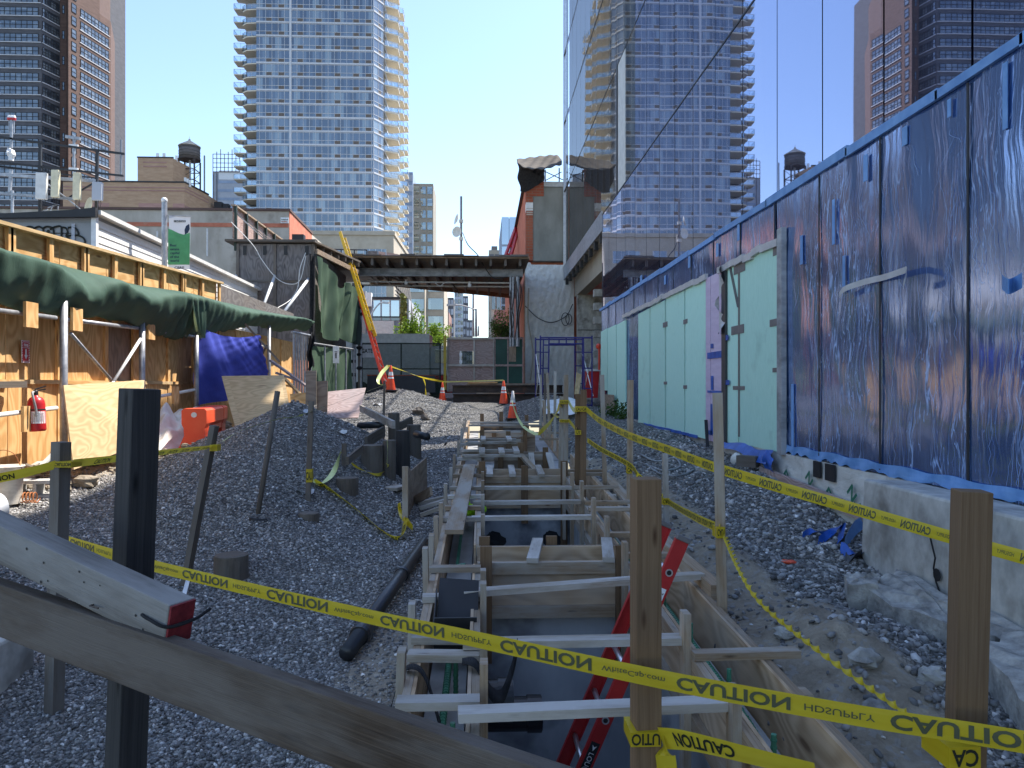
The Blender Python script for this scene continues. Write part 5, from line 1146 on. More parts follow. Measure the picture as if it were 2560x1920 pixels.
for a in (0, .3, .55, .8, 1): b = MB(); p = V((lerp(-5.40, -4.57, a), lerp(23.6, 26.6, a), 0)); b.tube([p + V((0, 0, -.8)), p + V((0, 0, 1.3))], .03, 8); b.build('fence_post', M['galv'], lf)
b = MB(); b.tube([(-5.38, 23.5, 1.33), (-4.55, 26.7, 1.28)], .03, 8); b.build('top_rail', M['galv'], lf)
p = P(841, 887, y=24.6); b = MB(); b.box(p.x - .10, p.x + .10, 24.52, 24.54, p.z - .28, p.z + .28); b.build('notice', M['white'], lf)
b = MB(); b.box(p.x - .03, p.x + .03, 24.515, 24.519, p.z - .12, p.z + .06); b.box(p.x - .045, p.x + .045, 24.514, 24.518, p.z + .08, p.z + .11); o = b.build('faint_print', M['grey_tape'], lf); o['kind'] = 'stuff'
# ================================================================ GATE, SHED ROOF AND THE FAR END OF THE SITE
def C5(a, b): return (830 + a / 4.424, 640 + b / 4.424)
def PC(a, b, y): return P(*C5(a, b), y=y)
rf = T('shed_roof', 'timber shed roof on a steel beam spanning over the site gate', 'shed roof', (-1.6, 30, -.6))
b = MB(); b.prism([(-5.1, 28.0, 4.80), (1.80, 28.0, 4.80), (1.80, 39.4, 4.80), (-5.1, 34.0, 4.80)], (0, 0, .05)); b.build('roof_deck', M['ply_brown'], rf)
rd = random.Random(5); x = -5.1
while x < 1.75:
    w_ = rd.uniform(.25, .9); b = MB(); b.box(x, min(x + w_, 1.8), 27.9 + rd.uniform(-.05, .05), 28.25, 4.853, 4.88 + rd.choice([0, .02, .05])); b.build('roof_board', M[rd.choice(['lumber_dark', 'ply_grey', 'pile_timber'])], rf); x += w_ + .01
for k in range(12):
    x = lerp(-4.7, 1.45, k / 11); b = MB(); b.box(x - .045, x + .045, 28.1, 33.5 + k * .4, 4.54, 4.797); b.build('joist', M['lumber_dark'], rf)
b = MB(); b.box(-4.9, 1.60, 28.96, 28.98, 4.27, 4.53); b.build('beam_web', M['steel_grey'], rf)
for z in (4.26, 4.525): b = MB(); b.box(-4.9, 1.60, 28.88, 29.06, z - .012, z + .012); b.build('beam_flange', M['steel_grey'], rf)
for k in range(7):
    x = lerp(-4, 1.0, k / 6); b = MB(); b.box(x - .015, x + .015, 28.93, 28.955, 4.28, 4.51); b.build('stiffener', M['steel_grey'], rf)
b = MB(); b.bar((-5.1, 33.9, 4.70), (1.80, 39.3, 4.70), .10, .2); b.build('back_joist', M['ply_brown'], rf)
for (z, y0) in ((4.12, 29.6), (4.05, 30.2)): b = MB(); b.tube([(-4.9, y0, z), (1.3, y0, z - .03)], .035, 8); b.build('pipe_rail', M['white_pipe'], rf)
for (a0, b0, a1, b1) in ((640, 235, 990, 365), (1300, 255, 1400, 405)): b = MB(); b.tube([PC(a0, b0, 29.5), PC(a1, b1, 30.5)], .035, 6); b.build('brace', M['lumber_dark'], rf)
for a in (235, 252, 300, 318): b = MB(); b.tube([PC(a, 300, 28.6), PC(a + 2, 1480, 28.6)], .04 if a < 290 else .05, 8); b.build('post', M['lumber_dark'] if a in (300,) else M['galv'], rf)
for k in range(14): p = PC(rd.choice([235, 252, 300, 318]), 340 + k * 75, 28.52); b = MB(); b.blob(p, .09, .3, 0, (1.3, .7, .8), seed=k); b.build('clamp', M['black'], rf)
for a in (1975, 2005, 2052): b = MB(); b.tube([PC(a, 232, 28.9), PC(a, 1000, 28.9)], .05 if a < 2050 else .08, 8); b.build('post', M['galv'], rf)
for i in range(7):
    a = 1975 + i * 17; b = MB(); b.tube(curve([PC(a + rd.uniform(-15, 15), 250 + rd.uniform(0, 160), 28.7), PC(a + rd.uniform(-30, 30), 480 + rd.uniform(-60, 60), 28.6), PC(a + rd.uniform(-25, 25), 690, 28.6), PC(a + rd.uniform(-20, 30), 900, 28.7)]), .018, 5); b.build('hanging_wire', M['steel_rust'], rf)
for (a, bb) in ((820, 300), (1522, 325)):
    lt = T('work_light', 'caged work light under the shed roof nearer the ladder' if a < 1000 else 'caged work light under the shed roof nearer the brick wall', 'light', PC(a, bb, 29.4), 'work lights under the shed roof')
    b = MB(); b.lathe(PC(a, bb + 22, 29.4), [(.03, 0), (.07, .04), (.075, .12), (.04, .16)], 12); b.build('bulb', M['white'], lt, smooth=True)
    b = MB(); b.lathe(PC(a, bb - 14, 29.4), [(.05, -.02), (.05, .10)], 10); b.build('socket', M['offwhite'], lt)
# roof railing, mast
rr = T('roof_railing', 'pipe railing and plywood parapet standing on the shed roof behind the ladder', 'railing', (-5, 33, 4.85))
for u in (853, 886, 917): b = MB(); b.tube([P(u, 700, y=33), P(u, 624, y=33)], .03, 6); b.build('rail_post', M['charcoal'], rr)
b = MB(); b.tube([P(812, 623, y=33), P(917, 625, y=33)], .03, 6); b.build('rail', M['charcoal'], rr)
for (u0, u1, v0, v1) in ((919, 944, 627, 628), (946, 964, 628, 631), (966, 1017, 630, 640)):
    b = MB(); b.hexa([P(u0, 700, y=33), P(u0, 700, y=33.04), P(u0, v0, y=33.04), P(u0, v0, y=33), P(u1, 700, y=33), P(u1, 700, y=33.04), P(u1, v1, y=33.04), P(u1, v1, y=33)]); b.build('parapet_panel', M['ply_mauve' if u0 > 930 else 'ply_grey'], rr)
ms = T('antenna_mast', 'slim antenna mast with two white dishes on the shed roof', 'antenna', P(1153, 655, y=30))
b = MB(); b.tube([P(1153, 660, y=30), P(1153, 491, y=30)], .045, 8); b.build('pole', M['mast'], ms)
for dx in (-.35, .35): b = MB(); b.tube([P(1153, 636, y=30), P(1153, 655, y=30) + V((dx, .0, 0))], .03, 6); b.build('leg', M['mast'], ms)
def dish(p, r, ax, parent, m='dish'):
    b = MB(); b.lathe(p, [(.01, 0), (r * .6, r * .10), (r, r * .3), (r * 1.02, r * .32), (r * .95, r * .30), (r * .5, r * .12), (0, .04)], 20, axis=ax, caps=False); return b.build('dish', M[m], parent, smooth=True)
for (u, v, ax) in ((1144, 549, (-1, -.35, .25)), (1144, 580, (-.55, -1, 0))): dish(P(u, v, y=29.9), .21, ax, ms)
for (u, v) in ((1154, 553), (1154, 597)): b = MB(); p = P(u, v, y=29.95); b.box(p.x - .1, p.x + .06, p.y - .05, p.y + .05, p.z - .06, p.z + .06); b.build('bracket', M['dish'], ms)
cable([P(1157, 582, y=30), P(1170, 612, y=29.5), P(1196, 640, y=29), P(1230, 692, y=28.6), P(1270, 692, y=28.6)], .02, 'charcoal', 'dark cable sagging from the antenna mast across the steel beam')
cable([C and PC(1130, 285, 29.3) for C in (1,)] + [PC(1190, 335, 29.3), PC(1240, 300, 29.3), PC(1300, 285, 29.3)], .018, 'offwhite', 'white wire drooping between the work lights')
cable([P(1313, 765, y=32.2), P(1345, 795, y=32.2), P(1380, 806, y=32.2), P(1415, 790, y=32.2), P(1432, 760, y=32.1)], .02, 'charcoal', 'dark cable swagged across the white stucco wall')
b = MB(); c0 = P(1422, 798, y=32.2)
for rr_, dx in ((.22, 0), (.28, -.15)): b.tube([c0 + V((dx + rr_ * .6 * math.cos(a * .35), 0, rr_ * math.sin(a * .35))) for a in range(19)], .018, 5)
one('cable_coil', b, M['charcoal'], 'coil of dark cable hanging on the white stucco wall', 'cable')
cable([P(1322, 720, y=32.2), P(1320, 800, y=32.15), P(1332, 880, y=32.2), P(1326, 950, y=32.2)], .035, 'stucco_tan', 'tan conduit snaking down the edge of the stucco wall')
# gate
gt = T('site_gate', 'green mesh covered site gate with a GATE 4 sign', 'gate', (-3.3, 30, -.6))
x0, x1 = PC(330, 0, 30).x, PC(1195, 0, 30).x; zt, zb = PC(0, 965, 30).z, PC(0, 1330, 30).z
b = MB(); b.grid(lambda a, c: (lerp(x0, x1, a), 30 + .02 * math.sin(a * 30 + c * 5), lerp(zt, -.45, c) - .03 * math.sin(a * 9)), 30, 12, 3, 2); b.build('mesh_screen', M['mesh_screen'], gt)
for x in (x0, lerp(x0, x1, .5), x1): b = MB(); b.tube([(x, 30.06, -.6), (x, 30.06, zt)], .03, 8); b.build('gate_post', M['charcoal'], gt)
for z in (zt, lerp(zt, -.45, .48), -.42): b = MB(); b.tube([(x0, 30.06, z), (x1, 30.06, z)], .025, 8); b.build('gate_rail', M['charcoal'], gt)
sx0, sx1 = PC(335, 0, 29.9).x, PC(477, 0, 29.9).x; sz0, sz1 = PC(0, 1122, 29.9).z, PC(0, 983, 29.9).z
b = MB(); b.box(sx0, sx1, 29.93, 29.95, sz0, sz1); sgn = b.build('gate_sign', M['white'], gt)
b = MB(); put_text(b, 'GATE 4', ((sx0 + sx1) / 2, 29.926, lerp(sz0, sz1, .37)), V((1, 0, 0)), V((0, 0, 1)), .17, .025, center=True, sx=.78); b.build('lettering', M['print_black'], sgn)
b = MB(); b.hexa([PC(385, 1510, 29.3), PC(385, 1510, 29.7), PC(392, 1325, 29.6), PC(392, 1325, 29.4), PC(1143, 1510, 29.3), PC(1143, 1510, 29.7), PC(1140, 1325, 29.6), PC(1140, 1325, 29.4)]); rb = one('road_barrier', b, M['charcoal'], 'long dark road barrier in front of the mesh gate', 'barrier')
b = MB(); b.bar(PC(390, 1319, 29.5), PC(1145, 1325, 29.5), .16, .05); b.build('top_strip', M['brick'], rb)
b = MB(); b.bar(PC(1249, 885, 29.4), PC(1249, 1480, 29.4), .11, .06, up=(0, 1, 0)); one('yellow_post', b, M['yellow_paint'], 'slim yellow painted timber post between the gate and the plywood hoarding', 'post')
# plywood hoarding with a lookout window, green doors
hb = T('plywood_hoarding', 'mauve plywood hoarding with a small lookout window beside the gate', 'hoarding', (-.45, 29.6, -.6))
X_ = [PC(a, 0, 29.6).x for a in (1275, 1410, 1565, 1580, 1790)]; Zt, Zm, Zw1, Zw0, Zb = [PC(0, q, 29.6).z for q in (915, 1205, 1050, 1196, 1500)]
def pan(x0, x1, z0, z1, m='ply_mauve'):
    b = MB(); b.bar((x0, 29.6, (z0 + z1) / 2), (x1, 29.6, (z0 + z1) / 2), .02, z1 - z0); b.build('panel', M[m], hb)
pan(X_[0], X_[1], Zm, Zt); pan(X_[1], X_[2], Zw1, Zt); pan(X_[3], X_[4], Zm, Zt); pan(X_[0], X_[2], Zb, Zm - .03); pan(X_[3], X_[4], Zb, Zm - .03)
for x in (X_[0] + .02, (X_[2] + X_[3]) / 2, X_[4]): b = MB(); b.box(x - .03, x + .03, 29.53, 29.588, Zb, Zt + .02); b.build('stud', M['lumber_grey'], hb)
for z in (Zt + .02, Zm - .01): b = MB(); b.box(X_[0], X_[4] + .02, 29.50, 29.528, z - .04, z + .04); b.build('rail', M['lumber_grey'], hb)
b = MB(); b.box(X_[1] + .02, X_[1] + .07, 29.5, 29.59, Zw0, Zw1); b.build('window_jamb', M['white'], hb)
b = MB(); b.box(X_[1] + .1, X_[2], 29.64, 29.66, Zw0, Zw1); b.build('window_screen', M['mesh_screen'], hb)
gd = T('green_doors', 'dark green panelled doors with a plywood patch beside the stucco wall', 'door', (1.05, 29.6, -.6))
X_ = [PC(a, 0, 29.6).x for a in (1800, 1945, 2110)]
for x0, x1 in ((X_[0], X_[1]), (X_[1], X_[2])):
    for z0, z1 in ((Zm, Zt), (Zb, Zm - .03)): b = MB(); b.box(x0 + .02, x1 - .02, 29.59, 29.61, z0, z1); b.build('door_panel', M['green_paint'], gd)
for x in X_: b = MB(); b.box(x - .025, x + .025, 29.53, 29.588, Zb, Zt + .05); b.build('door_frame', M['ply_mauve'], gd)
for z in (Zt + .04, Zm - .01): b = MB(); b.box(X_[0], X_[2], 29.51, 29.528, z - .04, z + .04); b.build('door_rail', M['ply_mauve'], gd)
p0, p1 = PC(1958, 1168, 29.5), PC(2035, 990, 29.5); b = MB(); b.box(p0.x, p1.x, 29.56, 29.58, p0.z, p1.z); b.build('patch_board', M['ply_brown'], gd)
# steel beams stacked with timber on top
def ibeam(x0, x1, y, z, h, lb):
    b = MB(); w_ = .30
    b.box(x0, x1, y - w_ / 2, y + w_ / 2, z, z + .03); b.box(x0, x1, y - w_ / 2, y + w_ / 2, z + h - .03, z + h); b.box(x0 + .01, x1 - .01, y - .012, y + .012, z + .031, z + h - .031)
    return one('steel_beam', b, M['steel_rust'], lb, 'steel beam', 'rusty steel beams in the stack')
xb0, xb1 = P(1133, 980, y=27).x, 2.95
zs = gz(.5, 26.8) - .02
ibeam(xb0, xb1, 26.7, zs, .31, 'rusty steel beam at the bottom front of the stack'); ibeam(xb0 + .1, xb1, 27.02, zs, .31, 'rusty steel beam at the bottom back of the stack')
ibeam(xb0 - .02, xb1 - .1, 26.72, zs + .335, .29, 'rusty steel beam on top of the stack, in front'); ibeam(xb0 + .1, xb1, 27.04, zs + .335, .29, 'rusty steel beam on top of the stack, behind')
plank((-.55, 26.7, zs + .65), (2.0, 26.75, zs + .65), 'grey timber lying along the top of the rusty beams', w=.2, h=.07, m='ply_brown', group='timber on the rusty beams')
plank((-.5, 26.5, zs + .70), (.55, 26.55, zs + .715), 'short orange split board on top of the rusty beams', w=.12, h=.035, m='ply_fence', group='timber on the rusty beams')
plank((-.2, 26.4, zs + .33), (.85, 26.42, zs + .33), 'pale stick tucked between the rusty beams', w=.05, h=.03, m='lumber', group='timber on the rusty beams')
# traffic cones
def cone(loc, lb, tilt=0):
    t = T('traffic_cone', lb, 'traffic cone', loc, 'orange traffic cones'); l = V(loc); b = MB()
    b.lathe(l, [(.135, .03), (.115, .16), (.082, .345), (.0675, .43), (.053, .53), (.026, .71), (.02, .715), (.0, .716)], 24, caps=False); b.build('body', M['cone_orange'], t, smooth=True)
    b = MB(); b.lathe(l, [(.0838, .343), (.0768, .388)], 24, caps=False); b.lathe(l, [(.0696, .428), (.0546, .532)], 24, caps=False); b.build('reflective_band', M['white'], t, smooth=True)
    b = MB(); b.box(l.x - .18, l.x + .18, l.y - .18, l.y + .18, l.z, l.z + .03); b.build('foot_plate', M['charcoal'], t); return t
g = G(977, 977); cn = cone(g, 'orange traffic cone on the crest of the sunlit gravel heap')
def cone_at(g, lb): return dup(cn, V(g), lb, group='orange traffic cones')
g = P(1106, 1001, y=26.0); cone_at((g.x, g.y, gz(g.x, g.y)), 'farthest orange traffic cone by the end of the rusty beams')
g = G(1259, 1011); cone_at(g, 'orange traffic cone on the gravel in front of the rusty beams')
c4 = cone_at((.80, 19.25, gz(.8, 19.25)), 'nearest orange traffic cone with a silver wrapped top just behind the trench forms')
b = MB(); b.lathe(V((.80, 19.25, gz(.8, 19.25))), [(.062, .50), (.03, .73), (0, .735)], 20, caps=False); one('tape_wrap', b, M['silver_tape'], 'silver wrap pulled over the top of the nearest cone', 'wrap', smooth=True)
# leaning extension ladder
el = T('extension_ladder', 'tall extension ladder, yellow above and red below, leaning on the shed roof', 'ladder', P(948, 975, y=24))
def rail_pair(p0, p1, w_, m, nm, depth=.09):
    d = (p1 - p0).normalized(); s_ = V((.10, .99, 0)); s_ = (s_ - d * s_.dot(d)).normalized()
    for k in (-1, 1): b = MB(); b.bar(p0 + s_ * k * w_ / 2, p1 + s_ * k * w_ / 2, .035, depth, up=d.cross(s_)); b.build(nm, M[m], el)
    n = int((p1 - p0).length / .305); b = MB()
    for i in range(1, n): q = p0 + d * (.305 * i); b.tube([q - s_ * w_ / 2, q + s_ * w_ / 2], .018, 6)
    o = b.build('rung_set', M['alu'], el); o['kind'] = 'stuff'
def C4(a, bb): return (560 + a / 3.456, 560 + bb / 3.456)
rail_pair(P(*C4(1402, 1400), y=24.2), P(*C4(1185, 650), y=26.3), .40, 'ladder_orange', 'red_rail')
rail_pair(P(*C4(1288, 945), y=25.2), P(*C4(1022, 95), y=28.2), .36, 'ladder_yellow', 'yellow_rail', .11)
# blue scaffold frames
sc = T('blue_scaffold', 'two blue walk through scaffold frames with white cross braces before the stucco wall', 'scaffold', (2.35, 21.5, -.7))
def frame(y, x0, x1, z0, z1):
    g1, g2 = x0 + .24, x1 - .24
    def tb(nm, p0, p1, r=.021): b = MB(); b.tube([p0, p1], r, 8); b.build(nm, M['blue_steel'], sc)
    for x in (x0, x1): tb('leg', (x, y, z0), (x, y, z1 + .06))
    tb('top_tube', (x0, y, z1), (x1, y, z1)); tb('arch_tube', (g1, y, z1 - .17), (g2, y, z1 - .17))
    for x, xo in ((g1, x0), (g2, x1)):
        tb('arch_leg', (x, y, z1), (x + (x - xo) * -.12, y, z0 + .28)); b = MB(); b.tube(curve([(x + (xo - x) * .12, y, z0 + .28), (x + (xo - x) * .4, y, z0 + .16), (xo, y, z0 + .14)]), .02, 8); b.build('arch_foot', M['blue_steel'], sc)
        for k in (.30, .58, .80): tb('step_tube', (xo, y, lerp(z0, z1, k)), (x, y, lerp(z0, z1, k)), .016)
    tb('tie', ((x0 + x1) / 2, y, z1), ((x0 + x1) / 2, y, z1 - .17), .018)
    for x in (x0, x1): b = MB(); b.box(x - .09, x + .09, y - .09, y + .09, z0 - .012, z0); b.build('base_plate', M['galv'], sc)
frame(20.5, 1.62, 3.06, -.70, 1.32); frame(22.6, 1.64, 3.08, -.52, 1.40)
for x in (1.62, 3.06):
    for za, zb_ in ((-.3, .95), (.95, -.3)): b = MB(); b.tube([(x + .03, 20.5, za), (x + .03, 22.6, zb_)], .013, 6); b.build('cross_brace', M['white_pipe'], sc)
# odds near the open bay
sheet('plywood_sheet', [P(1436, 986, y=21.8), P(1441, 930, y=22.3), P(1454, 937, y=22.3), P(1447, 986, y=21.8)], 'ply_pale', 'curved plywood offcut leaning inside the blue scaffold')
b = MB(); p0, p1 = P(1464, 975, y=23.2), P(1499, 928, y=23.2); b.hexa([(p0.x + .06, 23.2, p0.z - .25), (p1.x - .06, 23.2, p0.z - .25), (p1.x, 23.2, p1.z), (p0.x, 23.2, p1.z), (p0.x + .06, 24, p0.z - .25), (p1.x - .06, 24, p0.z - .25), (p1.x, 24, p1.z), (p0.x, 24, p1.z)])
bn = one('dump_bin', b, M['red'], 'red metal dump bin behind the blue scaffold at the open bay', 'bin'); b = MB(); b.box(p0.x - .03, p1.x + .03, 23.15, 24.05, p1.z, p1.z + .07); b.build('rim', M['offwhite'], bn)
g = P(1410, 994, y=18.9); b = MB(); b.grid(lambda a, c: (lerp(1.55, 2.6, a), lerp(18.6, 19.6, c), gz(lerp(1.55, 2.6, a), lerp(18.6, 19.6, c)) + .16 + .04 * math.sin(a * 7 + c * 3) + .1 * c), 14, 10); one('plastic_sheet', b, M['white'], 'white plastic sheet spread over lumber between the stakes and the scaffold', 'plastic sheet', smooth=True)
b = MB(); b.tube([P(1498, 925, y=22.6), P(1498, 862, y=22.6)], .03, 8); b.blob(P(1497, 866, y=22.6), .09, .2, 1, seed=3); one('orange_pole', b, M['ladder_orange'], 'orange topped pole at the concrete column edge', 'pole')
# ---------------------------------------------------------------- stucco wall and the brick building behind it
YW = 32.42
bk = T('brick_building', 'old red brick building with grey patched gable, tarp covered chimney and white stucco base', 'building', (5, 36, -.7))
xl, xr = P(1313, 700, y=YW).x, 4.04
zs_ = P(1313, 656, y=YW).z
b = MB(); b.grid(lambda a, c: (lerp(xl, xr, a), YW - .03 + .02 * math.sin(a * 37 + c * 13) * math.sin(c * 41 - a * 11), lerp(-.75, zs_ - .1 * (a > .12), c)), 40, 60, 2.2, 6); b.build('stucco_base', M['stucco'], bk, smooth=True)
b = MB(); b.box(xl, 4.04, YW, YW + .4, -.75, zs_ - .1); b.build('base_wall', M['stucco'], bk)
b = MB(); b.box(xl - .04, xl, YW - .02, YW + .02, -.75, zs_); b.build('edge_board', M['ply_brown'], bk)
z8 = P(1313, 457, y=YW).z
def bw(u0, u1, v0, v1, y0, y1, m, nm): a, c = P(u0, v0, y=YW), P(u1, v1, y=YW); b = MB(); b.face([(a.x, YW + y0, c.z), (c.x, YW + y0, c.z), (c.x, YW + y0, a.z), (a.x, YW + y0, a.z)]); b.face([(c.x, YW + y0, c.z), (a.x, YW + y0, c.z), (a.x, YW + y1, c.z), (c.x, YW + y1, c.z)]); b.face([(a.x, YW + y1, c.z), (a.x, YW + y0, c.z), (a.x, YW + y0, a.z), (a.x, YW + y1, a.z)]); b.face([(a.x, YW + y0, a.z), (c.x, YW + y0, a.z), (c.x, YW + y1, a.z), (a.x, YW + y1, a.z)]); b.build(nm, M[m], bk)
bw(1315, 1332.6, 527, 651, -.01, .5, 'brick', 'brick_pier'); bw(1315, 1332.6, 490.5, 506, -.01, .5, 'brick', 'brick_pier'); bw(1315, 1332.6, 506.2, 526.8, -.012, .5, 'stucco', 'white_band')
bw(1315, 1359.5, 420, 490.3, -.013, .6, 'brick', 'chimney'); bw(1333, 1412, 467.3, 652, .02, .5, 'stucco_grey', 'grey_patch'); bw(1360, 1412, 454, 467, -.02, .5, 'concrete_pale', 'coping')
b = MB()
for k in range(4): b.box(P(1316, 0, y=YW).x, P(1332, 0, y=YW).x, YW - .016, YW - .0135, P(0, 510 + k * 5, y=YW).z, P(0, 507.5 + k * 5, y=YW).z)
o_ = b.build('painted_joint', M['stucco_tan'], bk); o_['kind'] = 'stuff'
xl2 = P(1315, 0, y=YW).x
b = MB(); b.prism([(xl2 + .01, YW + .5, -.75), (xl2 + .01, 62, -.75), (xl2 + .01, 62, z8 - .4), (xl2 + .01, YW + .5, z8)], (9, 0, 0)); b.build('body', M['red_paint'], bk)
b = MB(); b.bar((xl2 - .06, YW + .5, z8 + .03), (xl2 - .06, 62, z8 - .37), .14, .1); b.build('cornice', M['charcoal'], bk)
def tp(pts, n=10): pass
tR = [(1292, 400, 33.6, 1293, 410, 31.4), (1318, 396, 33.7, 1314, 422, 31.2), (1344, 392.5, 33.8, 1338, 424, 31.2), (1368, 390, 33.9, 1361, 424, 31.3), (1391, 388, 33.8, 1386, 416, 31.6), (1404, 399, 33.2, 1405, 412, 31.9)]
def tfun(a, c):
    f = a * 5; i = min(int(f), 4); t = f - i; A, B = tR[i], tR[i + 1]; g = [lerp(A[k], B[k], t) for k in range(6)]
    p, q = P(g[0], g[1], y=g[2]), P(g[3], g[4], y=g[5]); return p.lerp(q, c) + V((0, 0, -.14 * math.sin(math.pi * c) * math.sin(math.pi * a) + .025 * math.sin(a * 31 + c * 7)))
b = MB(); b.grid(tfun, 40, 14, 3, 2); tc = b.build('tarp_cover', M['brown_tarp'], bk, smooth=True); so = tc.modifiers.new('Solidify', 'SOLIDIFY'); so.thickness = .03
b = MB(); b.grid(lambda a, c: (P(lerp(1293, 1316, a), lerp(408, 420, a), y=31.5)).lerp(P(lerp(1299, 1362, a), lerp(478, 455, a) + 8 * math.sin(a * 5), y=32.2), c) + V((.05 * math.sin(c * 9 + a * 7), 0, 0)), 18, 16); b.build('hanging_net', M['dark_cloth'], bk, smooth=True)
b = MB(); b.grid(lambda a, c: (P(lerp(1314, 1361, a), lerp(421, 424, a), y=31.9)).lerp(P(lerp(1312, 1361, a), lerp(482, 452, a), y=32.2), c) + V((0, .05 * math.sin(c * 9 + a * 17), 0)), 14, 14); b.build('hanging_net', M['dark_cloth'], bk, smooth=True)
for (u, v0, v1) in ((1398, 420, 455), (1363, 424, 454)): b = MB(); b.tube([P(u, v1, y=32.5), P(u, v0, y=32.4)], .03, 6); b.build('tarp_pole', M['charcoal'], bk)
b = MB(); b.tube([P(1361, 428, y=32.3), P(1408, 450, y=32.4)], .02, 6); b.tube([P(1362, 452, y=32.3), P(1404, 430, y=32.4)], .02, 6); b.build('tarp_strut', M['charcoal'], bk)
rdk = T('steel_hoist', 'red steel hoist frame leaning along the side of the brick building', 'frame', P(1262, 652, y=38))
for (u0, v0, u1, v1) in ((1258, 655, 1299, 543), (1273, 655, 1303, 545)): b = MB(); b.tube([P(u0, v0, y=38), P(u1, v1, y=42)], .10, 6); b.build('beam', M['red'], rdk)
for k in range(5): t_ = .15 + k * .18; b = MB(); b.tube([P(lerp(1258, 1299, t_), lerp(655, 543, t_), y=38 + 4 * t_), P(lerp(1273, 1303, t_ + .05), lerp(655, 545, t_ + .05), y=38 + 4 * t_)], .05, 6); b.build('cross_bar', M['red'], rdk)
# ================================================================ THE CITY BEYOND
def onrm(p0, p1):
    d = (V(p1) - V(p0)).normalized(); n = V((d.y, -d.x, 0)); m = (V(p0) + V(p1)) / 2
    return n if n.dot(V((-m.x, -m.y, 0))) > 0 else -n
def strip_face(mb, p0, p1, z0, z1, off, depth=0):
    # panel standing off a wall; with depth it is a slab
    p0, p1 = V((*p0[:2], 0)), V((*p1[:2], 0)); n = onrm(p0, p1); L_ = (p1 - p0).length
    a, c = p0 + n * off, p1 + n * off
    if depth:
        a2, c2 = a - n * depth, c - n * depth; h = lambda p, z: p + V((0, 0, z))
        mb.hexa([h(a, z0), h(a2, z0), h(a2, z1), h(a, z1), h(c, z0), h(c2, z0), h(c2, z1), h(c, z1)])
    else: mb.face([a + V((0, 0, z0)), c + V((0, 0, z0)), c + V((0, 0, z1)), a + V((0, 0, z1))], [(0, z0), (L_, z0), (L_, z1), (0, z1)])
def ext(mb, poly, z0, z1): mb.prism([(x, y, z0) for x, y in poly], (0, 0, z1 - z0))
# ---------------------------------------------------------------- glass apartment tower
tw = T('apartment_tower', 'tall glass apartment tower with stacked balconies on both edges and a tan podium', 'tower', (-36, 165, -.7))
A_, B_, C_, D_ = (-48.1, 160.0), (-23.3, 160.0), (-21.6, 163.0), (-21.0, 192.0)
Z0, FH, NF = 31.0, 2.9, 21
b = MB(); ext(b, [A_, B_, C_, D_, (-51.8, 192), (-51.8, 165.0), (-48.2, 164.9)], -.7, Z0 + NF * FH); b.build('core', M['far_blue'], tw)
rd = random.Random(31)
vent_cols = [2.7, 5.3, 9.3, 13.2, 17.2, 21.1, 23.8]
for f in range(NF):
    z = Z0 + f * FH
    for (p, q) in ((A_, B_), (B_, C_), (C_, D_)):
        b = MB(); strip_face(b, p, q, z + .34, z + FH - .01, .05); b.build('window_band', M['tower_glass'], tw)
    b = MB()
    for (p, q) in ((A_, B_), (B_, C_), (C_, D_)): strip_face(b, p, q, z - .02, z + .33, .16, .15)
    b.build('floor_slab', M['slab_grey'], tw)
b = MB()
for f in range(NF):
    z = Z0 + f * FH; strip_face(b, A_, B_, z + 1.05, z + 1.14, .10, .06); strip_face(b, B_, C_, z + 1.05, z + 1.14, .10, .06); strip_face(b, A_, B_, z + 2.72, z + 2.8, .10, .06)
o = b.build('transom', M['slab_grey'], tw); o['kind'] = 'stuff'
b = MB()
for f in range(NF):
    z = Z0 + f * FH
    for c in vent_cols:
        if rd.random() < .93: strip_face(b, (A_[0] + c - .62, 160), (A_[0] + c + .62, 160), z + .36, z + 1.03, .075, .02)
    strip_face(b, (-22.6, 161.3), (-22.0, 162.3), z + .36, z + 1.03, .075, .02)
o = b.build('vent_panel', M['vent_brown'], tw); o['kind'] = 'stuff'
b = MB(); x = A_[0] + .66
while x < B_[0] - .2: strip_face(b, (x - .04, 160), (x + .04, 160), Z0, Z0 + NF * FH, .13, .1); x += 1.32
for t_ in (.02, .5, .98): p = V((*B_, 0)).lerp(V((*C_, 0)), t_); b.box(p.x - .05, p.x + .05, p.y - .14, p.y, Z0, Z0 + NF * FH)
o = b.build('mullion', M['slab_grey'], tw); o['kind'] = 'stuff'
b = MB(); strip_face(b, (A_[0] + 7.0, 160), (A_[0] + 7.45, 160), Z0, Z0 + NF * FH, .3, .25); b.build('pier', M['slab_grey'], tw)
def balcony(poly, z, rail):
    b = MB(); ext(b, poly, z - .02, z + .22); o = b.build('balcony', M['balcony_cream'], tw)
    b = MB()
    for i in range(len(rail) - 1):
        p, q = V((*rail[i], 0)), V((*rail[i + 1], 0)); b.bar(p + V((0, 0, z + 1.28)), q + V((0, 0, z + 1.28)), .07, .07)
        n = max(2, int((q - p).length / 1.2))
        for k in range(n + 1): s_ = p.lerp(q, k / n); b.bar(s_ + V((0, 0, z + .2)), s_ + V((0, 0, z + 1.25)), .05, .05)
    b2 = MB()
    for i in range(len(rail) - 1): strip_face(b2, rail[i], rail[i + 1], z + .3, z + 1.2, -.03)
    r_ = b.build('railing', M['slab_grey'], o); b2.build('glass_guard', M['guard'], o)
def _guard():
    t = NT('guard'); g = t.n('BsdfGlossy', Color=(.8, .9, 1, 1), Roughness=.05).outputs[0]
    return t.done(t.n('MixShader', i0=.35, i1=t.n('BsdfTransparent', Color=(.80, .90, .95, 1)).outputs[0], i2=g).outputs[0])
M['guard'] = _guard()
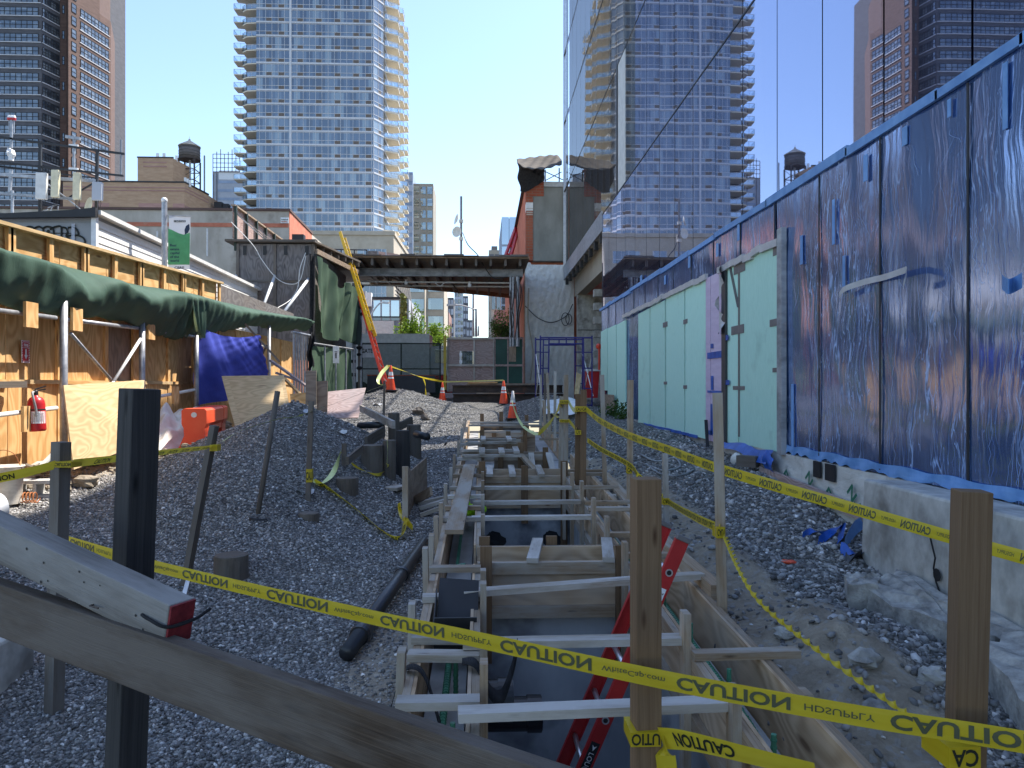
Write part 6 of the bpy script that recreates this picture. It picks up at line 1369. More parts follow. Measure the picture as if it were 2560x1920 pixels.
for f in range(NF - 1):
    z = Z0 + f * FH
    balcony([(-51.5, 161.6), (-50.3, 160.6), (-48.1, 160.3), (-48.1, 164.9), (-51.5, 164.9)], z, [(-51.5, 164.9), (-51.5, 161.6), (-50.3, 160.6), (-48.15, 160.3)])
    balcony([(-54.9, 166.2), (-51.8, 166.2), (-51.8, 169.5), (-54.9, 169)], z, [(-54.9, 169), (-54.9, 166.2), (-51.9, 166.2)])
    for (y0, xo) in ((163.4, -18.6), (171.0, -18.3), (180.0, -18.2)):
        balcony([(-21.3, y0), (xo, y0 + 1.6), (xo, y0 + 5.2), (-21.1, y0 + 5.6)], z, [(-21.3, y0), (xo, y0 + 1.6), (xo, y0 + 5.2)])
b = MB(); strip_face(b, (-51.8, 165.0), (-48.2, 164.9), Z0, Z0 + NF * FH, .05); b.build('side_glazing', M['dark_glass'], tw)
b = MB(); ext(b, [(-50, 150), (-17.8, 150), (-17.4, 176), (-50, 176)], -.7, 30.6); b.build('podium', M['tan_stone'], tw)
b = MB(); strip_face(b, (-50, 150), (-17.7, 150), 30.2, 31.0, .25, .3); strip_face(b, (-17.8, 149.9), (-17.4, 176), 30.2, 31.0, .25, .3); b.build('podium_coping', M['tan_stone'], tw)
for r_ in range(6):
    z = 24.9 - r_ * 3.6
    for (x0, x1) in ((-46, -42.5), (-39.8, -37.2), (-34.5, -31.9), (-30.4, -27.9), (-25.0, -19.3)):
        b = MB(); strip_face(b, (x0, 150), (x1, 150), z, z + 2.5, .04); w_ = b.build('podium_window', M['tower_glass'], tw)
        b = MB()
        for k in range(int((x1 - x0) / 1.2) + 2): xx = min(x0 + k * 1.2, x1); strip_face(b, (xx - .05, 150), (xx + .05, 150), z, z + 2.5, .10, .05)
        strip_face(b, (x0, 150), (x1, 150), z + .75, z + .85, .11, .05); b.build('window_frame', M['slab_grey'], w_)
# ---------------------------------------------------------------- brick tower
bt_ = T('brick_tower', 'dark brick residential tower with ribbon windows and a brown brick wing', 'tower', (-105, 170, -.7))
UX = lambda u, y: P(u, 900, y=y).x
Q = [(-140, 165.0), (UX(103, 165), 165.0), (UX(150, 169.6), 169.6), (UX(166, 169.8), 169.8), (UX(171, 167.6), 167.6), (UX(277, 180.8), 180.8)]
M5 = (lerp(Q[4][0], Q[5][0], .72), lerp(Q[4][1], Q[5][1], .72))
def q45(a, b_): return (lerp(Q[4][0], Q[5][0], a), lerp(Q[4][1], Q[5][1], a)), (lerp(Q[4][0], Q[5][0], b_), lerp(Q[4][1], Q[5][1], b_))
def q12(a, b_): return (lerp(Q[1][0], Q[2][0], a), lerp(Q[1][1], Q[2][1], a)), (lerp(Q[1][0], Q[2][0], b_), lerp(Q[1][1], Q[2][1], b_))
b = MB(); ext(b, [Q[0], Q[1], Q[2], (Q[2][0], 200), (-140, 200)], -.7, 104); b.build('dark_wing', M['dark_brick'], bt_)
b = MB(); ext(b, [(Q[2][0] + .01, 169.6), Q[3], Q[4], M5, (M5[0] - 4, 190), (Q[2][0] + .01, 192)], -.7, 99); b.build('brown_wing', M['brown_brick'], bt_)
b = MB(); ext(b, [(M5[0] + .01, M5[1] + .03), Q[5], (Q[5][0] - 4.5, 192), (M5[0] - 3.9, 190.1)], -.7, 87); b.build('brown_wing', M['brown_brick'], bt_)
def bwin(p, q, z0, z1, cols, parent, m='dark_glass', frame='charcoal', rows=2):
    b = MB(); strip_face(b, p, q, z0, z1, .05); w_ = b.build('window', M[m], parent)
    b = MB(); p_, q_ = V((*p, 0)), V((*q, 0))
    for k in range(cols + 1): s_ = p_.lerp(q_, k / cols); d = (q_ - p_).normalized() * .05; strip_face(b, s_ - d, s_ + d, z0, z1, .12, .1)
    for k in range(rows + 1): zz_ = lerp(z0, z1, k / rows); strip_face(b, p, q, zz_ - .05, zz_ + .05, .12, .1)
    b.build('window_frame', M[frame], w_)
for f in range(22):
    z = 37.5 + f * 2.86
    bwin((-139.5, 165), (Q[1][0] - .6, 165), z, z + 1.75, 36, bt_); 
    bwin(*q12(.07, .93), z, z + 1.8, 6, bt_)
    if z < 96: bwin(*q45(.07, .17), z, z + 1.9, 1, bt_)
    if z < 84: bwin(*q45(.27, .94), z, z + 1.9, 8, bt_, frame='charcoal')
    if f % 2 == 0 and z < 96: bwin((lerp(Q[2][0], Q[3][0], .4), 169.68), (lerp(Q[2][0], Q[3][0], .7), 169.74), z, z + 1.8, 1, bt_)
b = MB()
for f in range(22):
    z = 37.5 + f * 2.86; strip_face(b, (-139.9, 165), (Q[1][0] - .05, 165), z - .18, z - .02, .14, .14); strip_face(b, *q12(.04, .97), z - .18, z - .02, .14, .14)
    if z < 84: strip_face(b, *q45(.25, .97), z - .18, z - .02, .14, .14)
o = b.build('sill', M['slab_grey'], bt_); o['kind'] = 'stuff'
# ---------------------------------------------------------------- tan brick loft with rooftop water tank
lf_ = T('tan_loft_building', 'tan brick loft building with pink panels below the water tank', 'building', (-65, 158, -.7))
b = MB(); ext(b, [(-84, 150), (-60.3, 150), (-59.1, 159.5), (-59.1, 175), (-84, 175)], -.7, 40.3); b.build('wall', M['tan_brick'], lf_)
b = MB(); ext(b, [(-69.5, 149.97), (-62.6, 149.97), (-61.6, 156), (-69.5, 156)], 40.31, 45.2); b.build('stair_tower', M['tan_brick'], lf_)
b = MB(); ext(b, [(-59.09, 159.6), (-52.6, 159.6), (-51.2, 168), (-59.09, 168)], -.7, 37.2); b.build('wing', M['tan_brick'], lf_)
for (x0, x1) in ((-81, -75), (-69.3, -64.5), (-62.6, -60.35)): b = MB(); strip_face(b, (x0, 150), (x1, 150), 30, 36.2, .03, .02); b.build('brick_panel', M['pink_brick'], lf_)
b = MB(); strip_face(b, (-60.28, 150.1), (-59.15, 159.3), 30, 35.9, .03, .02); b.build('brick_panel', M['pink_brick'], lf_)
b = MB()
for z in (38.6, 39.2, 31.2, 31.8): strip_face(b, (-84, 150), (-60.3, 150), z, z + .22, .05, .05); strip_face(b, (-60.3, 150), (-59.1, 159.5), z, z + .22, .05, .05)
for z in (43.4, 44.2): strip_face(b, (-68.4, 149.97), (-63.8, 149.97), z, z + .25, .05, .05)
o = b.build('brick_band', M['pink_brick'], lf_); o['kind'] = 'stuff'
for (p, q, z0, z1) in (((-84.1, 150), (-60.2, 150), 40.32, 40.6), ((-60.3, 150), (-59.05, 159.5), 40.32, 40.6)): b = MB(); strip_face(b, p, q, z0, z1, .12, .3); b.build('roof_edge', M['charcoal'], lf_)
b = MB(); strip_face(b, (-69.6, 149.97), (-62.5, 149.97), 45.21, 45.45, .1, .3); b.build('roof_edge', M['charcoal'], lf_)
b = MB(); strip_face(b, (-59.1, 159.6), (-52.5, 159.6), 37.21, 37.5, .1, .3); b.build('roof_edge', M['charcoal'], lf_)
for y in (151.8, 154.9, 157.6): p = V((-60.3, 150, 0)).lerp(V((-59.1, 159.5, 0)), (y - 150) / 9.5); bwin((p.x, p.y), (p.x + .12, p.y + .95), 33.0, 35.6, 2, lf_)
bwin((-57.4, 159.6), (-55.4, 159.6), 32.5, 34.0, 2, lf_)
lf_.location.x += 1.1
wt = T('water_tank', 'round wooden rooftop water tank with a cone roof on a rusty steel stand', 'water tank', (-61.9, 156, 40.3))
wc = V((-60.6, 156, 0))
b = MB(); b.lathe(wc, [(2.02, 46.9), (2.08, 48), (2.02, 49.4)], 30); b.build('tank', M['tank_wood'], wt, smooth=True)
for z in (47.2, 47.7, 48.3, 49.0): b = MB(); b.lathe(wc, [(2.09, z), (2.12, z + .03), (2.09, z + .06)], 30); b.build('hoop', M['charcoal'], wt)
b = MB(); b.lathe(wc, [(2.2, 49.38), (2.18, 49.5), (.25, 50.7), (.2, 51.0), (.04, 51.1), (0.02, 51.6)], 30); b.build('roof', M['lumber_grey'], wt, smooth=True)
b = MB(); b.lathe(wc, [(2.3, 46.6), (2.3, 46.85)], 8); b.build('platform', M['steel_rust'], wt)
for (sx, sy) in ((-1, -1), (1, -1), (1, 1), (-1, 1)): b = MB(); b.bar(wc + V((sx * 1.6, sy * 1.6, 40.3)), wc + V((sx * 1.6, sy * 1.6, 46.6)), .26, .26); b.build('leg', M['steel_rust'], wt)
b = MB()
for z in (42.2, 44.4):
    for (a, c) in (((-1, -1), (1, -1)), ((1, -1), (1, 1)), ((1, 1), (-1, 1)), ((-1, 1), (-1, -1))):
        b.bar(wc + V((a[0] * 1.6, a[1] * 1.6, z)), wc + V((c[0] * 1.6, c[1] * 1.6, z)), .14, .16); b.bar(wc + V((a[0] * 1.6, a[1] * 1.6, z)), wc + V((c[0] * 1.6, c[1] * 1.6, z + 2.1)), .07, .07)
o = b.build('bracing', M['steel_rust'], wt); o['kind'] = 'stuff'
b = MB(); b.tube([wc + V((.1, 0, 40.3)), wc + V((.1, 0, 46.6))], .22, 8); b.build('riser_pipe', M['far_pale'], wt)
for (u, v0, v1, w_, lb) in ((394, 403, 383, 6, 'white panel antenna on the stair tower, farther from the tank'), (410, 403, 383, 6, 'white panel antenna on the stair tower, nearer the tank'), (441, 405, 389, 5, 'white panel antenna beside the water tank'), (463, 463, 444, 5, 'white panel antenna below the water tank stand, first of three'), (469, 466, 447, 5, 'white panel antenna below the water tank stand, middle of three'), (475, 468, 450, 5, 'white panel antenna below the water tank stand, last of three')):
    p, q = P(u, v0, y=151.5), P(u, v1, y=151.5); b = MB(); b.bar(p, q, w_ * 151 / 1850, .25, up=(0, 1, 0)); one('panel_antenna', b, M['white'], lb, 'antenna', 'antennas on the loft roof')
b = MB(); b.tube([P(511, 495, y=168), P(511, 390, y=168)], .18, 6); b.tube([P(511, 425, y=168), P(511, 388, y=168)], .1, 6); one('radio_mast', b, M['mast'], 'thin red grey radio mast between the water tank and the glass tower', 'mast')
b = MB(); b.box(-57.2, -55.6, 160.5, 162, 37.5, 39.2); b.box(-55.4, -54.2, 160.5, 162, 37.5, 38.8); one('roof_unit', b, M['charcoal'], 'black ventilation boxes on the low loft wing', 'roof unit')
# ---------------------------------------------------------------- distant tower under construction
hz = T('distant_tower', 'pale distant tower topped by open scaffold beside the glass tower', 'tower', (-100, 300, -.7))
xa2, xb2 = P(533, 500, y=300).x, P(600, 500, y=300).x
b = MB(); ext(b, [(xa2, 300), (xb2 + 8, 300), (xb2 + 8, 320), (xa2, 320)], -.7, P(540, 430, y=300).z); b.build('body', M['far_pale'], hz)
zt_ = P(540, 386, y=300).z; zb_ = P(540, 430, y=300).z
b = MB()
for k in range(8): x = lerp(xa2, xb2, k / 7); b.box(x - .12, x + .12, 299.6, 299.9, 60 if k < 2 else zb_, zt_ + (k % 3))
for k in range(5): z = lerp(zb_, zt_, k / 4); b.box(xa2, xb2, 299.5, 299.7, z - .1, z + .1)
o = b.build('scaffold', M['far_dark'], hz); o['kind'] = 'stuff'
for k in range(11): z = zb_ - 4.5 - k * 3.4; b = MB(); strip_face(b, (xa2 + 2, 300), (xb2, 300), z, z + 1.1, .08); b.build('window_band', M['far_blue'], hz)
b = MB(); ext(b, [(xa2 + 2.2, 299.9), (xb2, 299.9), (xb2, 300.0), (xa2 + 2.2, 300.0)], zb_ - 3, zb_ + .6); b.build('parapet', M['white'], hz)
# ---------------------------------------------------------------- low buildings behind the fence
sw = T('stucco_warehouse', 'long low tan stucco warehouse with a red stripe and red end wall', 'building', (-30, 48, -.7))
b = MB(); ext(b, [(-70, 45), (-11.6, 45), (-11.8, 51.8), (-11.8, 60), (-70, 60)], -.7, 10.45); b.build('wall', M['stucco_tan'], sw)
b = MB(); strip_face(b, (-69.9, 45), (-11.62, 45), 9.48, 9.72, .03, .02); b.build('stripe', M['red_paint'], sw, label='red painted stripe')
b = MB(); strip_face(b, (-69.9, 45), (-11.62, 45), 4.5, 5.0, .03, .02); b.build('stripe', M['red_paint'], sw)
b = MB(); strip_face(b, (-11.6, 45.02), (-11.8, 51.75), -.6, 10.44, .03, .025); b.build('end_wall', M['red_paint'], sw)
b = MB(); strip_face(b, (-70.1, 45), (-11.5, 45), 10.46, 10.60, .08, .4); strip_face(b, (-11.6, 45.2), (-11.8, 51.9), 10.46, 10.60, .08, .4); b.build('coping', M['brown_brick'], sw)
p0, p1 = P(702, 558, y=44.93), P(722, 544, y=44.93); b = MB(); b.box(p0.x, p1.x, 44.9, 44.94, p0.z, p1.z); sg2 = b.build('phone_sign', M['white'], sw)
r = random.Random(2)
for q_, m_ in ((.62, 'print_grey'), (.27, 'red_paint')):
    b = MB(); x = p0.x + .05
    while x < p1.x - .08: w2 = r.uniform(.02, .045); z = lerp(p0.z, p1.z, q_); b.box(x, x + w2, 44.885, 44.895, z - .035, z + r.uniform(.01, .04)); x += w2 + .014
    o = b.build('worn_print', M[m_], sg2); o['kind'] = 'stuff'
for (u, v0, v1) in ((518, 571, 640), (393, 578, 595)): b = MB(); b.tube([P(u, v1, y=44.8), P(u, v0, y=44.8)], .05, 6); b.build('wall_pipe', M['offwhite'], sw)
sd_ = T('siding_building', 'low building clad in white siding with a grey graffitied front behind the fence', 'building', (-9, 18, -.7))
XS = -7.15
b = MB(); b.prism([(XS - .05, 14.05, -.7), (XS - .05, 24.5, -.7), (XS - .05, 24.5, 3.0), (XS - .05, 14.05, 3.18)], (-5, 0, 0)); b.build('body', M['siding_grey'], sd_)
for k in range(26):
    z = -.6 + k * .142; y1 = 24.45
    b = MB(); b.hexa([(XS - .02, 14.08, z), (XS - .045, 14.08, z), (XS - .045, 14.08, z + .14), (XS - .035, 14.08, z + .14), (XS - .02, y1, z), (XS - .045, y1, z), (XS - .045, y1, z + .14), (XS - .035, y1, z + .14)]); b.build('siding_board', M['siding'], sd_)
b = MB(); b.bar((XS + .03, 14.0, 3.20), (XS + .03, 24.5, 3.05), .14, .08); b.build('gutter', M['offwhite'], sd_)
b = MB(); b.box(XS - .07, XS + .02, 13.98, 14.07, -.7, 3.2); b.build('corner_trim', M['white'], sd_)
b = MB(); b.box(XS - 5, XS - .075, 14.0, 14.045, -.7, 3.0); b.build('front_cladding', M['siding_grey'], sd_)
b = MB(); b.box(XS - .42, XS - .36, 13.97, 13.998, -.7, 2.98); b.build('front_trim', M['far_pale'], sd_)
for z in (2.2, 2.5, 2.8, 1.9): b = MB(); b.box(XS - 5, XS - .43, 13.988, 13.998, z, z + .015); b.build('cladding_joint', M['charcoal'], sd_)
b = MB(); b.prism([(XS - 6.5, 13.9, 2.95), (XS + .05, 13.9, 3.1), (XS + .05, 13.9, 3.27), (XS - .4, 13.9, 3.22), (XS - 2, 13.9, 3.12), (XS - 6.5, 13.9, 3.1)], (0, .09, 0)); b.build('fascia', M['charcoal'], sd_)
gf = MB()
def CG(a, bb): return P(a / 5.53, 560 + bb / 5.53, y=13.985)
for st in ([(330, 60), (400, 35), (460, 50), (495, 100)], [(480, 55), (540, 35), (595, 70), (600, 125)], [(590, 60), (650, 35), (730, 60), (745, 150)], [(640, 180), (660, 90), (680, 110)], [(690, 75), (760, 40), (840, 35), (850, 130), (848, 190)], [(850, 45), (910, 55), (935, 110), (915, 165), (950, 195), (930, 210)], [(940, 50), (1020, 45), (1070, 90), (1080, 150), (1000, 155), (935, 165)], [(1080, 155), (1150, 190), (1175, 240), (1160, 290)]):
    gf.tube(curve([CG(*q) for q in st], 5), .017, 5)
o = gf.build('graffiti', M['print_black'], sd_); o['kind'] = 'stuff'
for (y, z) in ((17.2, 2.55), (21.2, 2.62)): b = MB(); b.box(XS - .02, XS + .16, y - .1, y + .1, z - .06, z + .06); b.box(XS - .02, XS + .08, y - .05, y + .05, z - .16, z - .06); b.build('flood_lamp', M['offwhite'], sd_)
# banner
bp = T('street_banner', 'grey street pole with a green and white banner reading Real estate capital of the world', 'banner', P(414, 960, y=15.8))
YP = 15.8
b = MB(); b.tube([P(411, 960, y=YP), P(411, 505, y=YP)], .055, 10); b.build('pole', M['galv'], bp); b = MB(); b.blob(P(411, 501, y=YP), .065, 0, 2); b.build('finial', M['white'], bp, smooth=True)
def BQ(u, v): return P(u, v, y=YP - .02 + .0009 * (u - 422))
nv = 20
b = MB(); b.grid(lambda a, c: BQ(lerp(lerp(422, 477, a), lerp(420, 474, a), c), lerp(lerp(539, 541, a), 673, c)) + V((0, .012 * math.sin(c * 9 + a * 4), 0)), 12, 24); bc_ = b.build('banner_cloth', M['banner_cloth'], bp, smooth=True)
b = MB(); ed = [(421.5, 572), (428, 574), (438, 579), (449, 584), (460, 587), (475.5, 582)]
for i in range(len(ed) - 1):
    (ua, va), (ub, vb) = ed[i], ed[i + 1]; f_ = lambda u, v: BQ(u, v) + V((.0, -.016, 0))
    b.face([f_(ua, va), f_(ub, vb), f_(ub - 1, 662), f_(ua - 1, 662)])
b.build('green_field', M['banner_green'], bp)
b = MB(); lf = [(463, 587), (462, 575), (466, 565), (474, 560), (475, 573), (471, 582)]; b.face([BQ(*q) + V((0, -.018, 0)) for q in lf]); b.build('leaf_emblem', M['print_navy'], bp)
b = MB()
for k in range(5): u = 435.5 + k * 6; b.face([BQ(u, 556) + V((0, -.018, 0)), BQ(u + 5.3, 556) + V((0, -.018, 0)), BQ(u + 5.3, 551) + V((0, -.018, 0)), BQ(u, 551) + V((0, -.018, 0))])
b.build('logo_block', M['print_black'], bp)
b = MB(); ex_ = (BQ(440, 600) - BQ(430, 600)).normalized(); pxm = YP / 1850
for k, s_ in enumerate('/NYHR'): put_text(b, s_, BQ(437 + k * 6, 555.2) + V((0, -.02, 0)), ex_, V((0, 0, 1)), 3.2 * pxm, .02)
b.build('logo_letter', M['print_white'], bp)
b = MB()
for k, s_ in enumerate(('Real', 'estate', 'capital', 'of the', 'world')): put_text(b, s_, BQ(426.5, 616.5 + k * 9.6) + V((0, -.02, 0)), ex_, V((0, 0, 1)), 6.2 * pxm, .02)
b.build('lettering', M['print_navy'], bp)
b = MB(); put_text(b, 'CBRE', BQ(437, 672.5) + V((0, -.02, 0)), ex_, V((0, 0, 1)), 6.0 * pxm, .03, sx=1.15); b.build('lettering', M['print_navy'], bp)
b = MB(); b.tube([P(411, 538, y=YP), P(478, 541, y=YP)], .012, 6); b.build('banner_arm', M['galv'], bp)
# ---------------------------------------------------------------- rooftop antenna frame
CA5 = lambda a, bb: (a / 5.351, 250 + bb / 5.351)
YA = 19.0
def PA(a, bb, y=YA): return P(*CA5(a, bb), y=y)
af = T('rooftop_antenna_rack', 'steel pipe frame carrying antennas on the roof behind the fence', 'antenna frame', PA(600, 1600))
def abar(a0, b0, a1, b1, w_, m='charcoal', nm='frame_rail', y=YA): b = MB(); b.bar(PA(a0, b0, y), PA(a1, b1, y), w_, w_); b.build(nm, M[m], af)
abar(-200, 470, 1665, 722, .05); abar(-200, 810, 1650, 1015, .045); abar(-200, 860, 520, 945, .03); abar(540, 560, 535, 1640, .06, nm='frame_post'); abar(1303, 680, 1285, 1640, .06, nm='frame_post'); abar(-200, 870, 1280, 1045, .03)
abar(-200, 985, 1290, 1085, .07, 'galv'); abar(-200, 1235, 1000, 1325, .06, 'galv'); abar(150, 930, 130, 1240, .06, 'galv', 'frame_post'); abar(165, 1210, 165, 1560, .05, 'galv', 'frame_post'); abar(990, 480, 988, 960, .045, 'galv', 'frame_post')
abar(880, 490, 1075, 520, .07, 'galv'); abar(925, 605, 1045, 612, .05, 'white'); abar(925, 918, 1045, 925, .05, 'white'); abar(1240, 1120, 930, 1300, .035); abar(620, 1110, 940, 1350, .03, 'galv'); abar(940, 1350, 1215, 1585, .03, 'galv'); abar(1620, 530, 1618, 1010, .04, 'mast', 'whip'); abar(-200, 1500, 800, 1610, .05, nm='frame_rail')
for (a, b0, b1, w_, m, lb) in ((558, 975, 1330, 135, 'offwhite', 'widest pale grey panel antenna, next to the dark frame post'), (743, 938, 1305, 97, 'cream', 'cream panel antenna nearer the wide grey one'), (1032, 975, 1335, 92, 'cream', 'cream panel antenna nearer the round dish'), (1305, 1100, 1345, 125, 'far_pale', 'short grey panel antenna beside the round dish')):
    t = T('panel_antenna', lb, 'antenna', PA(a, b1, YA - .25), 'panel antennas on the frame'); ww = w_ / 5.351 * YA / 1850
    b = MB(); b.bar(PA(a - 3, b1, YA - .25), PA(a + 3, b0, YA - .25), ww, .10, up=(0, 1, 0)); b.build('radome', M[m], t, bevel=.015)
    b = MB()
    for k in range(4): b.tube(curve([PA(a - w_ * .3 + k * w_ * .2, b1, YA - .25), PA(a - w_ * .3 + k * w_ * .2 + 6, b1 + 50, YA - .2), PA(a - 20 + 10 * k, b1 + 150, YA - .05)], 4), .007, 5)
    o = b.build('cable', M['black'], t); o['kind'] = 'stuff'
t = T('satellite_dish', 'cream satellite dish on the rooftop antenna frame', 'antenna', PA(1240, 1560)); dish(PA(1215, 1420, YA - .1), .20, (-.62, -.75, .16), t, 'cream'); b = MB(); b.tube([PA(1260, 1440), PA(1275, 1600)], .025, 8); b.build('stand', M['galv'], t)
t = T('radio_unit', 'white bracketed radio unit on the pipe frame at the picture edge', 'antenna', PA(145, 800)); b = MB(); b.blob(PA(120, 700), .09, .3, 1, (.5, 1, 1.4), 2); b.blob(PA(165, 720), .09, .3, 1, (.8, 1, 1.2), 3); b.bar(PA(150, 690), PA(148, 810), .09, .08); b.build('housing', M['white'], t)
t = T('whip_antennas', 'cluster of three red and white tipped whip antennas', 'antenna', PA(150, 640)); 
for a in (122, 154, 188):
    b = MB(); b.tube([PA(a, 440), PA(a, 268)], .012, 6); b.build('whip', M['galv'], t); b = MB(); b.tube([PA(a, 270), PA(a, 240)], [.045, .05], 8); b.build('tip', M['red'], t); b = MB(); b.tube([PA(a, 242), PA(a, 205)], [.05, .03], 8); b.build('tip', M['white'], t)
b = MB(); b.bar(PA(150, 640), PA(154, 260), .05, .05); b.build('stem', M['galv'], t)
for (a0, b0, a1, b1) in ((440, 1560, 640, 1460), (640, 1590, 700, 1420), (760, 1580, 780, 1420), (640, 1440, 770, 1400)): abar(a0, b0, a1, b1, .02, 'galv', 'bracket')
# ---------------------------------------------------------------- street canyon seen through the gate
mg = T('modern_townhouse', 'modern grey building with big dark windows and a vine covered edge seen through the gate', 'building', (-8, 60, -.7))
def MX(a, y=60): return PC(a, 0, y).x
def MZ(bb, y=60): return PC(0, bb, y).z
def mpart(a0, a1, b0, b1, m, nm, y0=60, y1=66):
    b = MB(); b.box(MX(a0), MX(a1), y0, y1, MZ(b1), MZ(b0)); return b.build(nm, M[m], mg)
mpart(215, 850, 470, 1060, 'far_pale', 'wall', 60, 72); mpart(215, 385, 395, 1060, 'siding_grey', 'side_wall', 59.5, 59.98); mpart(385, 450, 415, 565, 'white', 'white_panel', 59.2, 59.9)
mpart(440, 760, 455, 475, 'charcoal', 'window_head', 59.6, 59.95); w_ = mpart(447, 752, 490, 665, 'blue_glass', 'window', 59.9, 59.97)
for a in (447, 545, 645, 752): b = MB(); b.box(MX(a) - .05, MX(a) + .05, 59.8, 59.89, MZ(712), MZ(488)); b.build('window_frame', M['far_pale'], w_)
mpart(447, 752, 668, 678, 'charcoal', 'sill', 59.7, 59.95); mpart(447, 752, 680, 712, 'dark_glass', 'window', 59.9, 59.97); mpart(440, 692, 718, 865, 'offwhite', 'white_panel', 59.7, 59.96); mpart(470, 692, 868, 960, 'dark_glass', 'window', 59.9, 59.97)
b = MB(); r = random.Random(8)
for k in range(520):
    a, bb = r.uniform(757, 822), 420 + 520 * r.random() ** .8; p = PC(a, bb, 59.6 + r.uniform(-.2, .25)); s_ = r.uniform(.06, .16); n1 = V((r.gauss(0, 1), -1, r.gauss(0, .6))).normalized(); t1 = n1.orthogonal().normalized(); t2 = n1.cross(t1); b.face([p - t1 * s_, p + t2 * s_, p + t1 * s_, p - t2 * s_])
one('wall_vine', b, M['ivy'], 'yellow green vine hanging down the edge of the modern grey building', 'vine')
b = MB()
for k in range(8): a = 770 + k * 12; b.bar(PC(a + 70, 960, 62), PC(a - 60 + 8 * k, 330, 62), .12, .12)
for k in range(3): b.bar(PC(700, 340 + k * 40, 62), PC(860, 500 + k * 40, 62), .12, .12)
one('timber_screen', b, M['tan_stone'], 'tan slatted sun screen beside the modern grey building', 'screen')
def simple_tower(nm, lb, u0, u1, vt, y, m, cols, fh=3.2, wm='green_glass', dep=14, zmin=-.7, frac=.62, gap=.25):
    t = T(nm, lb, 'building', (P((u0 + u1) / 2, 900, y=y).x, y + dep / 2, -.7)); x0, x1 = P(u0, 900, y=y).x, P(u1, 900, y=y).x; zt = P(u0, vt, y=y).z
    b = MB(); ext(b, [(x0, y), (x1, y), (x1, y + dep), (x0, y + dep)], -.7, zt); b.build('wall', M[m], t)
    n = int((zt - max(zmin, 4)) / fh); n = min(n, 98 // max(cols, 1)); w_ = (x1 - x0) / cols
    for f in range(n):
        z = zt - (f + 1) * fh + .4
        for c in range(cols): b = MB(); b.box(x0 + c * w_ + w_ * gap / 2, x0 + (c + 1) * w_ - w_ * gap / 2, y - .12, y + .02, z, z + fh * frac); b.build('window', M[wm], t)
    return t
simple_tower('beige_apartment_block', 'beige brick apartment tower rising between the glass tower and the mast', 1033, 1083, 459, 200, 'far_tan', 3)
simple_tower('glass_slab_tower', 'narrow pale blue glass slab beside the beige apartment tower', 1003, 1032, 430, 230, 'far_blue', 2, wm='far_pale')
simple_tower('green_bay_block', 'tan framed green glass apartment block seen through the gate', 1023, 1062, 690, 120, 'tan_stone', 1, 3.0, gap=.12); simple_tower('green_bay_block', 'tan framed green glass apartment block through the gate, bay nearer the street', 1066, 1110, 690, 124, 'tan_stone', 1, 3.0, gap=.12)
simple_tower('dark_balcony_block', 'dark apartment block with ragged balconies down the street', 1113, 1134, 744, 260, 'far_dark', 3, wm='far_pale'); simple_tower('pale_street_tower', 'pale tall tower down the street through the gate', 1136, 1158, 690, 420, 'far_pale', 3, 4); simple_tower('stepped_brick_tower', 'dark stepped tower at the end of the street canyon', 1158, 1170, 740, 380, 'far_dark', 2, 4, wm='far_pale'); simple_tower('stepped_brick_tower', 'lower dark block in front of the stepped tower', 1166, 1181, 800, 360, 'far_dark', 2, 4, wm='far_pale'); simple_tower('low_brick_block', 'small pinkish building below the dark balcony block', 1111, 1122, 780, 150, 'pink_brick', 1)
t = simple_tower('blue_glass_block', 'blue glass building behind the brick building', 1254, 1310, 546, 90, 'far_blue', 3, 3.6, wm='blue_glass', frac=.93, gap=.06)
simple_tower('old_stepped_tower', 'old grey stepped tower beyond the blue glass building', 1222, 1250, 625, 160, 'far_tan', 2, 3.4, wm='far_dark'); b = MB(); p = P(1229, 625, y=160); ext(b, [(p.x, 162), (p.x + 1.3, 162), (p.x + 1.3, 166), (p.x, 166)], p.z - .2, P(1229, 611, y=160).z); one('roof_tank', b, M['far_dark'], 'dark tank house on top of the old stepped tower', 'tank')
simple_tower('beige_walkup', 'narrow beige building with one window seen under the shed roof', 1228, 1252, 700, 75, 'tan_stone', 2, 3.4, wm='dark_glass'); simple_tower('pink_brick_walkup', 'pink brick gable building seen under the shed roof', 1236, 1300, 775, 66, 'pink_brick', 1, 9, wm='pink_brick')
# trees
def tree(nm, lb, x, y, zc, rx, rz, m, n, seed, bunch=34):
    t = T(nm, lb, 'tree', (x, y, -.6), 'street trees beyond the gate'); r = random.Random(seed)
    b = MB(); b.tube(curve([(x, y, -.6), (x + .1, y, zc * .4), (x - .1, y, zc * .8), (x, y, zc + rz * .3)]), [.2 - .005 * i for i in range(25)], 8); 
    for k in range(6): a = k * 1.05; b.tube([(x, y, zc * .55 + .15 * k), (x + rx * .6 * math.cos(a), y + rx * .6 * math.sin(a), zc + rz * .3 * math.sin(k * 2.0))], [.08, .02], 5)
    b.build('trunk', M['bark'], t)
    b = MB()
    cs = [(r.gauss(0, .45), r.gauss(0, .45), r.gauss(0, .45)) for _ in range(bunch)]
    for c in cs:
        for k in range(n // bunch):
            p = V((x + (c[0] + r.gauss(0, .17)) * rx, y + (c[1] + r.gauss(0, .17)) * rx, zc + (c[2] + r.gauss(0, .17)) * rz)); s_ = r.uniform(.04, .10)
            n1 = V((r.gauss(0, 1), r.gauss(0, 1), r.gauss(0, 1))).normalized(); t1 = n1.orthogonal().normalized(); t2 = n1.cross(t1); b.face([p - t1 * s_, p + t2 * s_ * .6, p + t1 * s_, p - t2 * s_ * .6])
    b.build('crown', M[m], t)
